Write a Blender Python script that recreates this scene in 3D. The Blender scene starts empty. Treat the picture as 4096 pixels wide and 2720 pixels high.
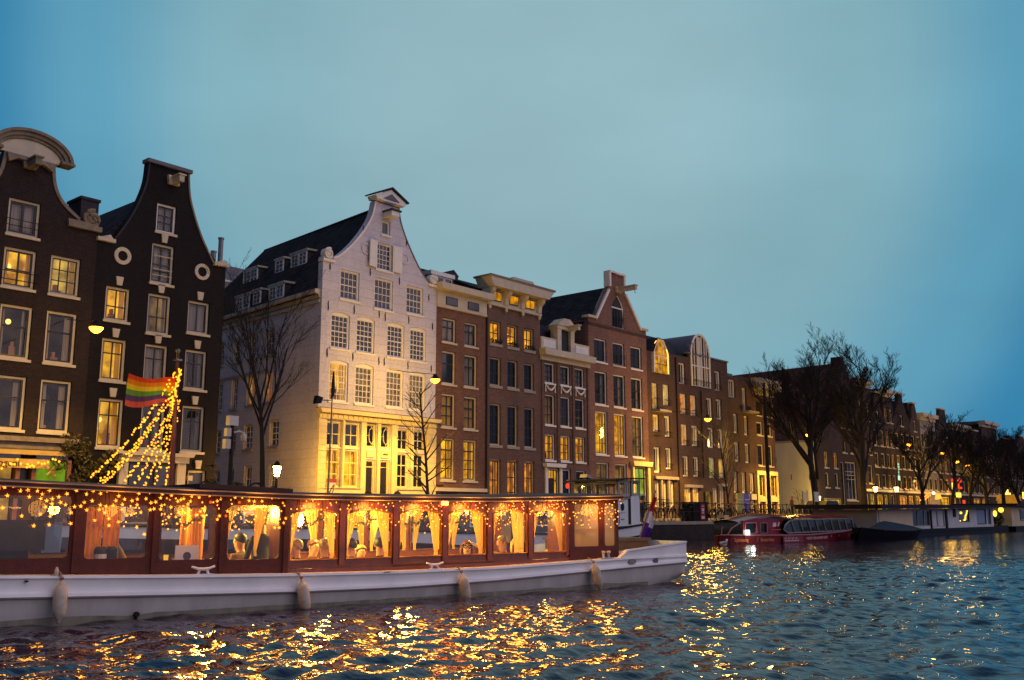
import bpy, bmesh, math, random
from mathutils import Vector, Matrix, Euler
from mathutils.geometry import delaunay_2d_cdt

# ---------------------------------------------------------------- camera, sky, light, exposure
SC = bpy.context.scene
COL = SC.collection
cam_d = bpy.data.cameras.new("camera")
cam_d.sensor_width = 36.0
cam_d.lens = 34.31
cam_d.clip_start = 0.1
cam_d.clip_end = 3000.0
cam = bpy.data.objects.new("camera", cam_d)
cam.location = (0.0, 0.0, 1.43)
cam.rotation_euler = (math.radians(100.1), 0.0, math.radians(-49.2))
COL.objects.link(cam)
SC.camera = cam

SKY_STRENGTH = 1.0
world = bpy.data.worlds.new("World")
SC.world = world
world.use_nodes = True
wn, wl = world.node_tree.nodes, world.node_tree.links
wn.clear()
w_out = wn.new("ShaderNodeOutputWorld")
w_bg = wn.new("ShaderNodeBackground")
w_bg.inputs[1].default_value = SKY_STRENGTH
w_tc = wn.new("ShaderNodeTexCoord")
w_nrm = wn.new("ShaderNodeVectorMath"); w_nrm.operation = 'NORMALIZE'
w_dot = wn.new("ShaderNodeVectorMath"); w_dot.operation = 'DOT_PRODUCT'
# afterglow of the dusk sky: brightest over the roofs to the east, deepening to blue away from it
_az, _el = math.radians(38.6), math.radians(23.0)
w_dot.inputs[1].default_value = (math.cos(_az) * math.cos(_el), math.sin(_az) * math.cos(_el), math.sin(_el))
w_ramp = wn.new("ShaderNodeValToRGB")
w_ramp.color_ramp.interpolation = 'EASE'
_stops = [(0.0, (.105, .128, .210)), (0.5, (.090, .122, .225)), (0.766, (.050, .125, .285)), (0.866, (.038, .218, .400)),
          (0.906, (.112, .335, .478)), (0.956, (.228, .430, .500)), (1.0, (.296, .476, .538))]
_cr = w_ramp.color_ramp
while len(_cr.elements) < len(_stops):
    _cr.elements.new(0.5)
for _e, (_p, _c) in zip(_cr.elements, _stops):
    _e.position = _p
    _e.color = (*_c, 1)
w_noise = wn.new("ShaderNodeTexNoise")
w_noise.inputs["Scale"].default_value = 2.6
w_noise.inputs["Detail"].default_value = 5.0
w_map = wn.new("ShaderNodeMapping")
w_map.inputs["Scale"].default_value = (1, 1, 2.6)
w_mad = wn.new("ShaderNodeMath"); w_mad.operation = 'MULTIPLY_ADD'
w_mad.inputs[1].default_value = 0.42
w_mad.inputs[2].default_value = 0.79
w_mul = wn.new("ShaderNodeVectorMath"); w_mul.operation = 'SCALE'
wl.new(w_tc.outputs["Generated"], w_nrm.inputs[0])
wl.new(w_nrm.outputs[0], w_dot.inputs[0])
wl.new(w_dot.outputs["Value"], w_ramp.inputs[0])
wl.new(w_nrm.outputs[0], w_map.inputs[0])
wl.new(w_map.outputs[0], w_noise.inputs["Vector"])
wl.new(w_noise.outputs[0], w_mad.inputs[0])
wl.new(w_ramp.outputs[0], w_mul.inputs[0])
wl.new(w_mad.outputs[0], w_mul.inputs["Scale"])
wl.new(w_mul.outputs[0], w_bg.inputs[0])
wl.new(w_bg.outputs[0], w_out.inputs[0])

# the last pink afterglow from the western half of the sky, behind the camera
sun_d = bpy.data.lights.new("afterglow", 'SUN')
sun_d.energy = 0.95
sun_d.angle = math.radians(70)
sun_d.color = (1.0, 0.76, 0.86)
sun = bpy.data.objects.new("afterglow", sun_d)
sun.rotation_euler = Vector((-0.22, 0.85, -0.50)).to_track_quat('-Z', 'Y').to_euler()
COL.objects.link(sun)

SC.view_settings.view_transform = 'Standard'
SC.view_settings.look = 'None'
SC.view_settings.exposure = 0.0
SC.view_settings.gamma = 1.0
SC.view_settings.use_curve_mapping = False
SC.render.engine = 'CYCLES'
SC.cycles.use_denoising = True
SC.cycles.max_bounces = 8
SC.cycles.diffuse_bounces = 3
SC.cycles.glossy_bounces = 4
SC.cycles.transmission_bounces = 6
SC.cycles.transparent_max_bounces = 24
SC.cycles.sample_clamp_indirect = 12.0
SC.cycles.caustics_reflective = False
SC.cycles.caustics_refractive = False

R = random.Random(7)
OFF = {}

# ---------------------------------------------------------------- materials
def new_mat(name):
    m = bpy.data.materials.new(name)
    m.use_nodes = True
    nt = m.node_tree
    nt.nodes.clear()
    out = nt.nodes.new("ShaderNodeOutputMaterial")
    return m, nt, nt.nodes, nt.links, out


def pmat(name, col, rough=0.6, var=0.15, scale=3.0, bump=0.0, bscale=20.0, metal=0.0, spec=0.4, col2=None, streak=False, coord='Position'):
    """painted / plain material: principled with two scales of tonal variation and fine relief"""
    m, nt, N, L, out = new_mat(name)
    b = N.new("ShaderNodeBsdfPrincipled")
    b.inputs["Roughness"].default_value = rough
    b.inputs["Metallic"].default_value = metal
    b.inputs["Specular IOR Level"].default_value = spec
    if coord == 'Position':
        g = N.new("ShaderNodeNewGeometry"); src = g.outputs["Position"]
    else:
        g = N.new("ShaderNodeTexCoord"); src = g.outputs["Object"]
    mp = N.new("ShaderNodeMapping")
    mp.inputs["Scale"].default_value = (1, 1, 0.25) if streak else (1, 1, 1)
    L.new(src, mp.inputs[0])
    n = N.new("ShaderNodeTexNoise")
    n.inputs["Scale"].default_value = scale
    n.inputs["Detail"].default_value = 6
    n.inputs["Roughness"].default_value = 0.65
    L.new(mp.outputs[0], n.inputs["Vector"])
    r = N.new("ShaderNodeMapRange")
    r.inputs[1].default_value = 0.3
    r.inputs[2].default_value = 0.7
    L.new(n.outputs[0], r.inputs[0])
    mx = N.new("ShaderNodeMix"); mx.data_type = 'RGBA'
    a = col2 if col2 else tuple(c * (1 - var) for c in col)
    c = col if col2 else tuple(min(1, c * (1 + var)) for c in col)
    mx.inputs[6].default_value = (*a, 1)
    mx.inputs[7].default_value = (*c, 1)
    L.new(r.outputs[0], mx.inputs[0])
    L.new(mx.outputs[2], b.inputs["Base Color"])
    if bump:
        n2 = N.new("ShaderNodeTexNoise")
        n2.inputs["Scale"].default_value = bscale
        n2.inputs["Detail"].default_value = 4
        L.new(mp.outputs[0], n2.inputs["Vector"])
        bp = N.new("ShaderNodeBump")
        bp.inputs["Strength"].default_value = bump
        bp.inputs["Distance"].default_value = 0.02
        L.new(n2.outputs[0], bp.inputs["Height"])
        L.new(bp.outputs[0], b.inputs["Normal"])
    L.new(b.outputs[0], out.inputs[0])
    return m


def brick_mat(name, c1, c2, mortar, stain=0.45, bw=0.24, rh=0.085, rough=0.85):
    m, nt, N, L, out = new_mat(name)
    b = N.new("ShaderNodeBsdfPrincipled")
    b.inputs["Roughness"].default_value = rough
    b.inputs["Specular IOR Level"].default_value = 0.25
    g = N.new("ShaderNodeNewGeometry")
    s = N.new("ShaderNodeSeparateXYZ")
    L.new(g.outputs["Position"], s.inputs[0])
    ad = N.new("ShaderNodeMath"); ad.operation = 'ADD'
    L.new(s.outputs[0], ad.inputs[0]); L.new(s.outputs[1], ad.inputs[1])
    cb = N.new("ShaderNodeCombineXYZ")
    L.new(ad.outputs[0], cb.inputs[0]); L.new(s.outputs[2], cb.inputs[1])
    t = N.new("ShaderNodeTexBrick")
    t.inputs["Color1"].default_value = (*c1, 1)
    t.inputs["Color2"].default_value = (*c2, 1)
    t.inputs["Mortar"].default_value = (*mortar, 1)
    t.inputs["Scale"].default_value = 1.0
    t.inputs["Mortar Size"].default_value = 0.010
    t.inputs["Brick Width"].default_value = bw
    t.inputs["Row Height"].default_value = rh
    L.new(cb.outputs[0], t.inputs["Vector"])
    n = N.new("ShaderNodeTexNoise")
    n.inputs["Scale"].default_value = 0.9
    n.inputs["Detail"].default_value = 8
    n.inputs["Roughness"].default_value = 0.7
    mp = N.new("ShaderNodeMapping"); mp.inputs["Scale"].default_value = (1, 1, 0.4)
    L.new(g.outputs["Position"], mp.inputs[0]); L.new(mp.outputs[0], n.inputs["Vector"])
    n3 = N.new("ShaderNodeTexNoise")
    n3.inputs["Scale"].default_value = 9.0
    n3.inputs["Detail"].default_value = 3
    L.new(g.outputs["Position"], n3.inputs["Vector"])
    av = N.new("ShaderNodeMath"); av.operation = 'ADD'
    L.new(n.outputs[0], av.inputs[0]); L.new(n3.outputs[0], av.inputs[1])
    r = N.new("ShaderNodeMapRange")
    r.inputs[1].default_value = 0.7; r.inputs[2].default_value = 1.3
    r.inputs[3].default_value = 1 - stain; r.inputs[4].default_value = 1 + stain * 0.6
    L.new(av.outputs[0], r.inputs[0])
    mu = N.new("ShaderNodeVectorMath"); mu.operation = 'SCALE'
    L.new(t.outputs[0], mu.inputs[0]); L.new(r.outputs[0], mu.inputs["Scale"])
    L.new(mu.outputs[0], b.inputs["Base Color"])
    bp = N.new("ShaderNodeBump"); bp.invert = True
    bp.inputs["Strength"].default_value = 0.5; bp.inputs["Distance"].default_value = 0.01
    L.new(t.outputs["Fac"], bp.inputs["Height"]); L.new(bp.outputs[0], b.inputs["Normal"])
    L.new(b.outputs[0], out.inputs[0])
    return m


def tile_mat(name, c1, c2, row=0.24, wid=0.26, axis=1):
    """pantile roof: rows down the slope, rolls along it"""
    m, nt, N, L, out = new_mat(name)
    b = N.new("ShaderNodeBsdfPrincipled")
    b.inputs["Roughness"].default_value = 0.9
    b.inputs["Specular IOR Level"].default_value = 0.08
    g = N.new("ShaderNodeNewGeometry")
    s = N.new("ShaderNodeSeparateXYZ"); L.new(g.outputs["Position"], s.inputs[0])
    cb = N.new("ShaderNodeCombineXYZ")
    L.new(s.outputs[axis], cb.inputs[0]); L.new(s.outputs[2], cb.inputs[1])
    t = N.new("ShaderNodeTexBrick")
    t.offset = 0.0
    t.inputs["Color1"].default_value = (*c1, 1); t.inputs["Color2"].default_value = (*c2, 1)
    t.inputs["Mortar"].default_value = (*[c * 0.3 for c in c1], 1)
    t.inputs["Scale"].default_value = 1; t.inputs["Mortar Size"].default_value = 0.02
    t.inputs["Brick Width"].default_value = wid; t.inputs["Row Height"].default_value = row
    L.new(cb.outputs[0], t.inputs["Vector"])
    n = N.new("ShaderNodeTexNoise"); n.inputs["Scale"].default_value = 1.6; n.inputs["Detail"].default_value = 7
    L.new(g.outputs["Position"], n.inputs["Vector"])
    r = N.new("ShaderNodeMapRange"); r.inputs[1].default_value = .3; r.inputs[2].default_value = .7
    r.inputs[3].default_value = .55; r.inputs[4].default_value = 1.35
    L.new(n.outputs[0], r.inputs[0])
    mu = N.new("ShaderNodeVectorMath"); mu.operation = 'SCALE'
    L.new(t.outputs[0], mu.inputs[0]); L.new(r.outputs[0], mu.inputs["Scale"])
    L.new(mu.outputs[0], b.inputs["Base Color"])
    bp = N.new("ShaderNodeBump"); bp.invert = True
    bp.inputs["Strength"].default_value = 0.9; bp.inputs["Distance"].default_value = 0.03
    L.new(t.outputs["Fac"], bp.inputs["Height"]); L.new(bp.outputs[0], b.inputs["Normal"])
    L.new(b.outputs[0], out.inputs[0])
    return m


def emit_mat(name, col, strength, noise=0.0, scale=2.0, col2=None, rand=False, sample='NONE', stretch=(1, 1, 1)):
    m, nt, N, L, out = new_mat(name)
    e = N.new("ShaderNodeEmission")
    e.inputs[0].default_value = (*col, 1)
    e.inputs[1].default_value = strength
    if noise:
        g = N.new("ShaderNodeNewGeometry")
        mp = N.new("ShaderNodeMapping"); mp.inputs["Scale"].default_value = stretch
        L.new(g.outputs["Position"], mp.inputs[0])
        n = N.new("ShaderNodeTexNoise"); n.inputs["Scale"].default_value = scale; n.inputs["Detail"].default_value = 3
        L.new(mp.outputs[0], n.inputs["Vector"])
        r = N.new("ShaderNodeMapRange"); r.inputs[1].default_value = .35; r.inputs[2].default_value = .65
        L.new(n.outputs[0], r.inputs[0])
        mx = N.new("ShaderNodeMix"); mx.data_type = 'RGBA'
        c2 = col2 or col
        mx.inputs[6].default_value = (*[c * (1 - noise) for c in c2], 1)
        mx.inputs[7].default_value = (*col, 1)
        L.new(r.outputs[0], mx.inputs[0]); L.new(mx.outputs[2], e.inputs[0])
    if rand:
        oi = N.new("ShaderNodeObjectInfo")
        r2 = N.new("ShaderNodeMapRange"); r2.inputs[3].default_value = strength * .8; r2.inputs[4].default_value = strength * 1.25
        L.new(oi.outputs["Random"], r2.inputs[0]); L.new(r2.outputs[0], e.inputs[1])
    L.new(e.outputs[0], out.inputs[0])
    m.cycles.emission_sampling = sample
    return m


def glass_mat(name, tint=(1, 1, 1), refl=0.08, rough=0.03, haze=0.0, haze_col=(.8, .8, .75)):
    m, nt, N, L, out = new_mat(name)
    tr = N.new("ShaderNodeBsdfTransparent"); tr.inputs[0].default_value = (*tint, 1)
    gl = N.new("ShaderNodeBsdfGlossy"); gl.inputs["Roughness"].default_value = rough
    fr = N.new("ShaderNodeFresnel"); fr.inputs[0].default_value = 1.5
    n = N.new("ShaderNodeTexNoise"); n.inputs["Scale"].default_value = 0.8
    bp = N.new("ShaderNodeBump"); bp.inputs["Strength"].default_value = 0.08; bp.inputs["Distance"].default_value = .05
    g = N.new("ShaderNodeNewGeometry"); L.new(g.outputs["Position"], n.inputs["Vector"])
    L.new(n.outputs[0], bp.inputs["Height"]); L.new(bp.outputs[0], gl.inputs["Normal"])
    mx = N.new("ShaderNodeMixShader")
    bf = N.new("ShaderNodeMath"); bf.operation = 'SUBTRACT'; bf.inputs[0].default_value = 1.0
    L.new(g.outputs["Backfacing"], bf.inputs[1])
    fm = N.new("ShaderNodeMath"); fm.operation = 'MULTIPLY'
    L.new(fr.outputs[0], fm.inputs[0]); L.new(bf.outputs[0], fm.inputs[1])
    L.new(fm.outputs[0], mx.inputs[0]); L.new(tr.outputs[0], mx.inputs[1]); L.new(gl.outputs[0], mx.inputs[2])
    last = mx
    if haze:
        d = N.new("ShaderNodeBsdfTranslucent"); d.inputs[0].default_value = (*haze_col, 1)
        d2 = N.new("ShaderNodeBsdfDiffuse"); d2.inputs[0].default_value = (*haze_col, 1)
        ad = N.new("ShaderNodeMixShader"); ad.inputs[0].default_value = 0.5
        L.new(d.outputs[0], ad.inputs[1]); L.new(d2.outputs[0], ad.inputs[2])
        m2 = N.new("ShaderNodeMixShader"); m2.inputs[0].default_value = haze
        L.new(mx.outputs[0], m2.inputs[1]); L.new(ad.outputs[0], m2.inputs[2])
        last = m2
    L.new(last.outputs[0], out.inputs[0])
    return m


def cloth_mat(name, col, trans=0.6, fold=0.25, fscale=30.0):
    m, nt, N, L, out = new_mat(name)
    d = N.new("ShaderNodeBsdfDiffuse"); t = N.new("ShaderNodeBsdfTranslucent")
    n = N.new("ShaderNodeTexNoise"); n.inputs["Scale"].default_value = fscale
    g = N.new("ShaderNodeNewGeometry"); mp = N.new("ShaderNodeMapping"); mp.inputs["Scale"].default_value = (1, 1, .06)
    L.new(g.outputs["Position"], mp.inputs[0]); L.new(mp.outputs[0], n.inputs["Vector"])
    r = N.new("ShaderNodeMapRange"); r.inputs[1].default_value = .3; r.inputs[2].default_value = .7
    r.inputs[3].default_value = 1 - fold; r.inputs[4].default_value = 1 + fold * .4
    L.new(n.outputs[0], r.inputs[0])
    mu = N.new("ShaderNodeVectorMath"); mu.operation = 'SCALE'; mu.inputs[0].default_value = col
    L.new(r.outputs[0], mu.inputs["Scale"])
    L.new(mu.outputs[0], d.inputs[0]); L.new(mu.outputs[0], t.inputs[0])
    mx = N.new("ShaderNodeMixShader"); mx.inputs[0].default_value = trans
    L.new(d.outputs[0], mx.inputs[1]); L.new(t.outputs[0], mx.inputs[2]); L.new(mx.outputs[0], out.inputs[0])
    return m


M = {}
M['cream'] = pmat('cream_paint', (.62, .56, .40), .55, .12, 2.5, .1, 40, col2=(.50, .44, .30))
M['white'] = pmat('white_paint', (.80, .77, .68), .5, .08, 3.0, .05, 40)
M['stone'] = pmat('sandstone', (.30, .255, .18), .8, .3, 4.0, .5, 25, col2=(.15, .125, .09))
M['dark_sash'] = pmat('dark_green_paint', (.012, .014, .014), .4, .2)
M['white_sash'] = pmat('white_sash_paint', (.74, .72, .64), .5, .06)
M['brick_black'] = brick_mat('black_brick', (.013, .010, .010), (.009, .0075, .008), (.012, .011, .012), .5)
M['brick_brown'] = brick_mat('brown_brick', (.036, .021, .017), (.024, .016, .014), (.030, .026, .023), .45)
M['brick_red'] = brick_mat('red_brown_brick', (.240, .110, .066), (.165, .080, .052), (.140, .105, .085), .4)
M['brick_plum'] = brick_mat('plum_brick', (.200, .112, .078), (.145, .084, .062), (.135, .100, .085), .35)
M['brick_rose'] = brick_mat('rose_brick', (.290, .142, .098), (.205, .102, .074), (.170, .125, .100), .35)
M['brick_umber'] = brick_mat('umber_brick', (.120, .066, .044), (.082, .048, .036), (.085, .065, .050), .4)
M['brick_far'] = brick_mat('far_brick', (.070, .042, .034), (.048, .032, .028), (.055, .045, .040), .4)
M['white_brick'] = brick_mat('whitewashed_brick', (.64, .62, .65), (.60, .58, .61), (.46, .44, .46), .20, 2.6, .44, .75)
M['plaster'] = pmat('limewashed_plaster', (.62, .56, .44), .85, .12, 1.2, .2, 20, streak=True)
M['tile_dark'] = tile_mat('dark_pantile', (.040, .037, .038), (.026, .026, .029))
M['tile_dark_x'] = tile_mat('dark_pantile_front', (.040, .037, .038), (.026, .026, .029), axis=0)
M['tile_red'] = tile_mat('brown_pantile', (.150, .070, .050), (.105, .055, .042))
M['slate'] = pmat('slate_lead', (.045, .045, .050), .8, .25, 3, spec=.12)
M['lead'] = pmat('lead_flashing', (.15, .155, .17), .75, .2, 4, spec=.2)
M['glass_dark'] = pmat('dark_window_glass', (.012, .013, .016), .06, .5, 1.3, 0.0, spec=.6)
M['glass_grey'] = pmat('blinded_window_glass', (.032, .030, .027), .10, .45, 2.2, 0.0, spec=.6, streak=True)
M['glass'] = glass_mat('window_glass')
M['curtain_grey'] = cloth_mat('net_curtain', (.34, .31, .25), .2, .4, 9)
M['curtain_cream'] = cloth_mat('cream_curtain', (.80, .58, .20), .55, .3, 14)
M['lit_yellow'] = emit_mat('lit_room_yellow', (1.0, .50, .018), 1.22, .75, 1.9, (1.0, .36, .010), True, stretch=(1, 1, .8))
M['lit_amber'] = emit_mat('lit_room_amber', (1.0, .41, .010), 1.05, .75, 2.0, (.9, .30, .02), True)
M['lit_orange'] = emit_mat('lit_room_orange', (1.0, .33, .02), 1.05, .75, 2.2, (.8, .22, .03), True)
M['lit_pale'] = emit_mat('lit_room_pale', (1.0, .62, .09), .9, .6, 1.4, (.6, .35, .06), True)
M['lit_dim'] = emit_mat('dim_room', (.42, .23, .055), .5, .8, 1.5, (.3, .15, .03), True)
M['lit_green'] = emit_mat('lit_room_green', (.50, .62, .06), .75, .7, 1.5, (.3, .4, .03))
M['bulb'] = emit_mat('fairy_bulb', (1.0, .27, .022), 5.0)
M['bulb_blur_star'] = emit_mat('blur_star_bulb', (1.0, .27, .020), 4.2)
M['bulb_mast'] = emit_mat('mast_bulb', (1.0, .32, .015), 3.2)
M['sodium'] = emit_mat('sodium_lamp', (1.0, .27, .015), 14.0)
M['lantern_glass'] = emit_mat('lantern_glass', (1.0, .46, .05), 480.0, sample='FRONT_BACK')
M['lantern_far'] = emit_mat('far_lantern_glass', (1.0, .60, .16), 14.0, sample='FRONT_BACK')
M['lamp_white'] = emit_mat('white_flood', (.80, 1.0, .85), 5.0)
M['red_glow'] = emit_mat('red_neon', (1.0, .06, .02), 1.3)
M['yellow_glow'] = emit_mat('yellow_neon', (1.0, .62, .05), 2.6)
M['green_sign'] = emit_mat('hotel_sign_glow', (.55, .95, .62), 1.1)
M['violet_glow'] = emit_mat('violet_light', (.45, .35, 1.0), 2.2)
M['iron'] = pmat('black_iron', (.012, .012, .014), .45, .3, spec=.12)
M['black'] = pmat('black_rubber', (.010, .010, .012), .6, .3)
M['grey_metal'] = pmat('grey_metal', (.22, .22, .22), .4, .15, metal=.3)
M['galv'] = pmat('galvanised_pole', (.20, .20, .19), .45, .2, metal=.4)
M['wood_dark'] = pmat('varnished_mahogany', (.175, .042, .018), .25, .35, 5, .05, 60, spec=.5, col2=(.085, .022, .012), coord='Object')
M['wood_brown'] = pmat('brown_hatch_wood', (.20, .095, .030), .45, .3, 6, .1, 50, col2=(.12, .055, .02))
M['canvas'] = pmat('maroon_canvas', (.066, .010, .011), .65, .3, 7, .3, 30, col2=(.034, .006, .008))
M['roof_boat'] = pmat('dark_boat_roof', (.075, .032, .022), .6, .25, 4, spec=.2)
M['hull'] = pmat('pale_hull_paint', (.88, .91, .90), .28, .06, 2.0, .02, 10, spec=.5, col2=(.74, .77, .78))
M['hull_low'] = pmat('lower_hull_paint', (.58, .59, .57), .35, .12, 2.6, .03, 12, spec=.45, col2=(.40, .40, .36), streak=True)
M['deck_cream'] = pmat('cream_deck', (.66, .60, .50), .5, .08, 4)
M['fender'] = pmat('scuffed_fender', (.62, .58, .46), .5, .3, 9, .15, 40, col2=(.34, .31, .24))
M['rope'] = pmat('old_rope', (.22, .17, .11), .9, .3, 30)
M['barge_white'] = pmat('barge_white', (.70, .76, .78), .4, .1, 2, .05, 20, col2=(.58, .63, .64), streak=True)
M['barge_dark'] = pmat('barge_tar', (.012, .014, .016), .5, .3, spec=.12)
M['barge_green'] = pmat('barge_green', (.030, .045, .035), .5, .2)
M['wheelhouse'] = pmat('weathered_wheelhouse', (.30, .30, .25), .55, .2, 5, .1, 30)
M['red_boat'] = pmat('red_boat_paint', (.26, .014, .018), .25, .2, 2.5, .02, 10, spec=.5, col2=(.18, .010, .014))
M['red_boat_dark'] = pmat('dark_red_hull', (.16, .012, .015), .35, .25, 2.5)
M['boat_glass'] = pmat('tour_boat_glass', (.035, .045, .048), .08, .3, 2, spec=.6)
M['mullion'] = pmat('grey_green_mullion', (.24, .28, .27), .5, .1)
M['houseboat'] = pmat('houseboat_cladding', (.50, .55, .60), .6, .12, 1.4, .05, 15, col2=(.40, .43, .45))
M['houseboat_warm'] = pmat('houseboat_cream', (.46, .41, .28), .7, .12, 1.4)
M['tar'] = pmat('black_tar', (.008, .009, .012), .5, .3, spec=.12)
M['tarp'] = pmat('dark_tarpaulin', (.018, .020, .022), .55, .4, 3, .3, 8, spec=.12)
M['bark'] = pmat('dark_bark', (.014, .012, .012), .9, .35, 8, .4, 30)
M['bark_warm'] = pmat('bark', (.040, .030, .024), .9, .35, 8, .4, 30)
M['leaf'] = pmat('dark_evergreen', (.020, .032, .016), .7, .5, 6)
M['leaf_warm'] = pmat('withered_vine', (.13, .105, .03), .7, .4, 6, col2=(.06, .06, .02))
M['quay'] = brick_mat('quay_brick', (.050, .042, .036), (.036, .032, .030), (.030, .028, .026), .5, .3, .11)
M['kerb'] = pmat('quay_coping', (.30, .27, .20), .8, .25, 3, .3, 20)
M['paving'] = brick_mat('street_clinker', (.085, .062, .052), (.065, .050, .044), (.045, .040, .036), .4, .21, .10)
M['skin'] = pmat('skin', (.48, .25, .16), .5, .1, 8)
M['hair_dark'] = pmat('dark_hair', (.022, .014, .010), .5, .3, 30)
M['hair_red'] = pmat('auburn_hair', (.16, .05, .02), .45, .3, 30)
M['hair_blond'] = pmat('blond_hair', (.52, .32, .11), .45, .3, 30)
M['hair_grey'] = pmat('grey_hair', (.26, .20, .14), .5, .3, 30)
M['coat_dark'] = pmat('dark_coat', (.016, .017, .020), .8, .3, 12)
M['coat_grey'] = pmat('grey_coat', (.13, .12, .11), .8, .3, 12)
M['shirt_warm'] = pmat('warm_shirt', (.15, .065, .03), .8, .3, 12)
M['shirt_pale'] = pmat('pale_shirt', (.50, .45, .36), .8, .2, 12)
M['jeans'] = pmat('dark_trousers', (.020, .022, .032), .8, .3, 12)
M['plastic_white'] = pmat('white_plastic', (.55, .53, .48), .4, .05)
M['logo_dark'] = pmat('dark_logo', (.03, .025, .03), .4, .2)
M['red_cloth'] = cloth_mat('red_bunting', (.42, .02, .03), .3, .3, 20)
M['white_cloth'] = cloth_mat('white_bunting', (.62, .60, .70), .3, .2, 20)
M['blue_cloth'] = cloth_mat('blue_bunting', (.085, .030, .26), .3, .3, 20)
for _n, _c in (('red', (.75, .09, .03)), ('orange', (.85, .28, .02)), ('yellow', (.85, .62, .03)), ('green', (.14, .33, .05)), ('blue', (.11, .06, .16)), ('violet', (.55, .10, .09))):
    M['rainbow_' + _n] = cloth_mat(_n + '_stripe', _c, .35, .2, 12)
M['sign_red'] = pmat('red_sign', (.30, .03, .035), .5, .15)
M['sign_pale'] = pmat('pale_sign', (.52, .48, .40), .5, .1)
M['poster_yellow'] = pmat('yellow_poster', (.40, .38, .08), .5, .2)
M['poster_violet'] = pmat('violet_poster', (.16, .12, .42), .5, .2)
M['poster_green'] = emit_mat('green_shop_panel', (.22, .42, .02), .75, .5, 3, (.35, .42, .02))
M['letter_brown'] = pmat('brown_letters', (.10, .045, .012), .6, .2)
M['letter_orange'] = pmat('orange_letters', (.80, .20, .05), .5, .1)
M['letter_pale'] = pmat('pale_letters', (.60, .52, .56), .5, .1)
M['shop_yellow'] = pmat('ochre_fascia', (.62, .43, .10), .6, .15, 3)
M['shop_wood'] = pmat('shop_timber', (.24, .11, .045), .5, .25, 5)
M['front_cream'] = pmat('shopfront_cream', (.75, .62, .26), .5, .10, 3)
M['door_dark'] = pmat('dark_door', (.022, .014, .012), .3, .3)
M['ledge'] = pmat('concrete_ledge', (.34, .30, .24), .8, .2, 5)
M['vinyl'] = glass_mat('clear_vinyl', (.95, .9, .8), haze=.42, haze_col=(.55, .42, .25))
M['wood_light'] = pmat('amber_varnish', (.26, .085, .028), .25, .3, 6, .05, 60, spec=.5, coord='Object')
M['roof_edge'] = pmat('roof_edge_trim', (.30, .24, .20), .35, .15)
M['boat_curtain'] = cloth_mat('yellow_boat_curtain', (.86, .58, .13), .5, .25, 22)
M['curtain_rust'] = cloth_mat('rust_boat_curtain', (.55, .20, .04), .5, .3, 16)
M['saloon_lamp'] = emit_mat('saloon_lamp_glow', (1.0, .66, .18), 90.0)
M['marker'] = emit_mat('orange_marker', (1.0, .16, .01), 60.0)
M['marker_red'] = emit_mat('red_marker', (1.0, .12, .01), 1.2)
M['lamp_cup'] = emit_mat('tea_light', (1.0, .48, .05), .9)
M['rail_rose'] = pmat('rose_rail', (.36, .13, .13), .4, .15)
M['red_gloss'] = pmat('red_gloss_roof', (.20, .012, .016), .16, .2, 2, spec=.6)
M['emblem'] = pmat('faded_emblem', (.20, .08, .07), .5, .3)
M['hb_glass'] = pmat('houseboat_glass', (.12, .12, .11), .12, .2, 3, spec=.6)
M['hb_blue'] = pmat('houseboat_blue_blind', (.20, .27, .38), .3, .15, 2)
M['plaster_dim'] = pmat('grey_plaster', (.22, .20, .17), .85, .15, 1.2, streak=True)
M['stain'] = pmat('algae_stain', (.20, .20, .15), .6, .4, 5, streak=True)
M['room_dark'] = emit_mat('faint_glow_room', (.030, .020, .012), .8, .8, 1.6, rand=True)  # faint emission stands in for dim light in rooms with no lamp on

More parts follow.
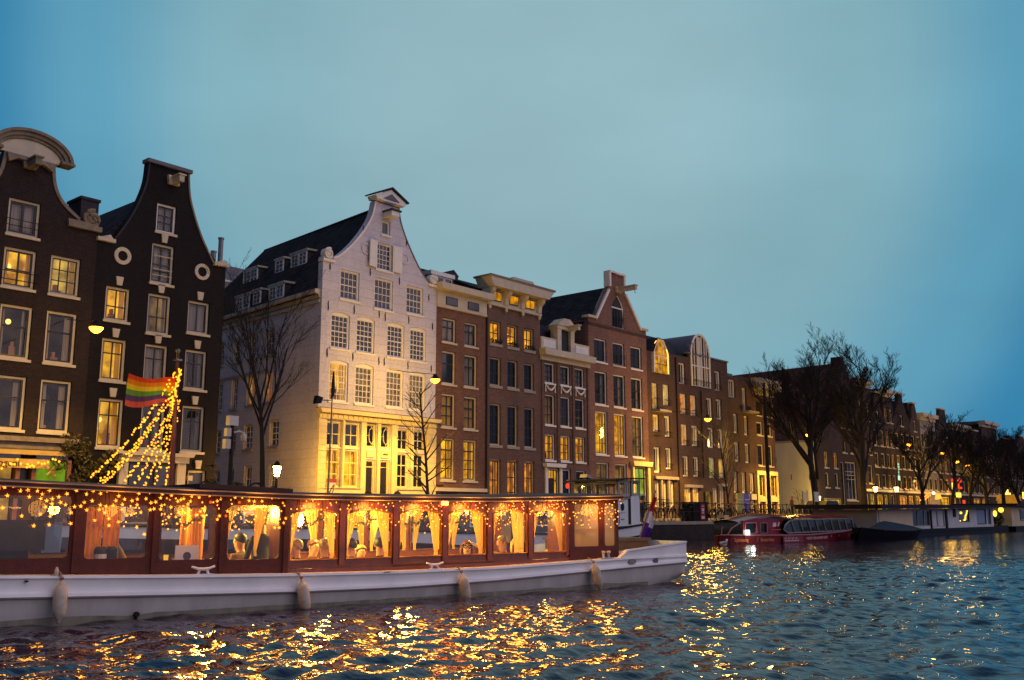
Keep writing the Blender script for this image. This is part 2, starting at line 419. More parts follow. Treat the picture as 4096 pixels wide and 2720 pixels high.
# ---------------------------------------------------------------- mesh helpers
class MB:
    def __init__(s):
        s.v = []; s.f = []

    def add(s, vs, fs):
        n = len(s.v)
        s.v.extend(tuple(v) for v in vs)
        s.f.extend(tuple(i + n for i in f) for f in fs)
        return s

    def box(s, x0, x1, y0, y1, z0, z1):
        return s.add([(x0, y0, z0), (x1, y0, z0), (x1, y1, z0), (x0, y1, z0), (x0, y0, z1), (x1, y0, z1), (x1, y1, z1), (x0, y1, z1)],
                     [(3, 2, 1, 0), (4, 5, 6, 7), (0, 1, 5, 4), (1, 2, 6, 5), (2, 3, 7, 6), (3, 0, 4, 7)])

    def tube(s, pts, rad, n=6, cap=True, closed=False):
        pts = [Vector(p) for p in pts]
        if not isinstance(rad, (list, tuple)):
            rad = [rad] * len(pts)
        base = len(s.v); m = len(pts)
        for i, p in enumerate(pts):
            if closed:
                d = pts[(i + 1) % m] - pts[i - 1]
            else:
                d = pts[min(i + 1, m - 1)] - pts[max(i - 1, 0)]
            if d.length < 1e-9:
                d = Vector((0, 0, 1))
            d.normalize()
            u = d.cross(Vector((0, 0, 1)) if abs(d.z) < .9 else Vector((1, 0, 0))).normalized()
            w = d.cross(u)
            for k in range(n):
                a = 2 * math.pi * k / n
                s.v.append(tuple(p + (u * math.cos(a) + w * math.sin(a)) * rad[i]))
        for i in range(m if closed else m - 1):
            j = (i + 1) % m
            for k in range(n):
                k2 = (k + 1) % n
                s.f.append((base + i * n + k, base + i * n + k2, base + j * n + k2, base + j * n + k))
        if cap and not closed:
            s.f.append(tuple(base + k for k in range(n))[::-1])
            s.f.append(tuple(base + (m - 1) * n + k for k in range(n)))
        return s

    def ex(s, poly, y0, y1):
        """polygon in x,z extruded along y"""
        n = len(poly)
        vs = [(x, y0, z) for x, z in poly] + [(x, y1, z) for x, z in poly]
        fs = [tuple(range(n)), tuple(range(2 * n - 1, n - 1, -1))] + [(i, i + n, (i + 1) % n + n, (i + 1) % n) for i in range(n)]
        return s.add(vs, fs)

    def exz(s, poly, z0, z1):
        n = len(poly)
        vs = [(x, y, z0) for x, y in poly] + [(x, y, z1) for x, y in poly]
        fs = [tuple(range(n))[::-1], tuple(range(n, 2 * n))] + [(i, (i + 1) % n, (i + 1) % n + n, i + n) for i in range(n)]
        return s.add(vs, fs)

    def exx(s, poly, x0, x1):
        """polygon in y,z extruded along x"""
        n = len(poly)
        vs = [(x0, y, z) for y, z in poly] + [(x1, y, z) for y, z in poly]
        fs = [tuple(range(n)), tuple(range(2 * n - 1, n - 1, -1))] + [(i, i + n, (i + 1) % n + n, (i + 1) % n) for i in range(n)]
        return s.add(vs, fs)

    def lathe(s, prof, n=12, c=(0, 0, 0)):
        base = len(s.v)
        for r, z in prof:
            for k in range(n):
                a = 2 * math.pi * k / n
                s.v.append((c[0] + r * math.cos(a), c[1] + r * math.sin(a), c[2] + z))
        for i in range(len(prof) - 1):
            for k in range(n):
                k2 = (k + 1) % n
                s.f.append((base + i * n + k, base + i * n + k2, base + (i + 1) * n + k2, base + (i + 1) * n + k))
        s.f.append(tuple(base + k for k in range(n))[::-1])
        s.f.append(tuple(base + (len(prof) - 1) * n + k for k in range(n)))
        return s

    def ball(s, c, r, n=8, m=5, sq=(1, 1, 1)):
        pr = [(max(.02 * r, r * math.sin(math.pi * i / m)), -r * math.cos(math.pi * i / m)) for i in range(m + 1)]
        base = len(s.v)
        s.lathe(pr, n)
        for i in range(base, len(s.v)):
            x, y, z = s.v[i]
            s.v[i] = (x * sq[0] + c[0], y * sq[1] + c[1], z * sq[2] + c[2])
        return s

    def strip(s, a, b, thick=0.0):
        """surface between two polylines of equal length"""
        n = len(a)
        return s.add(list(a) + list(b), [(i, i + 1, n + i + 1, n + i) for i in range(n - 1)])

    def mesh(s, name, off=(0, 0, 0)):
        me = bpy.data.meshes.new(name)
        ox, oy, oz = off
        me.from_pydata([(x - ox, y - oy, z - oz) for x, y, z in s.v], [], s.f)
        me.update()
        return me

    def build(s, name, mat, parent=None, loc=None, smooth=False, kind=None):
        """link as ONE object; parts keep the frame of their thing"""
        off = OFF.get(parent.name, Vector()) if parent else Vector(loc or (0, 0, 0))
        o = bpy.data.objects.new(name, s.mesh(name, off))
        COL.objects.link(o)
        if mat:
            o.data.materials.append(mat)
        if smooth:
            o.data.polygons.foreach_set("use_smooth", [True] * len(o.data.polygons))
        if parent:
            o.parent = parent
            OFF[o.name] = off
        else:
            o.location = off
            OFF[o.name] = off
        if kind:
            o['kind'] = kind
        return o


def tag(o, label=None, cat=None, group=None, kind=None):
    for k, v in (('label', label), ('category', cat), ('group', group), ('kind', kind)):
        if v:
            o[k] = v
    return o


def thing(name, label, cat, loc=(0, 0, 0), rz=0.0, group=None, frame=True):
    """an Empty at the thing's base. frame=True: parts are written in world coordinates; False: in the thing's own"""
    o = bpy.data.objects.new(name, None)
    o.empty_display_size = .2
    o.location = loc
    o.rotation_euler = (0, 0, rz)
    COL.objects.link(o)
    OFF[o.name] = Vector(loc) if frame else Vector()
    return tag(o, label, cat, group)


def inst(name, mesh, parent, loc=(0, 0, 0), rot=(0, 0, 0), scale=None):
    o = bpy.data.objects.new(name, mesh)
    COL.objects.link(o)
    o.parent = parent
    o.location = loc
    o.rotation_euler = rot
    if scale:
        o.scale = scale
    return o


def copy_tree(o, parent=None):
    c = o.copy()
    COL.objects.link(c)
    c.parent = parent
    for ch in list(o.children):
        copy_tree(ch, c)
    return c


MESH = {}


def cached(key, fn, mat, smooth=False):
    if key not in MESH:
        me = fn().mesh(key[0] if isinstance(key, tuple) else key)
        if mat:
            me.materials.append(mat)
        if smooth:
            me.polygons.foreach_set("use_smooth", [True] * len(me.polygons))
        MESH[key] = me
    return MESH[key]


def lettering(name, body, size, extr, parent, loc, mat, scale=(1, 1, 1), align='LEFT'):
    """raised letters facing -y, as a mesh part"""
    fc = bpy.data.curves.new('letters', 'FONT')
    fc.body, fc.size, fc.extrude, fc.align_x, fc.resolution_u = body, size, extr, align, 3
    tmp = bpy.data.objects.new('letters', fc)
    me = bpy.data.meshes.new_from_object(tmp)
    bpy.data.objects.remove(tmp)
    bpy.data.curves.remove(fc)
    me.name = name
    me.materials.clear()
    me.materials.append(M[mat])
    return inst(name, me, parent, Vector(loc) - OFF[parent.name], (math.pi / 2, 0, 0), scale)


# ---------------------------------------------------------------- windows
def style(**k):
    d = dict(fr='cream', fw=.085, fd=.12, sash='dark_sash', sw=.045, cols=2, rows=(.66,), rail=None, kind='dark', room='lit_yellow',
             sill='cream', sh=.10, arch=0.0, curt='curtain_cream', glass=None, recess=.10, merge=False, side=True)
    d.update(k)
    return d


def window(parent, cx, zb, w, h, st, y=36.0, rot=0.0, pos=None):
    """window > sash, pane, sill, room, curtain; local x along the wall, -y outwards, origin at the bottom centre"""
    w = round(w, 2); h = round(h, 2)
    fw, fd, sw = st['fw'], st['fd'], st['sw']
    ar = st['arch']

    def frame():
        b = MB()
        b.box(-w / 2, -w / 2 + fw, 0, fd, 0, h)
        b.box(w / 2 - fw, w / 2, 0, fd, 0, h)
        b.box(-w / 2 + fw, w / 2 - fw, 0, fd, 0, fw)
        if ar:
            n = 8
            top = [(-w / 2 + w * i / n, h + ar * (1 - (2 * i / n - 1) ** 2)) for i in range(n + 1)]
            b.ex([(-w / 2 + fw, h - fw), (w / 2 - fw, h - fw), (w / 2, h - .001)] + top[::-1][1:-1] + [(-w / 2, h - .001)], .003, fd - .003)
        else:
            b.box(-w / 2 + fw, w / 2 - fw, 0, fd, h - fw, h)
        return b

    key = ('window', w, h, st['fr'], fw, fd, ar)
    o = inst('window', cached(key, frame, M[st['fr']]), parent)
    if pos is None:
        pos = (cx, y + st['recess'], zb)
    o.location = Vector(pos) - OFF.get(parent.name, Vector())
    o.rotation_euler = (0, 0, rot)
    iw, ih = w - 2 * fw, h - 2 * fw
    cols = st['cols']
    xs = [i / cols for i in range(1, cols)] if isinstance(cols, int) else list(cols)
    rows = list(st['rows'])
    rail = st['rail']

    def sash():
        b = MB()
        y0, y1 = fd * .35, fd * .75
        x0, z0 = -iw / 2, fw
        t = sw * .9
        b.box(x0, x0 + t, y0, y1, z0, z0 + ih)
        b.box(x0 + iw - t, x0 + iw, y0, y1, z0, z0 + ih)
        b.box(x0 + t, x0 + iw - t, y0, y1, z0, z0 + t)
        b.box(x0 + t, x0 + iw - t, y0, y1, z0 + ih - t, z0 + ih)
        for fx in xs:
            b.box(x0 + iw * fx - sw / 2, x0 + iw * fx + sw / 2, y0 + .004, y1 - .004, z0 + t, z0 + ih - t)
        for fz in rows:
            k = sw * (1.6 if rail is not None and abs(fz - rail) < 1e-3 else 1.0)
            b.box(x0 + t, x0 + iw - t, y0 + .008, y1 - .008, z0 + ih * fz - k / 2, z0 + ih * fz + k / 2)
        return b

    key = ('sash', w, h, fw, sw, tuple(xs), tuple(rows), rail, st['sash'])
    inst('sash', cached(key, sash, M[st['sash']]), o)
    kind = st['kind']
    gm = st['glass'] or ('glass_dark' if kind == 'dark' else 'glass_grey' if kind == 'grey' else 'glass')
    ex = [0] + xs + [1]; ez = [0] + rows + [1]
    yp = fd * .55
    if st['merge']:
        key = ('pane', iw, ih, 'whole', gm)
        inst('pane', cached(key, lambda: MB().box(-iw / 2, iw / 2, yp, yp + .006, fw, fw + ih), M[gm]), o)
    else:
        for i in range(len(ex) - 1):
            for j in range(len(ez) - 1):
                pw = round(iw * (ex[i + 1] - ex[i]), 3); ph = round(ih * (ez[j + 1] - ez[j]), 3)
                key = ('pane', pw, ph, gm, yp)
                me = cached(key, lambda: MB().box(-pw / 2, pw / 2, 0, .006, 0, ph), M[gm])
                inst('pane', me, o, (-iw / 2 + iw * ex[i] + pw / 2, yp, fw + ih * ez[j]),
                     (R.uniform(-.012, .012), 0, R.uniform(-.015, .015)))
    if st['sill']:
        key = ('sill', w, st['sh'], st['sill'])
        sh = st['sh']
        inst('sill', cached(key, lambda: MB().box(-w / 2 - .06, w / 2 + .06, -st['recess'] - .07, .02, -sh, -.002), M[st['sill']]), o)
    if kind == 'lit':
        dp = .9
        key = ('room', w, h, st['room'], dp)

        def room():
            b = MB()
            x0, x1, z0, z1 = -w / 2 - .15, w / 2 + .15, .02, h + .05
            ya, yb = fd + .05, fd + dp
            b.add([(x0, yb, z0), (x1, yb, z0), (x1, yb, z1), (x0, yb, z1), (x0, ya, z0), (x1, ya, z0), (x1, ya, z1), (x0, ya, z1)],
                  [(0, 1, 2, 3), (0, 3, 7, 4), (1, 5, 6, 2), (3, 2, 6, 7), (0, 4, 5, 1)])
            return b
        inst('room', cached(key, room, M[st['room']]), o)
        if st['side']:
            for sgn in (-1, 1):
                cw = round(iw * R.choice((.16, .2, .26)), 3)
                key = ('curtain', cw, ih, st['curt'])

                def curt():
                    n = 12
                    a = [(-cw / 2 + cw * i / n, .03 * math.sin(i * 2.1), fw) for i in range(n + 1)]
                    c = [(-cw / 2 + cw * i / n, .03 * math.sin(i * 2.1), fw + ih) for i in range(n + 1)]
                    return MB().strip(a, c)
                inst('curtain', cached(key, curt, M[st['curt']], True), o, (sgn * (iw / 2 - cw / 2), fd + .10, 0))
        if not st['merge'] and R.random() < .75:
            bw, bh = iw * R.uniform(.2, .5), ih * R.uniform(.12, .34)
            b = MB().box(-bw / 2, bw / 2, 0, .22, 0, bh)
            b.box(-bw * .3, bw * .15, .02, .2, bh, bh + R.uniform(.08, .3))
            inst('furniture', b.mesh('furniture'), o, (R.uniform(-.25, .25) * iw, fd + R.uniform(.25, .5), .03)).data.materials.append(
                R.choice((M['shop_wood'], M['letter_brown'], M['wood_brown'])))
        if not st['merge'] and R.random() < .5:
            key = ('room_lamp',)
            inst('room_lamp', cached(key, lambda: MB().ball((0, 0, 0), .10, 8, 6), M['lamp_warm']), o, (R.uniform(-.2, .2) * iw, fd + .5, h * R.uniform(.3, .8)))
    elif kind == 'curt':
        key = ('curtain', iw, ih, st['curt'], 'full')

        def curt():
            n = 26
            a = [(-iw / 2 + iw * i / n, .02 * math.sin(i * 1.7), fw) for i in range(n + 1)]
            c = [(-iw / 2 + iw * i / n, .02 * math.sin(i * 1.7), fw + ih) for i in range(n + 1)]
            return MB().strip(a, c)
        inst('curtain', cached(key, curt, M[st['curt']], True), o, (0, fd + .06, 0))
    return o


M['lamp_warm'] = emit_mat('room_lamp_glow', (1.0, .58, .12), 2.2)


def ring_window(parent, cx, cz, r_out, r_in, fr, glass, y=36.0, cross=True):
    n = 24
    b = MB()
    vs = []
    for rr, yy in ((r_out, -.05), (r_in, -.05), (r_in, .1), (r_out, .1)):
        vs += [(cx + rr * math.cos(2 * math.pi * k / n), y + yy, cz + rr * math.sin(2 * math.pi * k / n)) for k in range(n)]
    fs = []
    for q in range(4):
        q2 = (q + 1) % 4
        fs += [(q * n + k, q * n + (k + 1) % n, q2 * n + (k + 1) % n, q2 * n + k) for k in range(n)]
    b.add(vs, fs)
    o = b.build('round_window', M[fr], parent)
    MB().ex([(cx + (r_in + .01) * math.cos(2 * math.pi * k / n), cz + (r_in + .01) * math.sin(2 * math.pi * k / n)) for k in range(n)], y + .05, y + .06).build('pane', M[glass], o)
    if cross:
        MB().box(cx - .02, cx + .02, y + .02, y + .045, cz - r_in, cz + r_in).box(cx - r_in, cx + r_in, y + .022, y + .043, cz - .02, cz + .02).build('glazing_bar', M['dark_sash'], o)
    return o


# ---------------------------------------------------------------- walls with openings
def pierced(poly, holes, y, depth, mb=None):
    """facade sheet at y with openings; reveals run back by depth"""
    mb = mb or MB()
    vs, ed = [], []
    loops = [poly] + holes
    for lp in loops:
        b = len(vs)
        vs += [Vector(p) for p in lp]
        ed += [(b + i, b + (i + 1) % len(lp)) for i in range(len(lp))]
    ov, oe, of, *_ = delaunay_2d_cdt(vs, ed, [], 1, 1e-5)

    def inside(p, lp):
        c = False
        for i in range(len(lp)):
            a, b = lp[i], lp[i - 1]
            if (a[1] > p[1]) != (b[1] > p[1]) and p[0] < (b[0] - a[0]) * (p[1] - a[1]) / (b[1] - a[1]) + a[0]:
                c = not c
        return c
    base = len(mb.v)
    mb.v += [(v.x, y, v.y) for v in ov]
    for f in of:
        c = (sum(ov[i].x for i in f) / len(f), sum(ov[i].y for i in f) / len(f))
        if any(inside(c, h) for h in holes) or not inside(c, poly):
            continue
        a, b2, c2 = [ov[i] for i in f[:3]]
        cr = (b2.x - a.x) * (c2.y - a.y) - (b2.y - a.y) * (c2.x - a.x)
        mb.f.append(tuple(base + i for i in (f if cr > 0 else f[::-1])))
    for lp in holes:
        n = len(lp)
        b = len(mb.v)
        mb.v += [(x, y, z) for x, z in lp] + [(x, y + depth, z) for x, z in lp]
        mb.f += [(b + i, b + (i + 1) % n, b + n + (i + 1) % n, b + n + i) for i in range(n)]
    n = len(poly)
    b = len(mb.v)
    mb.v += [(x, y, z) for x, z in poly] + [(x, y + .34, z) for x, z in poly]
    mb.f += [(b + i, b + n + i, b + n + (i + 1) % n, b + (i + 1) % n) for i in range(n)]
    return mb


def rect(x0, x1, z0, z1):
    return [(x0, z0), (x1, z0), (x1, z1), (x0, z1)]


def archtop(x0, x1, z0, z1, ar):
    n = 8
    w = x1 - x0
    return [(x0, z0), (x1, z0)] + [(x1 - w * i / n, z1 + ar * (1 - (2 * i / n - 1) ** 2)) for i in range(n + 1)]


class House:
    """collects openings, then builds the pierced facade and its windows"""

    def __init__(s, name, label, x0, x1, mat, outline, y=36.0, base=1.0, group=None, cat='house'):
        s.t = thing(name, label, cat, ((x0 + x1) / 2, y, base), group=group)
        s.x0, s.x1, s.mat, s.outline, s.y, s.base = x0, x1, mat, outline, y, base
        s.holes, s.wins = [], []

    def win(s, x0, x1, z0, z1, st):
        m = .008
        a = st['arch']
        s.holes.append(archtop(x0 - m, x1 + m, z0 - m, z1 + m, a) if a else rect(x0 - m, x1 + m, z0 - m, z1 + m))
        s.wins.append((x0, x1, z0, z1, st))

    def grid(s, cols, z0, z1, sts):
        for k, (a, b) in enumerate(cols):
            s.win(a, b, z0, z1, sts[k] if isinstance(sts, (list, tuple)) else sts)

    def finish(s, depth=10.0, eave=None, side=True):
        mb = pierced(s.outline, s.holes, s.y, .16)
        if eave:
            a, b, c, d, e, f = s.x0 + .003, s.x1 - .003, s.y + .3, s.y + depth, s.base - .2, eave
            mb.add([(a, c, e), (b, c, e), (b, d, e), (a, d, e), (a, c, f), (b, c, f), (b, d, f), (a, d, f)],
                   [(3, 0, 4, 7), (1, 2, 6, 5), (2, 3, 7, 6), (4, 5, 6, 7)])
        s.wall = mb.build('wall', M[s.mat], s.t)
        for x0, x1, z0, z1, st in s.wins:
            window(s.t, (x0 + x1) / 2, z0, x1 - x0, z1 - z0, st, s.y)
        # dark interior sheet behind unlit openings is the pane itself; block the view through clear panes
        return s.t

    def box(s, name, mat, *a, parent=None):
        return MB().box(*a).build(name, M[mat], parent or s.t)

    def gable_roof(s, z_e, z_r, depth=10.0, y0=None, mat='tile_dark', over=.05, xr=None, x0=None, x1=None):
        y0 = y0 if y0 is not None else s.y + .3
        xa, xb = (x0 if x0 is not None else s.x0 - over), (x1 if x1 is not None else s.x1 + over)
        xr = xr if xr is not None else (xa + xb) / 2
        return MB().ex([(xa, z_e), (xb, z_e), (xr, z_r)], y0, s.y + depth).build('roof', M[mat], s.t)


# ---------------------------------------------------------------- bare winter trees
def limb(mb_list, p, d, length, r, lvl, rnd, P):
    seg = 4 if lvl < 3 else 2
    pts, rad = [p.copy()], [r]
    q = p.copy(); dd = d.copy()
    tip = r * (.45 if lvl < P['levels'] else .35)
    for i in range(seg):
        dd = (dd + Vector((rnd.gauss(0, 1), rnd.gauss(0, 1), rnd.gauss(0, .6))) * P['wig'] + Vector((0, 0, P['up'] * (1 if lvl else .2)))).normalized()
        q = q + dd * (length / seg)
        pts.append(q.copy()); rad.append(r + (tip - r) * (i + 1) / seg)
    k = 0 if lvl <= P['trunk_lvl'] else 1 if lvl < P['levels'] - 1 else 2
    mb_list[k].tube(pts, rad, (8, 5, 3)[k], cap=False)
    if lvl >= P['levels']:
        return
    n = P['n'][lvl]
    for i in range(n):
        f = P['from'][lvl] + (1 - P['from'][lvl]) * ((i + rnd.random()) / n)
        x = f * seg
        j = min(int(x), seg - 1)
        bp = pts[j].lerp(pts[j + 1], x - j)
        br = rad[j] + (rad[j + 1] - rad[j]) * (x - j)
        tang = (pts[j + 1] - pts[j]).normalized()
        side = tang.cross(Vector((rnd.gauss(0, 1), rnd.gauss(0, 1), rnd.gauss(0, 1)))).normalized()
        if side.z < -.3:
            side.z *= .3
        a = math.radians(P['ang'][lvl] * rnd.uniform(.7, 1.25))
        nd = (tang * math.cos(a) + side * math.sin(a)).normalized()
        limb(mb_list, bp, nd, length * P['len'][lvl] * rnd.uniform(.75, 1.15) * (1.1 - .35 * f), max(br * P['rr'], P['rmin']), lvl + 1, rnd, P)


def tree(name, label, base, height, seed, r0, lean=(0, 0), group=None, mat='bark', cat='tree', extra=None, **k):
    rnd = random.Random(seed)
    P = dict(levels=5, trunk_lvl=1, wig=.10, up=.10, n=(7, 5, 5, 4, 4), ang=(38, 36, 36, 38, 40), len=(.75, .62, .55, .5, .5), rr=.62, rmin=.008,
             **{'from': (.55, .35, .3, .25, .2)}, trunk=.42)
    P.update(k)
    t = thing(name, label, cat, base, group=group)
    L = [MB(), MB(), MB()]
    b = Vector(base)
    d = Vector((lean[0], lean[1], 1)).normalized()
    limb(L, b - d * .1, d, height * P['trunk'], r0, 0, rnd, P)
    if extra:
        for (z, dx, dz, ln, rr) in extra:
            limb(L, b + d * z, Vector((dx, rnd.uniform(-.2, .2), dz)).normalized(), ln, rr, 1, rnd, P)
    for nm, mb in zip(('trunk', 'branches', 'twigs'), L):
        if mb.v:
            mb.build(nm, M[mat], t, smooth=True, kind='stuff' if nm == 'twigs' else None)
    return t


def leaves(mb, c, rad, n, rnd, s=.08):
    """loose small leaf faces spread through a volume"""
    for _ in range(n):
        while True:
            p = Vector((rnd.uniform(-1, 1), rnd.uniform(-1, 1), rnd.uniform(-1, 1)))
            if p.length < 1:
                break
        p = Vector((c[0] + p.x * rad[0], c[1] + p.y * rad[1], c[2] + p.z * rad[2]))
        u = Vector((rnd.gauss(0, 1), rnd.gauss(0, 1), rnd.gauss(0, 1))).normalized() * s * rnd.uniform(.6, 1.4)
        v = u.cross(Vector((rnd.gauss(0, 1), rnd.gauss(0, 1), rnd.gauss(0, 1)))).normalized() * s * .5
        mb.add([p - u, p + v, p + u, p - v], [(0, 1, 2, 3)])
    return mb


def bush(name, label, base, rad, n, seed, mat='leaf', cat='plant', group=None, tub=None, s=.07):
    rnd = random.Random(seed)
    t = thing(name, label, cat, base, group=group)
    h = 0.0
    if tub:
        h = tub[1]
        MB().lathe([(tub[0] * .75, 0), (tub[0], h), (tub[0] * .9, h), (tub[0] * .85, h - .05)], 14, base).build('tub', M['tarp'], t)
    st = MB()
    for k in range(7):
        a = rnd.uniform(0, 6.28)
        st.tube([(base[0], base[1], base[2] + h * .8), (base[0] + math.cos(a) * rad[0] * .4, base[1] + math.sin(a) * rad[1] * .4, base[2] + h + rad[2] * rnd.uniform(.8, 1.5))], [.015, .005], 4)
    st.build('stem', M['bark'], t)
    f = MB()
    for k in range(6):
        c = (base[0] + rnd.uniform(-.5, .5) * rad[0], base[1] + rnd.uniform(-.5, .5) * rad[1], base[2] + h + rad[2] * rnd.uniform(.6, 1.4))
        leaves(f, c, (rad[0] * .6, rad[1] * .6, rad[2] * .55), n // 6, rnd, s)
    f.build('foliage', M[mat], t)
    return t


# ---------------------------------------------------------------- people
def skin_mesh(verts, edges, root=0, sub=1):
    """grow one continuous body over a skeleton: verts = [(x, y, z, r)]"""
    me = bpy.data.meshes.new('body')
    me.from_pydata([v[:3] for v in verts], edges, [])
    o = bpy.data.objects.new('body_build', me)
    COL.objects.link(o)
    sk = o.modifiers.new('s', 'SKIN')
    sk.use_smooth_shade = True
    for i, d in enumerate(me.skin_vertices[0].data):
        r = verts[i][3]
        d.radius = r if isinstance(r, tuple) else (r, r)
        d.use_root = i == root
    ss = o.modifiers.new('u', 'SUBSURF'); ss.levels = sub; ss.render_levels = sub
    dg = bpy.context.evaluated_depsgraph_get()
    dg.update()
    out = bpy.data.meshes.new_from_object(o.evaluated_get(dg))
    bpy.data.objects.remove(o)
    bpy.data.meshes.remove(me)
    out.name = 'body'
    return out


def person(label, loc, rz, pose='seated', coat='coat_dark', legs='jeans', hair='hair_dark', long=False, glasses=False, hat=None, arms='rest',
           lean=0.0, turn=0.0, hood=False, group=None, bald=False):
    """faces local +y. origin at the feet (standing) or under the seat (seated)"""
    V, E = [], []

    def v(x, y, z, r):
        V.append((x, y, z, r)); return len(V) - 1

    def e(a, b):
        E.append((a, b)); return b
    hz = .93 if pose == 'standing' else .50
    ly = lean
    pel = v(0, 0, hz, (.15, .11))
    wa = e(pel, v(0, ly * .3, hz + .17, (.135, .10)))
    ch = e(wa, v(0, ly * .7, hz + .36, (.165, .115)))
    up = e(ch, v(0, ly, hz + .48, (.10, .08)))
    nk = e(up, v(0, ly + .015, hz + .535, .066))
    h1 = e(nk, v(0, ly + .035, hz + .605, (.080, .092)))
    h2 = e(h1, v(0, ly + .045, hz + .695, (.098, .118)))
    h3 = e(h2, v(0, ly + .03, hz + .785, (.084, .102)))
    e(h2, v(0, ly + .158, hz + .672, .015))
    hands = []
    for sx in (-1, 1):
        sh = e(ch, v(sx * .17, ly * .85, hz + .45, .058))
        if arms == 'point' and sx == 1:
            P = [(.22, ly + .22, hz + .50, .042), (.20, ly + .45, hz + .62, .034), (.20, ly + .53, hz + .66, .030)]
        elif arms == 'table':
            P = [(.24, ly + .08, hz + .20, .046), (.14, ly + .33, hz + .16, .034), (.12, ly + .41, hz + .16, .030)]
        elif arms == 'pocket':
            P = [(.27, -.03, hz + .20, .050), (.20, .10, hz + .02, .040), (.17, .15, hz - .01, .034)]
        else:
            P = [(.25, .02, hz + .18, .046), (.24, .16, hz - .02, .034), (.23, .23, hz - .07, .030)]
        el = e(sh, v(sx * P[0][0], P[0][1], P[0][2], P[0][3]))
        wr = e(el, v(sx * P[1][0], P[1][1], P[1][2], P[1][3]))
        pm = e(wr, v(sx * P[2][0], P[2][1], P[2][2], (.036, .018)))
        d = (Vector(P[2][:3]) - Vector(P[1][:3])).normalized()
        d.x *= sx
        pc = Vector(V[pm][:3])
        side = d.cross(Vector((0, 0, 1))).normalized()
        nrm = side.cross(d)
        for k, (off, ln) in enumerate(((-.028, .075), (-.009, .085), (.010, .080), (.027, .062))):
            curl = 0.0 if (arms == 'point' and sx == 1 and k == 0) else .55
            a = pc + side * off + d * .035
            m1 = a + (d - nrm * curl * .5).normalized() * ln * .5
            m2 = m1 + (d - nrm * curl * 1.6).normalized() * ln * .5
            i1 = e(pm, v(*a, .0095)); i2 = e(i1, v(*m1, .0085)); e(i2, v(*m2, .007))
        th = pc + side * (-.03 * sx) - d * .01
        i1 = e(pm, v(*th, .011)); e(i1, v(*(th + (side * (-.5 * sx) + d).normalized() * .05), .009))
        hands.append(pc)
        hp = e(pel, v(sx * .09, 0, hz - .04, .085))
        if pose == 'standing':
            kn = e(hp, v(sx * .10, .02, .50, .058)); an = e(kn, v(sx * .10, -.01, .09, .040)); e(an, v(sx * .11, .13, .045, (.042, .03)))
        else:
            kn = e(hp, v(sx * .11, .42, hz - .02, .058)); an = e(kn, v(sx * .11, .44, .09, .040)); e(an, v(sx * .12, .57, .045, (.042, .03)))
    me = skin_mesh(V, E)
    for n in (coat, legs, 'skin'):
        me.materials.append(M[n])
    zs = hz + .525
    for p in me.polygons:
        c = p.center
        near = min((Vector(c) - h).length for h in hands)
        if c.z > zs or near < .085:
            p.material_index = 2
        elif c.z < hz + .02:
            p.material_index = 1
        else:
            p.material_index = 0
    t = thing('person', label, 'person', loc, rz, group, frame=False)
    b = bpy.data.objects.new('body', me)
    COL.objects.link(b); b.parent = t
    OFF[b.name] = Vector()
    hc = Vector((0, ly + .038, hz + .715))
    fy = hc.y + .108
    MB().ball((-.034, fy - .016, hz + .708), .013, 6, 4).ball((.034, fy - .016, hz + .708), .013, 6, 4).build('eyes', M['coat_dark'], b)
    MB().ex([(-.030, hz + .622), (0, hz + .614), (.030, hz + .622), (0, hz + .630)], fy - .030, fy - .006).build('mouth', M['shirt_warm'], b)
    MB().ball((-.094, hc.y, hz + .69), .024, 6, 4, (.4, 1, 1.3)).ball((.094, hc.y, hz + .69), .024, 6, 4, (.4, 1, 1.3)).build('ears', M['skin'], b)
    if glasses:
        g = MB()
        for sx in (-1, 1):
            g.tube([(sx * .038 + .033 * math.cos(a * .785), fy + .004, hz + .706 + .026 * math.sin(a * .785)) for a in range(8)], .0085, 5, closed=True)
            g.tube([(sx * .072, fy, hz + .71), (sx * .10, hc.y, hz + .71)], .006, 4)
        g.tube([(-.008, fy + .006, hz + .712), (.008, fy + .006, hz + .712)], .007, 4)
        g.build('glasses', M['black'], b)
    # hair as a cap over the crown and back of the head
    hb = MB()
    n, m = 14, 9
    base = len(hb.v)
    for i in range(m + 1):
        for k in range(n):
            a = 2 * math.pi * k / n
            back = .5 - .5 * math.sin(a)
            th_max = math.radians(58 + 62 * back)
            if bald:
                th_max = math.radians(62 + 50 * back)
            th = th_max * i / m
            x, y, z = math.sin(th) * math.cos(a), math.sin(th) * math.sin(a), math.cos(th)
            hb.v.append((hc.x + x * .108, hc.y + y * .128 - .008, hc.z + z * .118))
    for i in range(m):
        for k in range(n):
            k2 = (k + 1) % n
            hb.f.append((base + i * n + k, base + i * n + k2, base + (i + 1) * n + k2, base + (i + 1) * n + k))
    if long:
        for k in range(26):
            a = math.pi * (1.0 + k / 25.0)
            x0, y0 = math.cos(a) * .104, math.sin(a) * .112
            hb.tube([(hc.x + x0, hc.y + y0 - .01, hc.z + .02), (hc.x + x0 * 1.12, hc.y + y0 - .015, hc.z - .10), (hc.x + x0 * 1.15, hc.y + y0 * .9, hc.z - .24)], [.022, .026, .010], 5)
    if not (hat or hood):
        hb.build('hair', M[hair], b, smooth=True)
    if hat:
        MB().lathe([(.112, -.02), (.120, .02), (.115, .07), (.085, .118), (.02, .138)], 16, (hc.x, hc.y - .01, hc.z + .01)).build('beanie', M[hat], b, smooth=True)
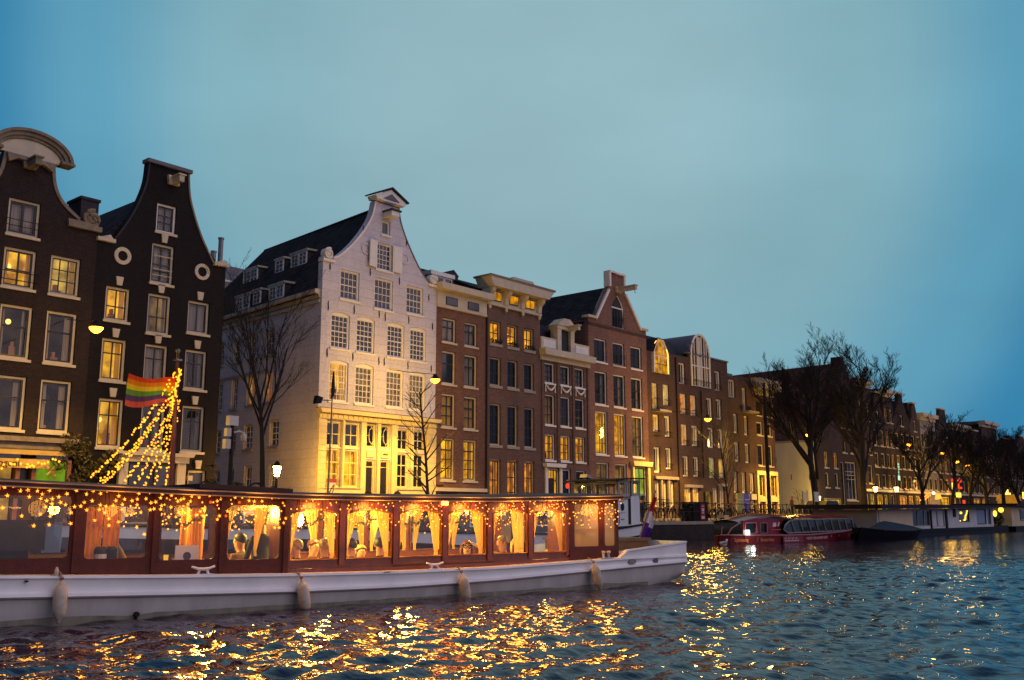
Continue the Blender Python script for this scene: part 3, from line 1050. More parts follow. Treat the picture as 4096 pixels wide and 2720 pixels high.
    if hood:
        q = MB()
        n = 14
        for i in range(8):
            th = math.radians(-38 + i * 22)
            rr = .138 * math.cos(th * .75)
            q.v += [(hc.x + rr * math.cos(math.pi * (1.06 + .88 * k / (n - 1)) + math.pi) * -1, hc.y - rr * abs(math.sin(math.pi * k / (n - 1))) * 1.1 + .05, hc.z + .13 * math.sin(th)) for k in range(n)]
        for i in range(7):
            for k in range(n - 1):
                q.f.append((i * n + k, i * n + k + 1, (i + 1) * n + k + 1, (i + 1) * n + k))
        q.build('hood', M[coat], b, smooth=True)
        hb.build('hair', M[hair], b, smooth=True)
    return t

# ================================================================ SETTING: water, quay, street
Q = 1.0      # street level above the water
YQ = 29.0    # quay edge
YF = 36.0    # house fronts


def water_sheet():
    import numpy as np

    def axis(lo, hi, c0, c1, d0, g):
        a = list(np.arange(c0, c1, d0))
        s, x = d0, c1
        while x < hi:
            a.append(x); s *= g; x += min(s, 25)
        a.append(hi)
        s, x = d0, c0 - d0
        left = []
        while x > lo:
            left.append(x); s *= g; x -= min(s, 25)
        left.append(lo)
        return np.array(left[::-1] + a)
    X = axis(-150.0, 420.0, 3.0, 28.0, .050, 1.03)
    Y = axis(-160.0, YQ + .25, 3.0, 16.0, .045, 1.035)
    gx, gy = np.meshgrid(X, Y)
    z = np.zeros_like(gx)
    rng = np.random.default_rng(5)
    dx = np.gradient(X)[None, :] + 0 * gx
    dy = np.gradient(Y)[:, None] + 0 * gx
    cell = np.maximum(dx, dy)
    for i in range(84):
        lam = 0.17 * (1.35 / 0.17) ** rng.random()
        th = math.radians(62) + rng.normal(0, .62)
        k = 2 * math.pi / lam
        amp = 0.0070 * lam ** .86 * rng.uniform(.5, 1.4)
        fade = np.clip((lam / (cell + 1e-6) - 2.5) / 3.0, 0, 1)
        px = gx + .25 * np.sin(gx * .23 + gy * .11 + i); py = gy + .25 * np.sin(gy * .19 - gx * .07 + 2 * i)
        ph = k * (math.cos(th) * px + math.sin(th) * py) + rng.random() * 6.28
        grp = .55 + .45 * np.sin(gx * .31 * math.cos(i) + gy * .29 * math.sin(i) + i * 1.3)
        s = np.sin(ph)
        z += amp * fade * grp * (s + .28 * np.cos(2 * ph))
    # ease the swell down along the quay
    z -= z.mean()
    me = bpy.data.meshes.new('water')
    nx, ny = len(X), len(Y)
    co = np.stack([gx, gy, z], -1).reshape(-1, 3)
    ii, jj = np.meshgrid(np.arange(nx - 1), np.arange(ny - 1))
    a = (jj * nx + ii).ravel()
    fs = np.stack([a, a + 1, a + nx + 1, a + nx], -1)
    me.vertices.add(len(co)); me.vertices.foreach_set('co', co.ravel())
    me.loops.add(fs.size); me.loops.foreach_set('vertex_index', fs.ravel())
    me.polygons.add(len(fs)); me.polygons.foreach_set('loop_start', np.arange(0, fs.size, 4))
    me.polygons.foreach_set('use_smooth', np.ones(len(fs), bool))
    me.update(calc_edges=True)
    o = bpy.data.objects.new('water', me)
    COL.objects.link(o)
    m, nt, N, L, out = new_mat('canal_water')
    b = N.new("ShaderNodeBsdfPrincipled")
    b.inputs["Base Color"].default_value = (.022, .017, .034, 1)
    b.inputs["Roughness"].default_value = 0.03
    b.inputs["IOR"].default_value = 1.333
    b.inputs["Specular Tint"].default_value = (1.0, .90, .98, 1)
    g = N.new("ShaderNodeNewGeometry")
    h = None
    for sc, st, rot in ((2.4, (1, 1, 1), .5), (6.5, (1, 1, 1), 1.2)):
        mp = N.new("ShaderNodeMapping"); mp.inputs["Rotation"].default_value = (0, 0, rot); mp.inputs["Scale"].default_value = (1.0, .55, 1)
        L.new(g.outputs["Position"], mp.inputs[0])
        n = N.new("ShaderNodeTexNoise"); n.inputs["Scale"].default_value = sc; n.inputs["Detail"].default_value = 3; n.inputs["Roughness"].default_value = .55
        L.new(mp.outputs[0], n.inputs["Vector"])
        bp = N.new("ShaderNodeBump"); bp.inputs["Strength"].default_value = .5 if sc < 3 else .38
        bp.inputs["Distance"].default_value = .09 if sc < 3 else .035
        L.new(n.outputs[0], bp.inputs["Height"])
        if h:
            L.new(h.outputs[0], bp.inputs["Normal"])
        h = bp
    L.new(h.outputs[0], b.inputs["Normal"])
    L.new(b.outputs[0], out.inputs[0])
    me.materials.append(m)
    return tag(o, kind='structure')


water_sheet()
MB().box(-150, 420, YQ + .02, YQ + .5, -2.0, Q - .16).build('quay_wall', M['quay'], kind='structure')
MB().box(-150, 420, YQ - .03, YQ + .45, Q - .16, Q + .012).build('kerb', M['kerb'], kind='structure')
MB().add([(-150, YQ + .40, Q), (420, YQ + .40, Q), (420, 400, Q), (-150, 400, Q)], [(0, 1, 2, 3)]).build('street', M['paving'], kind='structure')
MB().box(-150, 420, 34.1, 36.05, Q - .1, Q + .12).build('pavement', M['ledge'], kind='structure')
MB().add([(-150, -160, -3), (420, -160, -3), (420, 30, -3), (-150, 30, -3)], [(0, 1, 2, 3)]).build('canal_bed', M['tar'], kind='structure')

# ================================================================ HOUSES (fronts on y = 36, measured in metres)
S_CROSS = lambda **k: style(**{'cols': 2, 'rows': (.68,), **k})


def trim_along(t, pts, w, y0, y1, name, mat):
    """moulding of width w that follows a gable curve (on its inner side)"""
    n = len(pts)
    P = [Vector((p[0], p[1])) for p in pts]
    inn = []
    for i in range(n):
        d = (P[min(i + 1, n - 1)] - P[max(i - 1, 0)]).normalized()
        inn.append(P[i] + Vector((-d.y, d.x)) * w)
    return MB().ex([tuple(p) for p in P] + [tuple(p) for p in inn[::-1]], y0, y1).build(name, M[mat], t)


def curve(pts, n=5):
    """smooth a polyline (Catmull-Rom)"""
    out = []
    for i in range(len(pts) - 1):
        p0, p1, p2, p3 = pts[max(i - 1, 0)], pts[i], pts[i + 1], pts[min(i + 2, len(pts) - 1)]
        for k in range(n):
            t = k / n
            out.append(tuple(.5 * (2 * p1[a] + (p2[a] - p0[a]) * t + (2 * p0[a] - 5 * p1[a] + 4 * p2[a] - p3[a]) * t * t + (3 * p1[a] - p0[a] - 3 * p2[a] + p3[a]) * t ** 3) for a in (0, 1)))
    out.append(pts[-1])
    return out


def hoist_beam(t, x, z, mat='cream', ln=.9):
    b = MB().box(x - .11, x + .11, YF - ln, YF, z - .14, z + .12).ex([(x - .24, z - .16), (x + .24, z - .16), (x + .30, z + .20), (x - .30, z + .20)], YF - .16, YF - .003)
    b.box(x - .17, x + .17, YF - ln - .05, YF, z + .12, z + .18)
    o = b.build('hoist_beam', M[mat], t)
    MB().tube([(x, YF - ln + .12, z - .14), (x, YF - ln + .12, z - .3), (x + .05, YF - ln + .12, z - .36), (x + .09, YF - ln + .12, z - .31)], .018, 5).build('hook', M['iron'], o)


def anchors(t, pts, y=YF):
    for x, z, h in pts:
        me = cached(('anchor', h), lambda: MB().tube([(0, -.03, -h / 2), (.012, -.03, -h * .2), (-.008, -.03, h * .2), (.012, -.03, h / 2)], [.012, .026, .026, .012], 5), M['iron'])
        inst('wall_anchor', me, t, Vector((x, y, z)) - OFF[t.name])


def keystones(t, xs, z, mat='cream'):
    for x in xs:
        MB().ex([(x - .10, z), (x + .10, z), (x + .15, z + .34), (x - .15, z + .34)], YF - .07, YF + .02).build('keystone', M[mat], t)


# ---- house with the crowned neck gable, far left
H = House('canal_house', 'brown brick house with a curved cream crown on its neck gable, at the far left', 11.55, 17.155, 'brick_brown',
          [(11.55, .9), (17.155, .9), (17.155, 12.2), (16.42, 12.25)] + curve([(16.42, 12.55), (15.75, 13.05), (15.42, 13.62), (15.30, 14.4)]) +
          curve([(13.46, 14.4), (13.34, 13.62), (13.0, 13.05), (12.32, 12.55)]) + [(12.32, 12.25), (11.55, 12.2)],
          group='canal houses along the far quay')
h1 = H.t
H.win(13.80, 14.93, 11.43, 12.77, style(cols=2, rows=(), kind='curt', curt='curtain_grey', sash='dark_sash', sw=.09))
H.win(13.80, 14.93, 9.48, 10.93, style(cols=2, rows=(.45,), kind='lit', room='lit_yellow', sw=.06))
H.win(15.47, 16.58, 9.48, 10.95, style(cols=3, rows=(.36, .68), kind='lit', room='lit_pale', sw=.035))
H.win(12.10, 13.21, 9.48, 10.93, style(cols=2, rows=(.45,), kind='dark'))
for x in (12.15, 13.85, 15.49):
    H.win(x, x + 1.12, 6.90, 8.83, style(cols=1, rows=(.62,), kind='lit', room='room_dark', curt='curtain_grey', sw=.07))
    H.win(x, x + 1.12, 4.37, 6.27, style(cols=1, rows=(.62,), kind='lit', room='room_dark', curt='curtain_grey', sw=.06))
H.finish(10, 12.2)
H.gable_roof(12.1, 14.3, 10, y0=36.32, x0=11.6, x1=17.1)
trim_along(h1, curve([(16.42, 12.55), (15.75, 13.05), (15.42, 13.62), (15.30, 14.4)]), .12, 35.94, 36.1, 'gable_trim', 'stone')
trim_along(h1, curve([(13.46, 14.4), (13.34, 13.62), (13.0, 13.05), (12.32, 12.55)]), .12, 35.94, 36.1, 'gable_trim', 'stone')
def crown_ring(ra, rb, za, zb, y0, name, mat):
    A = [(14.38 + ra * math.cos(math.radians(q)), 14.44 + za * math.sin(math.radians(q))) for q in range(6, 175, 7)]
    B = [(14.38 + rb * math.cos(math.radians(q)), 14.44 + zb * math.sin(math.radians(q))) for q in range(6, 175, 7)]
    return MB().ex(A + B[::-1], y0, 36.28).build(name, M[mat], h1)


crown_ring(1.52, 1.40, 1.00, .89, 35.70, 'crown_moulding', 'stone')
crown_ring(1.40, 1.25, .888, .75, 35.80, 'crown_moulding', 'stone')
crown_ring(1.25, 1.14, .748, .64, 35.88, 'crown_moulding', 'stone')
MB().ex([(14.38 + 1.14 * math.cos(math.radians(q)), 14.42 + .65 * math.sin(math.radians(q))) for q in range(0, 181, 9)], 35.95, 36.27).build('crown_panel', M['cream'], h1)
MB().box(15.45, 15.95, 35.70, 36.28, 14.42, 14.52).box(12.81, 13.31, 35.66, 36.28, 14.42, 14.52).build('crown_foot', M['stone'], h1)
MB().ex([(13.5, 14.36), (15.26, 14.36), (15.15, 14.05), (14.85, 14.22), (13.9, 14.22), (13.6, 14.05)], 35.80, 35.995).build('gable_ornament', M['stone'], h1)
for sx in (1, -1):
    sc = MB()
    c = (14.38 + sx * 2.48, 12.62)
    sp = [(c[0] + sx * (.36 - .32 * a / 30) * math.cos(a * .42 * sx + 1.4), c[1] + (.36 - .32 * a / 30) * math.sin(a * .42 * sx + 1.4)) for a in range(31)]
    sc.tube([(x, 35.9, z) for x, z in sp], .075, 6)
    sc.lathe([(.30, -.08), (.34, 0), (.30, .08)], 16)
    for i in range(len(sc.v) - 48, len(sc.v)):
        x, y, z = sc.v[i]; sc.v[i] = (x + c[0], 35.98 + z, y + c[1])
    sc.ex([(c[0] - sx * .9, 12.16), (c[0] + sx * .38, 12.16), (c[0] + sx * .38, 12.34), (c[0] - sx * .5, 12.44), (c[0] - sx * .95, 12.42)][::sx], 35.84, 36.05)
    sc.build('scroll', M['stone'], h1, smooth=False)
hoist_beam(h1, 14.38, 14.12, 'stone', .8)
for z in (10.02, 9.72):
    MB().tube([(13.65, 35.9, z), (15.1, 35.9, z)], .018, 5).build('window_rail', M['iron'], h1)
for z in (11.95, 11.72):
    MB().tube([(13.65, 35.9, z), (15.1, 35.9, z)], .016, 5).build('window_rail', M['iron'], h1)
# its shopfront
MB().ex([(11.6, 3.95), (16.75, 3.95), (16.85, 4.12), (11.6, 4.12)], 35.55, 35.998).box(11.6, 16.7, 35.7, 35.998, 3.70, 3.948).build('shop_cornice', M['stone'], h1)
MB().box(11.6, 16.7, 35.74, 35.998, 3.50, 3.698).build('shop_frieze', M['shop_yellow'], h1)
for a, b in ((11.9, 13.0), (13.4, 14.9), (15.45, 16.6)):
    MB().box(a, b, 35.80, 35.99, 3.36, 3.497).build('transom_light', M['glass_dark'], h1)
o = MB().box(12.2, 15.85, 35.60, 35.68, 3.02, 3.34).build('shop_sign', M['shop_yellow'], h1)
lettering('lettering', 'ilinnSogeni', .34, .01, o, (13.35, 35.59, 3.08), 'letter_brown')
for x in (11.7, 13.0, 13.55, 14.75, 15.3, 16.55):
    MB().box(x, x + .15, 35.72, 35.996, 1.0, 3.36).build('shop_post', M['shop_wood'], h1)
MB().box(11.85, 16.55, 35.98, 35.995, 1.0, 3.36).build('shop_backing', M['door_dark'], h1)
MB().box(13.15, 13.55, 35.90, 35.96, 1.9, 2.95).build('shop_pane', M['poster_green'], h1)
MB().box(14.05, 14.65, 35.86, 35.96, 1.15, 3.1).build('shop_door', emit_mat('shop_glow', (.9, .45, .08), .55, .6, 2), h1)
p = MB().box(15.48, 16.52, 35.78, 35.84, 1.75, 3.30).build('green_poster', M['poster_green'], h1)
MB().tube([(15.85, 35.76, 3.1), (16.15, 35.76, 2.75)], .05, 5).tube([(15.85, 35.76, 2.8), (16.15, 35.76, 3.12)], .045, 5).build('poster_mark', M['shop_yellow'], p)
MB().box(15.6, 16.35, 35.765, 35.779, 2.42, 2.56).box(15.62, 16.2, 35.765, 35.779, 2.22, 2.32).build('poster_print', M['shop_yellow'], p)

MB().box(16.55, 17.25, 36.3, 37.4, 12.1, 13.45).box(16.5, 17.3, 36.25, 37.45, 13.45, 13.56).build('chimney', M['slate'], h1)

# ---- black neck-gabled house
g2 = [(17.16, .9), (22.85, .9), (22.85, 11.90), (22.28, 11.95)] + curve([(22.28, 11.95), (21.57, 13.09), (21.02, 14.45), (20.87, 15.55)]) + \
     curve([(19.02, 15.55), (18.92, 14.53), (18.42, 13.15), (17.75, 11.98)]) + [(17.75, 11.9), (17.16, 11.86)]
H = House('canal_house', 'black brick neck gabled house with two round windows and cream keystones', 17.16, 22.85, 'brick_black', g2, group='canal houses along the far quay')
h2 = H.t
H.win(19.53, 20.40, 12.78, 13.98, style(cols=2, rows=(.35, .62), kind='curt', curt='curtain_grey', sw=.05, fr='white'))
H.win(19.43, 20.41, 10.63, 12.27, style(cols=2, rows=(.3, .48), kind='curt', curt='curtain_grey', sw=.06))
c3 = [(17.65, 18.63), (19.41, 20.40), (21.19, 22.18)]
H.grid(c3[:1], 8.83, 10.16, style(cols=2, rows=(.42,), kind='lit', room='lit_yellow'))
H.grid(c3[1:2], 8.56, 10.17, style(cols=2, rows=(.42,), kind='lit', room='lit_dim', curt='curtain_grey'))
H.grid(c3[2:], 8.82, 10.17, style(cols=2, rows=(), kind='curt', curt='curtain_grey'))
H.grid(c3, 6.48, 8.10, [S_CROSS(kind='lit', room='lit_yellow'), S_CROSS(kind='curt', curt='curtain_grey'), S_CROSS(kind='lit', room='room_dark', curt='curtain_grey')])
H.grid([(17.70, 18.69), (19.45, 20.45), (21.21, 22.22)], 3.92, 5.78, [S_CROSS(kind='lit', room='lit_yellow'), S_CROSS(kind='lit', room='room_dark', curt='curtain_grey'), S_CROSS(kind='lit', room='room_dark', curt='curtain_grey')])
H.win(21.62, 22.44, 1.6, 3.17, style(cols=1, rows=(.6,), kind='grey', fr='cream'))
H.finish(11, 11.85)
H.gable_roof(11.8, 14.75, 12, y0=36.32)
trim_along(h2, curve([(19.02, 15.55), (18.92, 14.53), (18.42, 13.15), (17.75, 11.98)]), .07, 35.95, 36.05, 'gable_trim', 'slate')
trim_along(h2, curve([(22.28, 11.95), (21.57, 13.09), (21.02, 14.45), (20.87, 15.55)]), .07, 35.95, 36.05, 'gable_trim', 'stone')
MB().box(18.94, 20.95, 35.86, 36.36, 15.55, 15.70).build('gable_cap', M['lead'], h2)
for a, b in ((17.10, 17.82), (22.22, 22.92)):
    MB().box(a, b, 35.84, 36.3, 11.86, 12.00).ex([(a + .1, 12.0), (b - .06, 12.0), (b - .2, 12.16)], 35.9, 36.1).build('shoulder_stone', M['cream'], h2)
keystones(h2, [19.92], 12.34); keystones(h2, [18.14, 19.92, 21.69], 10.24); keystones(h2, [18.14, 19.92, 21.69], 8.17)
keystones(h2, [18.2, 21.72], 5.85); keystones(h2, [22.03], 3.24)
ring_window(h2, 18.20, 11.44, .35, .20, 'cream', 'lit_amber')
ring_window(h2, 21.72, 11.46, .35, .21, 'cream', 'glass_grey', cross=False)
hoist_beam(h2, 20.15, 15.02, 'cream', .7)
for z in (11.75, 11.2, 10.95):
    MB().tube([(19.5, 35.98, z), (20.35, 35.98, z)], .018, 5).build('window_rail', M['cream'], h2)
MB().box(18.6, 18.95, 35.82, 35.998, 1.0, 3.42).box(21.03, 21.4, 35.82, 35.998, 1.0, 3.42).box(18.5, 21.5, 35.76, 35.998, 3.42, 3.66).ex([(18.45, 3.66), (21.6, 3.66), (21.68, 3.80), (18.38, 3.80)], 35.6, 35.998).build('door_surround', M['cream'], h2)
dd = MB().box(18.95, 21.03, 35.95, 35.997, 1.0, 3.42).build('shop_front', M['door_dark'], h2)
MB().box(19.05, 19.85, 35.90, 35.945, 1.9, 3.3).build('pane', M['glass_dark'], dd)
MB().box(20.1, 20.9, 35.90, 35.945, 1.9, 3.3).build('pane', M['glass_grey'], dd)
MB().box(21.55, 21.75, 35.86, 35.99, 2.75, 2.95).build('name_plate', M['cream'], h2)
MB().tube([(22.3, 35.9, 3.35), (22.5, 35.5, 3.4)], .02, 5).box(22.36, 22.62, 35.35, 35.5, 3.3, 3.42).build('floodlight', M['iron'], h2)

# ---- white spout gabled house on the corner
DIR = Vector((.0980, .9952, 0)); INN = Vector((.9952, -.0980, 0)); P3 = Vector((28.05, 36.0, 0))
gl = curve([(31.13, 16.92), (30.92, 16.09), (30.43, 15.26), (29.73, 14.39), (29.04, 13.74), (28.62, 13.50)])
gr = curve([(35.05, 13.42), (34.48, 13.89), (33.91, 14.60), (33.35, 15.44), (32.95, 16.25), (32.80, 16.92)])
g3 = [(28.05, .9), (35.60, .9), (35.60, 13.22)] + gr + gl + [(28.05, 13.45)]
H = House('canal_house', 'tall whitewashed house with a curved gable, open shutters and yellow shopfront', 28.05, 35.60, 'white_brick', g3, group='canal houses along the far quay')
h3 = H.t
W3 = dict(fr='white', fw=.075, sash='white_sash', sw=.032, sill='white', sh=.09, recess=.07)
H.win(31.66, 32.21, 15.31, 16.06, style(cols=1, rows=(), kind='dark', **{**W3, 'sill': 'white'}))
H.win(31.33, 32.40, 13.46, 14.86, style(cols=(.25, .5, .75), rows=(.2, .4, .6, .8), kind='dark', **W3))
sash1 = dict(cols=4, rows=(.25, .5, .75), rail=.5)
H.win(29.12, 30.29, 11.58, 13.03, style(kind='dark', **sash1, **W3))
H.win(31.28, 32.49, 11.45, 13.02, style(cols=(.25, .5, .75), rows=(.25, .5, .75), kind='dark', **W3))
H.win(33.44, 34.61, 11.55, 13.00, style(kind='dark', **sash1, **W3))
sash2 = dict(cols=4, rows=(.167, .333, .5, .667, .833), rail=.5)
c4 = [(28.65, 29.77), (30.21, 31.35), (32.19, 33.33), (33.75, 34.88)]
H.grid(c4, 9.14, 10.80, style(kind='dark', arch=.10, **sash2, **W3))
H.grid(c4, 6.62, 8.48, [style(kind='lit', room='lit_yellow', arch=.10, **sash2, **W3), style(kind='lit', room='lit_dim', arch=.10, **sash2, **W3),
                        style(kind='curt', curt='curtain_grey', arch=.10, **sash2, **W3), style(kind='curt', curt='curtain_grey', arch=.10, **sash2, **W3)])
# shopfront openings
F3 = dict(fr='front_cream', fw=.07, sash='front_cream', sw=.04, sill=None, recess=.06)
for a, b in ((28.55, 29.46), (29.65, 30.57)):
    H.win(a, b, 4.50, 5.70, style(cols=2, rows=(.5,), kind='dark', **F3))
    H.win(a, b, 2.64, 4.43, style(cols=2, rows=(.33, .66), kind='lit', room='lit_yellow', **F3))
for a, b in ((32.99, 33.79), (34.09, 34.90)):
    H.win(a, b, 4.52, 5.62, style(cols=2, rows=(.5,), kind='dark', **F3))
    H.win(a, b, 2.67, 4.42, style(cols=2, rows=(.33, .66), kind='dark', **F3))
for a, b in ((30.98, 31.60), (31.88, 32.53)):
    H.win(a, b, 4.55, 5.73, style(cols=1, rows=(), kind='dark', **F3))
    H.win(a, b, 1.1, 4.00, style(cols=1, rows=(.9,), kind='dark', glass='door_dark', **F3))
H.finish(3.0, None)
# leaded ovals over the doors
for cx in (31.29, 32.205):
    ov = [(cx + .16 * s, 35.97, 5.14 + z) for s, z in ((0, .40), (.8, .26), (1, .1), (1, -.1), (.8, -.26), (0, -.40), (-.8, -.26), (-1, -.1), (-1, .1), (-.8, .26))]
    MB().tube(ov, .022, 5, closed=True).tube([(cx - .28, 35.975, 5.14), (cx - .16, 35.975, 5.14)], .012, 4).tube([(cx + .16, 35.975, 5.14), (cx + .28, 35.975, 5.14)], .012, 4).tube(
        [(cx, 35.975, 5.54), (cx, 35.975, 5.7)], .012, 4).tube([(cx, 35.975, 4.74), (cx, 35.975, 4.58)], .012, 4).build('leaded_oval', M['cream'], h3)
    MB().box(cx - .27, cx + .27, 35.95, 35.985, 4.10, 4.46).build('door_panel', M['front_cream'], h3)
sb = MB()
for k in range(6):
    sb.box(32.03 + k * .055, 32.07 + k * .055, 35.935, 35.949, 4.24, 4.30 + .02 * (k % 3))
sb.build('door_lettering', M['letter_brown'], h3)
# pilasters, plinth, fascia: butted round the openings
for a, b in ((28.06, 28.50), (29.50, 29.61), (30.62, 30.93), (31.64, 31.84), (32.58, 32.94), (33.84, 34.04), (34.95, 35.59)):
    MB().box(a, b, 35.90, 35.998, 1.12, 5.76).build('pilaster', M['front_cream'], h3)
for k in range(13):
    for a, b in ((28.05, 28.51), (34.98, 35.60)):
        MB().box(a, b, 35.872, 35.899, 2.0 + k * .285, 2.0 + k * .285 + .262).build('board', M['front_cream'], h3)
MB().box(28.05, 35.60, 35.84, 35.996, 5.77, 6.02).build('fascia', M['front_cream'], h3)
for k in range(24):
    x = 28.2 + k * .305
    MB().box(x, x + .25, 35.815, 35.838, 5.81, 5.99).build('fascia_block', M['front_cream'], h3)
MB().ex([(28.0, 6.03), (35.66, 6.03), (35.76, 6.22), (27.92, 6.22)], 35.62, 35.996).build('shop_cornice', M['front_cream'], h3)
MB().box(27.92, 35.76, 35.60, 35.998, 6.222, 6.25).build('cornice_flashing', M['wood_brown'], h3)
for a, b in ((28.52, 30.60), (32.96, 34.93)):
    MB().box(a, b, 35.86, 35.996, 2.02, 2.60).build('stall_riser', M['front_cream'], h3)
    MB().box(a - .03, b + .03, 35.80, 35.996, 2.602, 2.632).build('shop_sill', M['front_cream'], h3)
MB().box(28.62, 29.15, 35.90, 35.94, 2.30, 2.98).build('notice_board', M['sign_pale'], h3)
MB().box(28.60, 29.17, 35.885, 35.90, 2.86, 3.02).build('notice_header', M['sign_red'], h3)
# gable trims, scrolls, pediment
trim_along(h3, gl, .10, 35.93, 36.05, 'gable_trim', 'white')
trim_along(h3, gr, .05, 35.96, 36.05, 'gable_trim', 'lead')
for cx, sx in ((28.33, 1), (35.30, -1)):
    s_ = MB()
    sp = [(cx + (.27 - .24 * a / 26) * math.cos(a * .45 * sx + 1.2), 13.62 + (.27 - .24 * a / 26) * math.sin(a * .45 * sx + 1.2)) for a in range(27)]
    s_.tube([(x, 35.92, z) for x, z in sp], .055, 6)
    s_.ex([(cx + .26 * math.cos(a), 13.62 + .27 * math.sin(a)) for a in [k * .4488 for k in range(14)]], 35.94, 36.25)
    s_.box(cx - .34, cx + .36, 35.88, 36.3, 13.22, 13.34)
    s_.build('scroll', M['white'], h3)
MB().ex([(31.05, 16.98), (32.92, 16.98), (33.04, 17.16), (31.99, 17.66), (30.94, 17.16)], 35.70, 36.34).build('pediment', M['white'], h3)
MB().ex([(30.86, 17.165), (31.99, 17.70), (33.12, 17.165), (33.16, 17.225), (31.99, 17.79), (30.82, 17.225)], 35.60, 36.4).build('pediment_flashing', M['slate'], h3)
MB().ex([(31.45, 17.09), (32.53, 17.09), (31.99, 17.42)], 35.66, 35.698).build('pediment_panel', M['lead'], h3)
hb = MB().box(31.72, 32.25, 35.35, 35.998, 16.20, 16.46).build('hoist_box', M['white'], h3)
MB().box(31.66, 32.34, 35.28, 35.998, 16.46, 16.54).build('hoist_hood', M['slate'], hb)
for cx in (30.66, 33.25):
    ring_window(h3, cx, 14.33, .30, .20, 'white_brick', 'glass_dark', cross=False)
for x0, rz in ((31.33, 150), (32.40, 8)):
    sh = MB().box(0, .56, -.05, 0, 0, 1.36)
    for k, (a, b) in enumerate(((.06, .62), (.72, 1.30))):
        sh.box(.07, .49, -.062, -.051, a, b)
    o = inst('shutter', sh.mesh('shutter'), h3, Vector((x0, 35.97, 13.50)) - OFF[h3.name], (0, 0, math.radians(-rz if x0 < 32 else -8)))
    o.data.materials.append(M['white'])
    if x0 < 32:
        o.rotation_euler = (0, 0, math.radians(190))
        o.location.y -= .06
anchors(h3, [(28.45, 13.0, .35), (30.42, 15.3, .4), (30.95, 13.2, .4), (32.9, 13.1, .4), (28.42, 11.1, .5), (30.0, 11.15, .45), (31.6, 11.2, .45), (32.0, 11.1, .45), (33.6, 11.2, .4), (35.3, 11.1, .4),
             (28.45, 8.85, .45), (30.0, 8.85, .42), (31.65, 8.85, .42), (32.0, 8.85, .42), (33.6, 8.85, .42), (35.25, 8.85, .4), (33.35, 15.2, .3), (35.0, 12.6, .35)])
# the side wall along the alley, with its own windows, cornice and roof
side_h = []
ROT3 = math.atan2(-DIR.y, -DIR.x)
SW = []


def sidewin(t0, t1, z0, z1, st):
    side_h.append(rect(-t1 - .008, -t0 + .008, z0 - .008, z1 + .008)); SW.append((t0, t1, z0, z1, st))


w_s = lambda **k: style(**{**dict(fr='plaster', fw=.07, sash='white_sash', sw=.032, sill='ledge', cols=3, rows=(.25, .5, .75), rail=.5, kind='dark', sh=.09, recess=.07), **k})
for a, b in ((9.40, 10.10), (7.66, 8.40), (6.0, 6.72), (4.2, 5.0)):
    sidewin(a, b, 9.22, 10.50, w_s())
sidewin(9.33, 10.03, 6.80, 8.33, w_s()); sidewin(7.70, 8.40, 6.80, 8.35, w_s()); sidewin(5.98, 6.75, 6.85, 8.4, w_s(kind='lit', room='lit_amber')); sidewin(4.25, 5.05, 6.85, 8.4, w_s(kind='lit', room='lit_orange'))
sidewin(9.30, 9.98, 4.55, 5.77, w_s(cols=2)); sidewin(7.66, 8.2, 4.56, 5.76, w_s(cols=2)); sidewin(5.97, 6.85, 4.62, 5.87, w_s(cols=2)); sidewin(3.42, 4.30, 4.65, 5.95, w_s(cols=2))
sidewin(9.2, 9.8, 2.4, 3.63, w_s(cols=2, rows=(.5,))); sidewin(7.7, 8.3, 2.4, 3.7, w_s(cols=2, rows=(.5,))); sidewin(5.88, 6.62, 2.5, 3.78, w_s(cols=2, rows=(.5,))); sidewin(3.38, 4.13, 2.3, 3.77, w_s(cols=3, rows=(.5,)))
mbs = pierced([(-14.6, .9), (-.02, .9), (-.02, 11.60), (-14.6, 11.60)], side_h, 0, .14)
rotm = Matrix.Rotation(ROT3, 4, 'Z')
mbs.v = [tuple(rotm @ Vector(v) + P3) for v in mbs.v]
mbs.build('side_wall', M['white_brick'], h3)
for a, b, z0, z1, st in SW:
    p = P3 + DIR * ((a + b) / 2) + INN * st['recess']
    window(h3, 0, 0, b - a, z1 - z0, st, pos=(p.x, p.y, z0), rot=ROT3)


def along(t, i, z):
    p = P3 + DIR * t + INN * i
    return (p.x, p.y, z)


def side_prism(prof, t0, t1, name, mat):
    """profile in (inset, z) run along the alley wall"""
    n = len(prof)
    vs = [along(t0, i, z) for i, z in prof] + [along(t1, i, z) for i, z in prof]
    return MB().add(vs, [tuple(range(n)), tuple(range(2 * n - 1, n - 1, -1))] + [(k, k + n, (k + 1) % n + n, (k + 1) % n) for k in range(n)]).build(name, M[mat], h3)


side_prism([(-.32, 11.66), (-.32, 11.84), (.05, 11.86), (.05, 11.44), (-.08, 11.44), (-.14, 11.62)], .1, 14.6, 'eaves_cornice', 'cream')
side_prism([(-.10, 11.22), (-.10, 11.36), (.02, 11.36), (.02, 11.22)], .1, 14.6, 'cornice_band', 'cream')
side_prism([(-.05, 8.43), (-.05, 8.53), (.02, 8.53), (.02, 8.43)], 5.0, 14.6, 'ledge', 'ledge')
rf = MB()
E0, E1 = 11.86, 16.85
rv = [(27.85, 36.34, E0 - .25), (31.92, 36.34, E1), along(12.4, 3.75, E1 + .05), along(14.7, -.25, E0 - .25), along(14.7, 7.8, E0), (35.58, 36.34, E0), (31.9, 36.34, E0 - .3), along(14.7, 3.8, E0 - .3)]
rf.add(rv, [(0, 1, 2, 3), (3, 2, 4), (1, 5, 4, 2), (0, 3, 4, 5)])
rf.build('roof', M['tile_dark'], h3)
rt = MB()
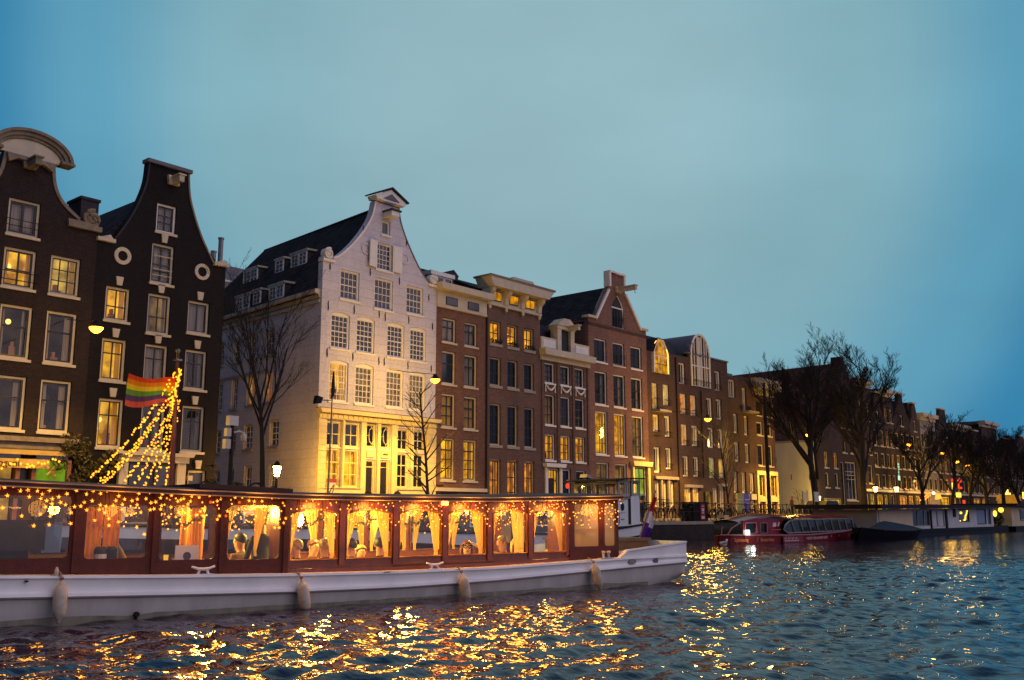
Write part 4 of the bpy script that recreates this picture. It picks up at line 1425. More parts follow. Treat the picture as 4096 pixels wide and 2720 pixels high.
for k in range(40):
    rt.tube([along(.5 + k * .3, 3.82, E1 + .02), along(.5 + k * .3 + .26, 3.82, E1 + .03)], .09, 6)
rt.build('ridge_tiles', M['tile_dark'], h3, kind='stuff')
MB().add([(35.58, 36.34, .9), (35.58, 36.34, E0), along(14.6, 7.6, E0), along(14.6, 7.6, .9), along(14.6, 0, .9), along(14.6, 0, E0)], [(0, 1, 2, 3), (2, 3, 4, 5)]).build('rear_wall', M['white_brick'], h3)
for t0, t1, ins, z0, z1, cols in ((6.7, 7.55, 1.81, 14.18, 14.95, 1), (4.42, 5.97, 1.83, 14.2, 14.95, 2), (9.5, 11.1, 1.83, 14.18, 14.98, 2),
                                  (3.75, 5.18, .18, 12.06, 12.82, 2), (6.15, 6.92, .24, 12.16, 12.88, 1), (7.13, 8.58, .15, 12.04, 12.80, 2)):
    d = MB()
    dp = 1.1
    vs = [along(t0, ins, z0), along(t1, ins, z0), along(t1, ins, z1), along(t0, ins, z1), along(t0, ins + dp, z0), along(t1, ins + dp, z0), along(t1, ins + dp, z1 + .05), along(t0, ins + dp, z1 + .05)]
    d.add(vs, [(0, 1, 2, 3), (0, 3, 7, 4), (1, 5, 6, 2), (3, 2, 6, 7)])
    do = d.build('dormer', M['slate'], h3)
    r_ = MB()
    for a, b, c in ((t0 - .08, t1 + .08, z1),):
        vs = [along(a, ins - .10, c), along(b, ins - .10, c), along(b, ins + dp + .1, c + .03), along(a, ins + dp + .1, c + .03)]
        vs += [(x, y, z + .10) for x, y, z in vs]
        r_.add(vs, [(3, 2, 1, 0), (4, 5, 6, 7), (0, 1, 5, 4), (1, 2, 6, 5), (2, 3, 7, 6), (3, 0, 4, 7)])
    r_.build('dormer_roof', M['cream'], do)
    fr_ = MB(); gp = MB()
    n = cols
    for k in range(n):
        a, b = t0 + (t1 - t0) * k / n, t0 + (t1 - t0) * (k + 1) / n

        def qd(mb, a0, b0, c0, d0, i0, i1):
            vs = [along(a0, i0, c0), along(b0, i0, c0), along(b0, i0, d0), along(a0, i0, d0), along(a0, i1, c0), along(b0, i1, c0), along(b0, i1, d0), along(a0, i1, d0)]
            mb.add(vs, [(0, 1, 2, 3), (7, 6, 5, 4), (0, 4, 5, 1), (1, 5, 6, 2), (2, 6, 7, 3), (3, 7, 4, 0)])
        f = .09
        qd(fr_, a, a + f, z0, z1 - .003, ins - .06, ins - .004); qd(fr_, b - f, b, z0, z1 - .003, ins - .06, ins - .004)
        qd(fr_, a + f, b - f, z0, z0 + f, ins - .06, ins - .004); qd(fr_, a + f, b - f, z1 - f, z1 - .003, ins - .06, ins - .004)
        qd(fr_, (a + b) / 2 - .02, (a + b) / 2 + .02, z0 + f, z1 - f, ins - .05, ins - .02)
        for q in (.36, .68):
            qd(fr_, a + f, b - f, z0 + (z1 - z0) * q - .016, z0 + (z1 - z0) * q + .016, ins - .048, ins - .022)
        qd(gp, a + f - .01, b - f + .01, z0 + f - .01, z1 - f + .01, ins - .018, ins - .006)
    fr_.build('window', M['white'], do); gp.build('pane', M['glass_grey'], do)
MB().lathe([(.11, 0), (.11, .8), (.16, .8), (.16, .9)], 10, (33.9, 38.5, 14.1)).build('flue', M['slate'], h3)

# ---- rear house glimpsed up the alley
RH = thing('rear_house', 'pale house behind the white corner house, with dormers and two metal flues', 'house', (33.5, 53, 1))
MB().box(29.5, 37.0, 53, 62, 1, 14.9).build('wall', M['plaster'], RH)
MB().exx([(53, 14.9), (54.2, 17.3), (60, 17.3), (61.5, 14.9)], 29.6, 36.9).build('roof', M['lead'], RH)
for z0, z1 in ((15.1, 16.0),):
    for x in (31.2, 33.4):
        dm = MB().box(x, x + .8, 52.9, 54.2, z0, z1).build('dormer', M['white'], RH)
        MB().box(x + .12, x + .68, 52.88, 52.895, z0 + .12, z1 - .12).build('pane', M['glass_dark'], dm)
for x, z in ((33.95, 18.2), (34.45, 19.2)):
    MB().lathe([(.16, 0), (.16, z - 17.0), (.2, z - 17.0), (.2, z - 16.9)], 10, (x, 55, 17.0)).build('flue', M['galv'], RH)

# ---- brick house with the deep cream frieze
H = House('canal_house', 'narrow red brown brick house with a deep cream frieze and a boxy roof dormer', 35.60, 39.46, 'brick_red', rect(35.605, 39.455, .9, 12.22), group='canal houses along the far quay')
c = [(36.07, 37.10), (37.77, 38.79)]
T = dict(cols=2, rows=(.64,), rail=.64, sw=.045)
H.grid(c, 10.42, 11.72, style(kind='curt', curt='curtain_grey', **T))
H.grid(c, 8.18, 9.93, [style(kind='grey', glass='glass_dark', **T), style(kind='curt', curt='curtain_grey', **T)])
H.grid(c, 5.90, 7.65, style(cols=2, rows=(.34, .66), rail=.66, kind='curt', curt='curtain_cream'))
H.grid(c, 3.15, 5.33, style(cols=2, rows=(.26, .50, .74), rail=.74, kind='lit', room='lit_yellow'))
H.finish(11, 12.2)
t = H.t
MB().box(35.605, 39.455, 35.90, 36.3, 12.22, 13.14).build('frieze', M['cream'], t)
MB().ex([(35.55, 13.142), (39.55, 13.142), (39.75, 13.48), (35.45, 13.48)], 35.45, 36.4).build('cornice', M['cream'], t)
MB().box(35.60, 39.46, 35.86, 35.898, 12.24, 12.34).build('frieze_moulding', M['cream'], t)
for a, b in ((36.20, 37.09), (37.89, 38.78)):
    f = MB().box(a, b, 35.87, 35.899, 12.42, 12.86).build('window', M['dark_sash'], t)
    MB().box(a + .05, b - .05, 35.86, 35.869, 12.46, 12.82).build('pane', M['glass_grey'], f)
MB().exx([(36.4, 13.2), (39.5, 15.3), (45, 15.3), (47, 13.2)], 35.62, 39.44).build('roof', M['tile_dark_x'], t)
d = MB().box(36.3, 37.66, 36.9, 38.8, 13.45, 14.2).build('dormer', M['slate'], t)
MB().box(35.9, 37.75, 36.75, 39.0, 14.2, 14.42).build('dormer_roof', M['white'], d)
for a, b in ((36.36, 36.98), (37.02, 37.62)):
    f = MB().box(a, b, 36.84, 36.898, 13.5, 14.19).build('window', M['white'], d)
    OFF[f.name] = OFF[t.name]
MB().box(36.43, 36.93, 36.83, 36.838, 13.55, 14.12).box(37.08, 37.56, 36.83, 36.838, 13.55, 14.12).build('pane', M['glass_dark'], d)
MB().box(35.61, 39.45, 35.80, 35.997, 2.58, 2.76).build('string_course', M['cream'], t)
MB().box(36.1, 37.3, 35.95, 35.997, 1.2, 2.5).box(37.7, 38.8, 35.95, 35.997, 1.2, 2.5).build('basement_window', M['door_dark'], t)
MB().box(35.7, 36.2, 35.9, 35.99, 2.9, 3.05).build('name_plate', M['wood_brown'], t)
ch = MB().box(39.0, 39.8, 38.5, 39.4, 13.4, 15.0).ex([(38.95, 15.0), (39.85, 15.0), (39.4, 15.35)], 38.45, 39.45).build('chimney', M['slate'], t)

# ---- house with the bracketed cornice and lit attic
H = House('canal_house', 'dark brick house with a carved cream bracket cornice over three lit attic windows', 39.46, 44.25, 'brick_plum', rect(39.465, 44.245, .9, 12.98), group='canal houses along the far quay')
c = [(39.83, 40.78), (41.32, 42.24), (42.79, 43.70)]
D5 = dict(fr='cream', fw=.07, recess=.14, sill='ledge', sh=.16, sw=.05)
H.grid(c, 10.84, 12.12, style(cols=2, rows=(.5,), kind='lit', room='lit_amber', side=False, **D5))
H.grid(c, 8.48, 10.05, style(cols=2, rows=(.45,), kind='dark', **D5))
H.grid(c, 5.17, 7.46, style(cols=2, rows=(.25, .5, .75), kind='dark', **D5))
H.win(39.86, 40.79, 1.15, 4.38, style(cols=2, rows=(.25, .66), kind='lit', room='lit_orange', **{**D5, 'sill': None}))
H.grid(c[1:], 1.15, 4.38, style(cols=2, rows=(.22, .45, .72), kind='lit', room='lit_orange', **{**D5, 'sill': None}))
H.finish(11, 12.9)
t = H.t
ff = MB().box(39.47, 44.24, 35.90, 36.3, 12.98, 13.95).build('frieze', M['cream'], t)
MB().ex([(39.40, 13.95), (44.32, 13.95), (44.80, 14.48), (39.10, 14.48)], 35.3, 36.5).build('cornice', M['cream'], t)
MB().box(39.05, 44.85, 35.24, 36.6, 14.48, 14.58).build('cornice_cap', M['stone'], t)
MB().ex([(41.0, 14.582), (43.1, 14.582), (42.9, 14.78), (41.2, 14.78)], 35.4, 36.2).build('cornice_crest', M['cream'], t)
for x in (39.60, 41.0, 42.46, 43.98):
    br = MB().exx([(35.898, 13.05), (35.898, 13.94), (35.42, 13.94), (35.50, 13.72), (35.72, 13.5), (35.76, 13.15)], x - .14, x + .14)
    br.ball((x, 35.80, 12.86), .10, 8, 6, (1, .8, 1.4))
    br.build('bracket', M['cream'], t)
MB().box(39.47, 44.24, 35.83, 35.899, 12.99, 13.12).build('frieze_moulding', M['cream'], t)
for a, b in ((39.80, 40.66), (41.28, 42.12), (42.74, 43.60)):
    f = MB().box(a, b, 35.85, 35.899, 13.26, 13.82).build('window', M['dark_sash'], t)
    MB().box(a + .05, (a + b) / 2 - .025, 35.84, 35.849, 13.31, 13.77).build('pane', M['lit_amber'], f)
    MB().box((a + b) / 2 + .025, b - .05, 35.84, 35.849, 13.31, 13.77).build('pane', M['lit_amber'], f)
for k, (a, b) in enumerate(c):
    lb = MB()
    for q in range(3):
        leaves(lb, (a + .2 + q * (b - a - .4) / 2, 35.93, 10.98), (.28, .10, .13), 60, random.Random(k * 5 + q), .05)
    lb.build('window_garland', M['leaf'], t)
    if k:
        bb = MB()
        for q in range(9):
            bb.ball((a + .1 + R.random() * .5, 36.22, 11.0 + R.random() * .6), .022, 5, 4)
        bb.build('candle_lights', M['bulb'], t)
MB().exx([(36.4, 13.9), (39.5, 15.2), (46, 15.2), (47, 13.9)], 39.5, 44.2).build('roof', M['tile_dark_x'], t)
MB().tube([(39.50, 35.94, 1.0), (39.50, 35.94, 12.9)], .05, 6).build('downpipe', M['iron'], t)
MB().box(39.9, 40.74, 36.02, 36.1, 1.0, 1.9).build('door', M['door_dark'], t)

# ---- low house with the stone dormer and festoons
H = House('canal_house', 'low house with white swags under its top windows and a pedimented stone dormer', 44.25, 49.10, 'brick_plum', rect(44.255, 49.095, .9, 10.42), group='canal houses along the far quay')
c = [(44.67, 45.62), (46.16, 47.14), (47.63, 48.59)]
D6 = dict(fr='white', fw=.07, sill='white', sw=.045)
H.grid(c, 9.10, 10.30, style(cols=2, rows=(.3, .6), kind='curt', curt='curtain_grey', **D6))
H.grid(c, 6.60, 8.40, [style(cols=2, rows=(.34, .64), kind='curt', curt='curtain_cream', **D6), style(cols=2, rows=(.34, .64), kind='grey', **D6), style(cols=2, rows=(.34, .64), kind='dark', **D6)])
H.grid(c, 4.53, 6.05, style(cols=2, rows=(.33, .66), kind='lit', room='lit_amber', **D6))
H.win(44.85, 45.98, 1.15, 4.05, style(cols=2, rows=(.78,), kind='lit', room='lit_yellow', **{**D6, 'sill': None}))
H.win(46.20, 47.12, 2.2, 4.05, style(cols=1, rows=(.6,), kind='dark', **D6)); H.win(47.67, 48.62, 2.2, 4.02, style(cols=1, rows=(.6,), kind='dark', **D6))
H.finish(11, 11.0)
t = H.t
MB().box(44.26, 49.09, 35.86, 36.3, 10.422, 10.70).ex([(44.22, 10.702), (49.14, 10.702), (49.24, 11.08), (44.12, 11.08)], 35.5, 36.3).build('cornice', M['cream'], t)
MB().box(44.28, 45.75, 35.92, 36.25, 11.082, 11.82).box(47.45, 49.06, 35.92, 36.25, 11.082, 11.82).build('parapet', M['cream'], t)
for a, b in ((44.45, 45.6), (47.65, 48.9)):
    MB().box(a, b, 35.895, 35.918, 11.22, 11.68).build('parapet_panel', M['white'], t)
dm = MB().box(45.76, 46.14, 35.85, 36.4, 11.1, 12.5).box(47.06, 47.44, 35.85, 36.4, 11.1, 12.5).box(45.72, 47.48, 35.82, 36.5, 12.5, 12.72).build('dormer', M['cream'], t)
MB().ex([(45.66, 12.722), (47.54, 12.722), (46.9, 13.18), (46.3, 13.18)], 35.75, 36.5).build('pediment', M['cream'], dm)
MB().box(46.14, 47.06, 36.1, 37.9, 11.1, 12.5).build('dormer_cheek', M['slate'], dm)
f = MB().box(46.16, 47.04, 36.03, 36.098, 11.12, 12.48).build('window', M['dark_sash'], t)
for i in range(2):
    for j in range(3):
        MB().box(46.21 + i * .42, 46.57 + i * .42, 36.02, 36.028, 11.18 + j * .43, 11.55 + j * .43).build('pane', M['glass_grey'], f)
hoist_beam(t, 46.95, 12.62, 'cream', .9)
MB().exx([(36.35, 11.0), (37.3, 12.9), (44, 12.9), (46, 11.0)], 44.3, 49.05).build('roof', M['slate'], t)
for a, b in c:
    sw = MB()
    pts = [(a + .04 + (b - a - .08) * i / 10, 35.93, 8.98 - .30 * math.sin(math.pi * i / 10)) for i in range(11)]
    sw.tube(pts, [.03 + .035 * math.sin(math.pi * i / 10) for i in range(11)], 6)
    for x in (a + .02, b - .02):
        sw.tube([(x, 35.94, 9.0), (x, 35.94, 8.55)], [.02, .05], 5)
    sw.build('festoon', M['white'], t)
for x in (44.42, 45.88, 47.38, 48.92):
    MB().box(x - .07, x + .07, 35.92, 35.996, 4.4, 10.42).build('pilaster', M['brick_plum'], t)
MB().box(44.62, 44.83, 35.9, 35.997, 1.1, 4.1).box(46.0, 46.18, 35.9, 35.997, 1.1, 4.1).ex([(44.5, 4.12), (46.28, 4.12), (46.36, 4.34), (44.42, 4.34)], 35.7, 35.997).build('door_surround', M['white'], t)
MB().box(44.93, 45.5, 36.02, 36.08, 1.0, 3.5).build('door', M['door_dark'], t)

# ---- spout gable warehouse with the pointed window
g7 = [(49.10, .9), (55.75, .9), (55.75, 13.72), (55.12, 13.78), (53.36, 15.95), (53.18, 16.2), (53.18, 17.10), (51.46, 17.10), (51.46, 16.2), (51.30, 15.95), (49.80, 13.80), (49.10, 13.70)]
H = House('canal_house', 'rose brick house with a spout gable and one pointed arch window', 49.10, 55.75, 'brick_rose', g7, group='canal houses along the far quay')
c = [(49.70, 51.04), (51.76, 53.08), (53.80, 55.12)]
D7 = dict(fr='white', fw=.08, sill='white', sw=.05)
H.grid(c, 10.98, 12.48, style(cols=2, rows=(.33, .62), kind='grey', **D7))
H.grid(c, 8.24, 10.36, style(cols=2, rows=(.3, .6), kind='lit', room='room_dark', curt='curtain_grey', **D7))
H.grid(c, 5.10, 7.80, [style(cols=2, rows=(.25, .5, .72), kind='lit', room='lit_yellow', **D7), style(cols=2, rows=(.25, .5, .72), kind='lit', room='lit_amber', **D7), style(cols=2, rows=(.25, .5, .72), kind='lit', room='lit_dim', **D7)])
H.win(49.77, 51.1, 2.3, 4.60, style(cols=2, rows=(.3, .6), kind='lit', room='lit_dim', **D7))
H.win(51.80, 53.09, 2.3, 4.60, style(cols=2, rows=(.3, .6), kind='lit', room='lit_dim', **D7))
H.win(53.80, 55.40, 1.1, 4.48, style(cols=(.6,), rows=(), kind='lit', room='lit_green', side=False, **{**D7, 'sill': None}))
H.holes.append([(51.72, 13.49), (53.04, 13.49), (53.04, 14.86), (52.85, 15.22), (52.38, 15.68), (51.91, 15.22), (51.72, 14.86)])
H.finish(14, 13.6)
t = H.t
o_ = [(51.72, 13.49), (53.04, 13.49), (53.04, 14.86), (52.85, 15.22), (52.38, 15.68), (51.91, 15.22), (51.72, 14.86)]
f = MB().tube([(x, 36.06, z) for x, z in o_], .055, 4, closed=True).box(51.75, 53.0, 36.02, 36.10, 14.78, 14.86).build('pointed_window', M['white'], t)
MB().ex(o_, 36.11, 36.12).build('pane', M['glass_grey'], f)
MB().box(52.35, 52.41, 36.06, 36.10, 13.55, 14.78).box(51.78, 52.98, 36.065, 36.095, 14.1, 14.15).box(52.06, 52.10, 36.067, 36.093, 13.55, 14.78).box(52.68, 52.72, 36.067, 36.093, 13.55, 14.78).build('glazing_bar', M['dark_sash'], f)
for x0, x1, z0, z1 in ((51.68, 53.10, 13.48, 14.2), (51.72, 53.12, 10.9, 11.7)):
    bl = MB().tube([(x0, 35.88, z1), (x1, 35.88, z1)], .022, 5).tube([(x0, 35.88, z0 + .06), (x1, 35.88, z0 + .06)], .016, 5)
    for k in range(9):
        x = x0 + (x1 - x0) * k / 8
        bl.tube([(x, 35.88, z0 + .06), (x, 35.88, z1)], .011, 4)
    bl.build('balcony_rail', M['iron'], t)
trim_along(t, [(51.30, 15.95), (49.80, 13.80)], .16, 35.88, 36.36, 'gable_coping', 'white')
trim_along(t, [(55.12, 13.78), (53.36, 15.95)], .16, 35.88, 36.36, 'gable_coping', 'white')
MB().box(48.95, 49.86, 35.85, 36.4, 13.72, 13.88).box(55.06, 55.85, 35.85, 36.4, 13.74, 13.88).build('shoulder_stone', M['cream'], t)
MB().box(51.40, 53.24, 35.85, 36.38, 17.10, 17.22).box(51.38, 51.56, 35.88, 36.37, 16.15, 17.098).box(53.08, 53.26, 35.88, 36.37, 16.15, 17.098).build('neck_frame', M['white'], t)
MB().box(49.12, 55.73, 35.93, 35.997, 13.28, 13.42).build('string_course', M['brick_umber'], t)
hoist_beam(t, 52.40, 16.02, 'cream', 1.5)
MB().ex([(49.0, 13.4), (55.85, 13.4), (52.35, 16.35)], 36.32, 52).build('roof', M['tile_dark'], t)
MB().box(53.62, 53.80, 35.85, 35.997, 1.0, 4.52).box(55.42, 55.66, 35.85, 35.997, 1.0, 4.52).ex([(53.56, 4.522), (55.7, 4.522), (55.78, 4.82), (53.48, 4.82)], 35.7, 35.997).build('door_surround', M['front_cream'], t)

# ---- modern brick block with the arched window
g8 = [(55.75, .9), (67.03, .9), (67.03, 12.88), (64.55, 12.88), (61.3, 12.88), (61.3, 12.62), (55.75, 12.42)]
H = House('apartment_block', 'modern dark brick block with a tall white arched window and a lit pointed dormer', 55.75, 67.03, 'brick_umber', g8, group='canal houses along the far quay', cat='building')
N8 = dict(fr='white', fw=.07, sash='white_sash', sw=.05, sill=None, recess=.13, rows=(), side=False)
lit = lambda r, **k: style(**{'cols': (.66,), 'kind': 'lit', 'room': r, **N8, **k})
drk = lambda **k: style(**{'cols': (.66,), 'kind': 'dark', **N8, **k})
H.win(59.90, 60.80, 10.58, 12.10, drk()); H.win(65.03, 65.92, 10.58, 12.08, drk())
H.win(56.32, 57.05, 8.48, 10.27, lit('lit_yellow')); H.win(57.72, 58.53, 8.85, 10.30, lit('lit_pale'))
H.win(59.95, 60.82, 8.42, 9.87, lit('lit_orange')); H.win(61.35, 62.22, 8.40, 9.88, lit('lit_orange')); H.win(63.66, 64.55, 8.40, 9.90, drk()); H.win(65.10, 65.95, 8.40, 9.92, drk())
H.win(56.34, 57.12, 6.95, 8.10, lit('lit_amber')); H.win(57.82, 58.57, 6.68, 8.11, drk(glass='glass_grey'))
H.win(59.98, 60.85, 6.20, 7.67, lit('lit_orange')); H.win(61.40, 62.32, 6.22, 7.69, lit('lit_dim')); H.win(63.68, 64.60, 6.22, 7.69, drk(glass='glass_grey')); H.win(65.15, 66.01, 6.27, 7.69, lit('lit_dim'))
H.win(56.38, 57.16, 4.18, 5.90, drk()); H.win(57.84, 58.62, 4.45, 5.92, drk())
H.win(60.05, 60.90, 4.02, 5.47, drk()); H.win(61.50, 62.32, 4.05, 5.46, drk()); H.win(63.74, 64.63, 4.02, 5.50, lit('lit_green')); H.win(65.17, 66.03, 4.04, 5.46, lit('lit_yellow'))
for a, b in ((56.36, 57.0), (57.25, 57.9), (58.18, 58.85)):
    H.win(a, b, 1.9, 3.65, drk(kind='lit', room='lit_dim'))
H.win(60.15, 61.15, 1.4, 3.24, lit('lit_amber')); H.win(61.3, 62.25, 1.4, 3.24, lit('lit_amber')); H.win(64.1, 64.9, 1.4, 3.3, lit('lit_dim')); H.win(65.05, 65.9, 1.4, 3.4, lit('lit_dim'))
H.holes.append(rect(62.75, 64.0, 1.05, 3.0))
ao = [(61.70, 10.57), (64.12, 10.57), (64.12, 12.84)] + [(62.91 + 1.21 * math.cos(math.radians(a)), 12.84) for a in (0,)][1:] + [(61.70, 12.84)]
H.holes.append(ao)
H.finish(13, 12.3)
t = H.t
MB().box(62.6, 64.2, 36.5, 36.6, 1.0, 3.1).build('doorway', M['door_dark'], t)
arch = [(62.91 + 1.32 * math.cos(math.radians(a)), 12.86 + 1.62 * math.sin(math.radians(a))) for a in range(0, 181, 12)]
aw = MB().tube([(64.18, 35.95, 10.57)] + [(x, 35.95, z) for x, z in arch] + [(61.64, 35.95, 10.57)], .085, 6)
for x in (62.05, 62.46, 62.62, 63.1, 63.5, 63.8):
    zt = 12.86 + 1.62 * math.sqrt(max(0, 1 - ((x - 62.91) / 1.32) ** 2))
    aw.box(x - .035, x + .035, 35.93, 36.0, 10.57, zt)
aw.box(61.7, 64.12, 35.935, 35.995, 12.06, 12.14).box(61.7, 64.12, 35.936, 35.994, 10.57, 10.64)
aw = aw.build('arched_window', M['white'], t)
inner = [(62.91 + 1.27 * math.cos(math.radians(a)), 12.86 + 1.57 * math.sin(math.radians(a))) for a in range(0, 181, 12)]
MB().ex([(61.66, 10.57), (64.16, 10.57)] + inner, 36.02, 36.04).build('pane', M['glass_grey'], aw)
MB().box(62.66, 63.08, 36.0, 36.018, 10.6, 14.3).build('white_blind', M['sign_pale'], aw)
vault = [(62.91 + 1.45 * math.cos(math.radians(a)), 12.80 + 1.72 * math.sin(math.radians(a))) for a in range(0, 181, 12)]
MB().ex(vault, 36.06, 44).build('vaulted_roof', M['lead'], t)
MB().exx([(36.5, 12.3), (37.6, 14.0), (44, 14.3), (48.5, 12.3)], 55.3, 61.3).build('roof', M['slate'], t)
MB().box(61.0, 67.08, 35.9, 36.45, 12.882, 12.98).build('parapet_coping', M['lead'], t)
dg = [(56.42, 11.0), (58.26, 11.0), (58.26, 12.45), (57.68, 13.30), (56.95, 13.38), (56.42, 12.45)]
do = MB().tube([(x, 35.85, z) for x, z in dg[1:]], .07, 5).box(56.36, 56.48, 35.8, 36.4, 11.0, 12.45).build('dormer', M['white'], t)
MB().ex(dg, 35.93, 35.98).build('pane', M['lit_amber'], do)
MB().box(57.0, 57.06, 35.88, 35.925, 11, 13.2).box(57.62, 57.68, 35.88, 35.925, 11, 13.2).box(56.5, 58.2, 35.885, 35.92, 12.15, 12.21).build('glazing_bar', M['white'], do)
MB().add([(56.3, 35.75, 12.4), (56.9, 35.75, 13.45), (57.72, 35.75, 13.38), (58.36, 35.75, 12.4), (56.3, 38, 12.4), (56.9, 38, 13.45), (57.72, 38, 13.38), (58.36, 38, 12.4)],
         [(0, 1, 5, 4), (1, 2, 6, 5), (2, 3, 7, 6)]).build('dormer_roof', M['slate'], do)
MB().tube([(56.5, 35.80, 13.0), (56.72, 35.8, 13.2)], .03, 5).tube([(58.0, 35.8, 12.75), (58.16, 35.8, 12.45), (58.16, 35.8, 11.05)], .035, 5).build('light_strip', M['lamp_warm'], do)
for x0, x1, z0, z1 in ((56.40, 58.28, 10.92, 11.62), (56.3, 57.1, 8.42, 9.2), (57.68, 58.58, 8.8, 9.2), (59.88, 60.85, 8.35, 8.75), (61.3, 62.28, 8.35, 8.75), (60.0, 60.9, 6.15, 6.55), (61.36, 62.36, 6.15, 6.55),
                       (56.3, 57.15, 6.6, 7.0), (57.8, 58.6, 6.6, 7.0), (57.8, 58.66, 4.4, 4.8), (60.0, 60.95, 3.98, 4.4), (61.45, 62.36, 3.98, 4.4), (63.7, 64.66, 3.98, 4.4), (65.13, 66.07, 3.98, 4.4), (56.3, 57.95, 1.9, 2.4),
                       (60.1, 61.2, 1.4, 1.9), (61.3, 62.3, 1.4, 1.9), (64.05, 65.95, 1.4, 1.85), (61.62, 64.2, 10.5, 11.0), (65.0, 65.96, 10.55, 11.0), (59.86, 60.84, 10.55, 10.95)):
    bl = MB().tube([(x0, 35.86, z1), (x1, 35.86, z1)], .022, 4).tube([(x0, 35.86, z0 + .05), (x1, 35.86, z0 + .05)], .016, 4)
    n = int((x1 - x0) / .14) + 1
    for k in range(n + 1):
        x = x0 + (x1 - x0) * k / n
        bl.tube([(x, 35.86, z0 + .05), (x, 35.86, z1)], .009, 3)
    bl.build('balcony_rail', M['iron'], t)
MB().box(56.25, 57.75, 35.35, 35.996, 8.28, 8.42).build('balcony_slab', M['ledge'], t)
for a, b, z in ((56.26, 59.2, 3.74), (60.22, 62.44, 3.26), (64.95, 66.1, 3.42)):
    MB().box(a, b, 35.80, 35.996, z, z + .2).build('lintel', M['ledge'], t)
for a, b in ((57.02, 57.22), (57.93, 58.15)):
    MB().box(a, b, 35.88, 35.996, 1.1, 3.72).build('pier', M['ledge'], t)
MB().tube([(59.40, 35.93, 1.0), (59.40, 35.93, 12.4)], .05, 5).tube([(62.80, 35.93, 4), (62.80, 35.93, 10.3)], .05, 5).build('downpipe', M['iron'], t)

# ---- narrow block with flower boxes
H = House('apartment_block', 'narrow dark brick block with three pale panels above the ground floor', 67.04, 71.0, 'brick_umber', [(67.04, .9), (71.0, .9), (71.0, 12.05), (69.0, 12.05), (68.4, 11.9), (67.04, 11.85)], group='canal houses along the far quay', cat='building')
H.win(67.08, 68.22, 10.26, 11.64, drk(cols=3, kind='curt', curt='curtain_cream'))
H.win(69.28, 69.97, 9.35, 11.18, drk(kind='curt', curt='curtain_cream'))
for a, b, z0, z1 in ((67.7, 68.40, 7.55, 9.02), (69.42, 70.08, 7.48, 8.98), (67.70, 68.46, 5.37, 6.82), (69.38, 70.12, 5.33, 6.80), (67.40, 68.05, 3.0, 4.62), (68.68, 69.38, 3.0, 4.60), (69.94, 70.70, 3.0, 4.58)):
    H.win(a, b, z0, z1, drk(kind='grey', glass='glass_dark'))
for a in (67.5, 68.75, 70.0):
    H.win(a, a + .7, 1.1, 2.42, lit('lit_dim'))
H.finish(12, 11.8)
t = H.t
for a in (67.38, 68.66, 69.86):
    MB().box(a, a + .84, 35.85, 35.996, 2.50, 2.94).build('pale_panel', M['sign_pale'], t)
    lb = MB(); leaves(lb, (a + .4, 35.9, 3.02), (.38, .1, .1), 50, random.Random(int(a * 7)), .06); lb.build('flower_box', M['leaf'], t)
MB().box(69.2, 70.85, 35.4, 35.996, 9.22, 9.36).build('balcony_slab', M['ledge'], t)
MB().box(66.95, 68.2, 36.2, 37.6, 11.86, 12.14).build('roof_hatch', M['lead'], t)

# ---- corner house with the cream cornice and yellow shop
H = House('canal_house', 'brick corner house with a cream cornice and a bright yellow shopfront', 71.01, 74.62, 'brick_umber', rect(71.015, 74.615, .9, 10.85), group='canal houses along the far quay')
c = [(71.50, 72.48), (73.06, 74.08)]
H.grid(c, 9.2, 10.4, style(kind='grey', fr='brick_umber')); H.grid(c, 7.62, 8.66, style(kind='dark')); H.grid(c, 5.20, 6.87, style(rows=(.4, .75), kind='dark'))
H.grid([(71.32, 72.28), (73.3, 74.45)], 2.80, 4.43, style(cols=2, rows=(.33, .66), fr='front_cream', kind='lit', room='lit_dim', sill='front_cream'))
H.win(71.5, 72.1, 1.05, 2.3, style(kind='grey', fr='front_cream', cols=1, rows=())); H.win(73.5, 74.2, 1.05, 2.3, style(kind='grey', fr='front_cream', cols=1, rows=()))
H.finish(5, 10.8)
t = H.t
MB().box(71.02, 74.61, 35.9, 36.3, 10.852, 11.25).ex([(70.95, 11.252), (74.68, 11.252), (74.95, 12.1), (70.8, 12.1)], 35.3, 36.4).build('cornice', M['cream'], t)
MB().box(71.02, 74.61, 35.86, 35.998, 4.46, 4.78).box(71.02, 71.30, 35.88, 35.998, 1.0, 4.458).box(72.31, 73.27, 35.88, 35.998, 1.0, 4.458).box(74.48, 74.61, 35.88, 35.998, 1.0, 4.458).build('shop_front', M['front_cream'], t)
MB().box(71.31, 72.30, 35.87, 35.997, 2.38, 2.70).box(73.28, 74.47, 35.87, 35.997, 2.38, 2.70).build('stall_riser', M['front_cream'], t)

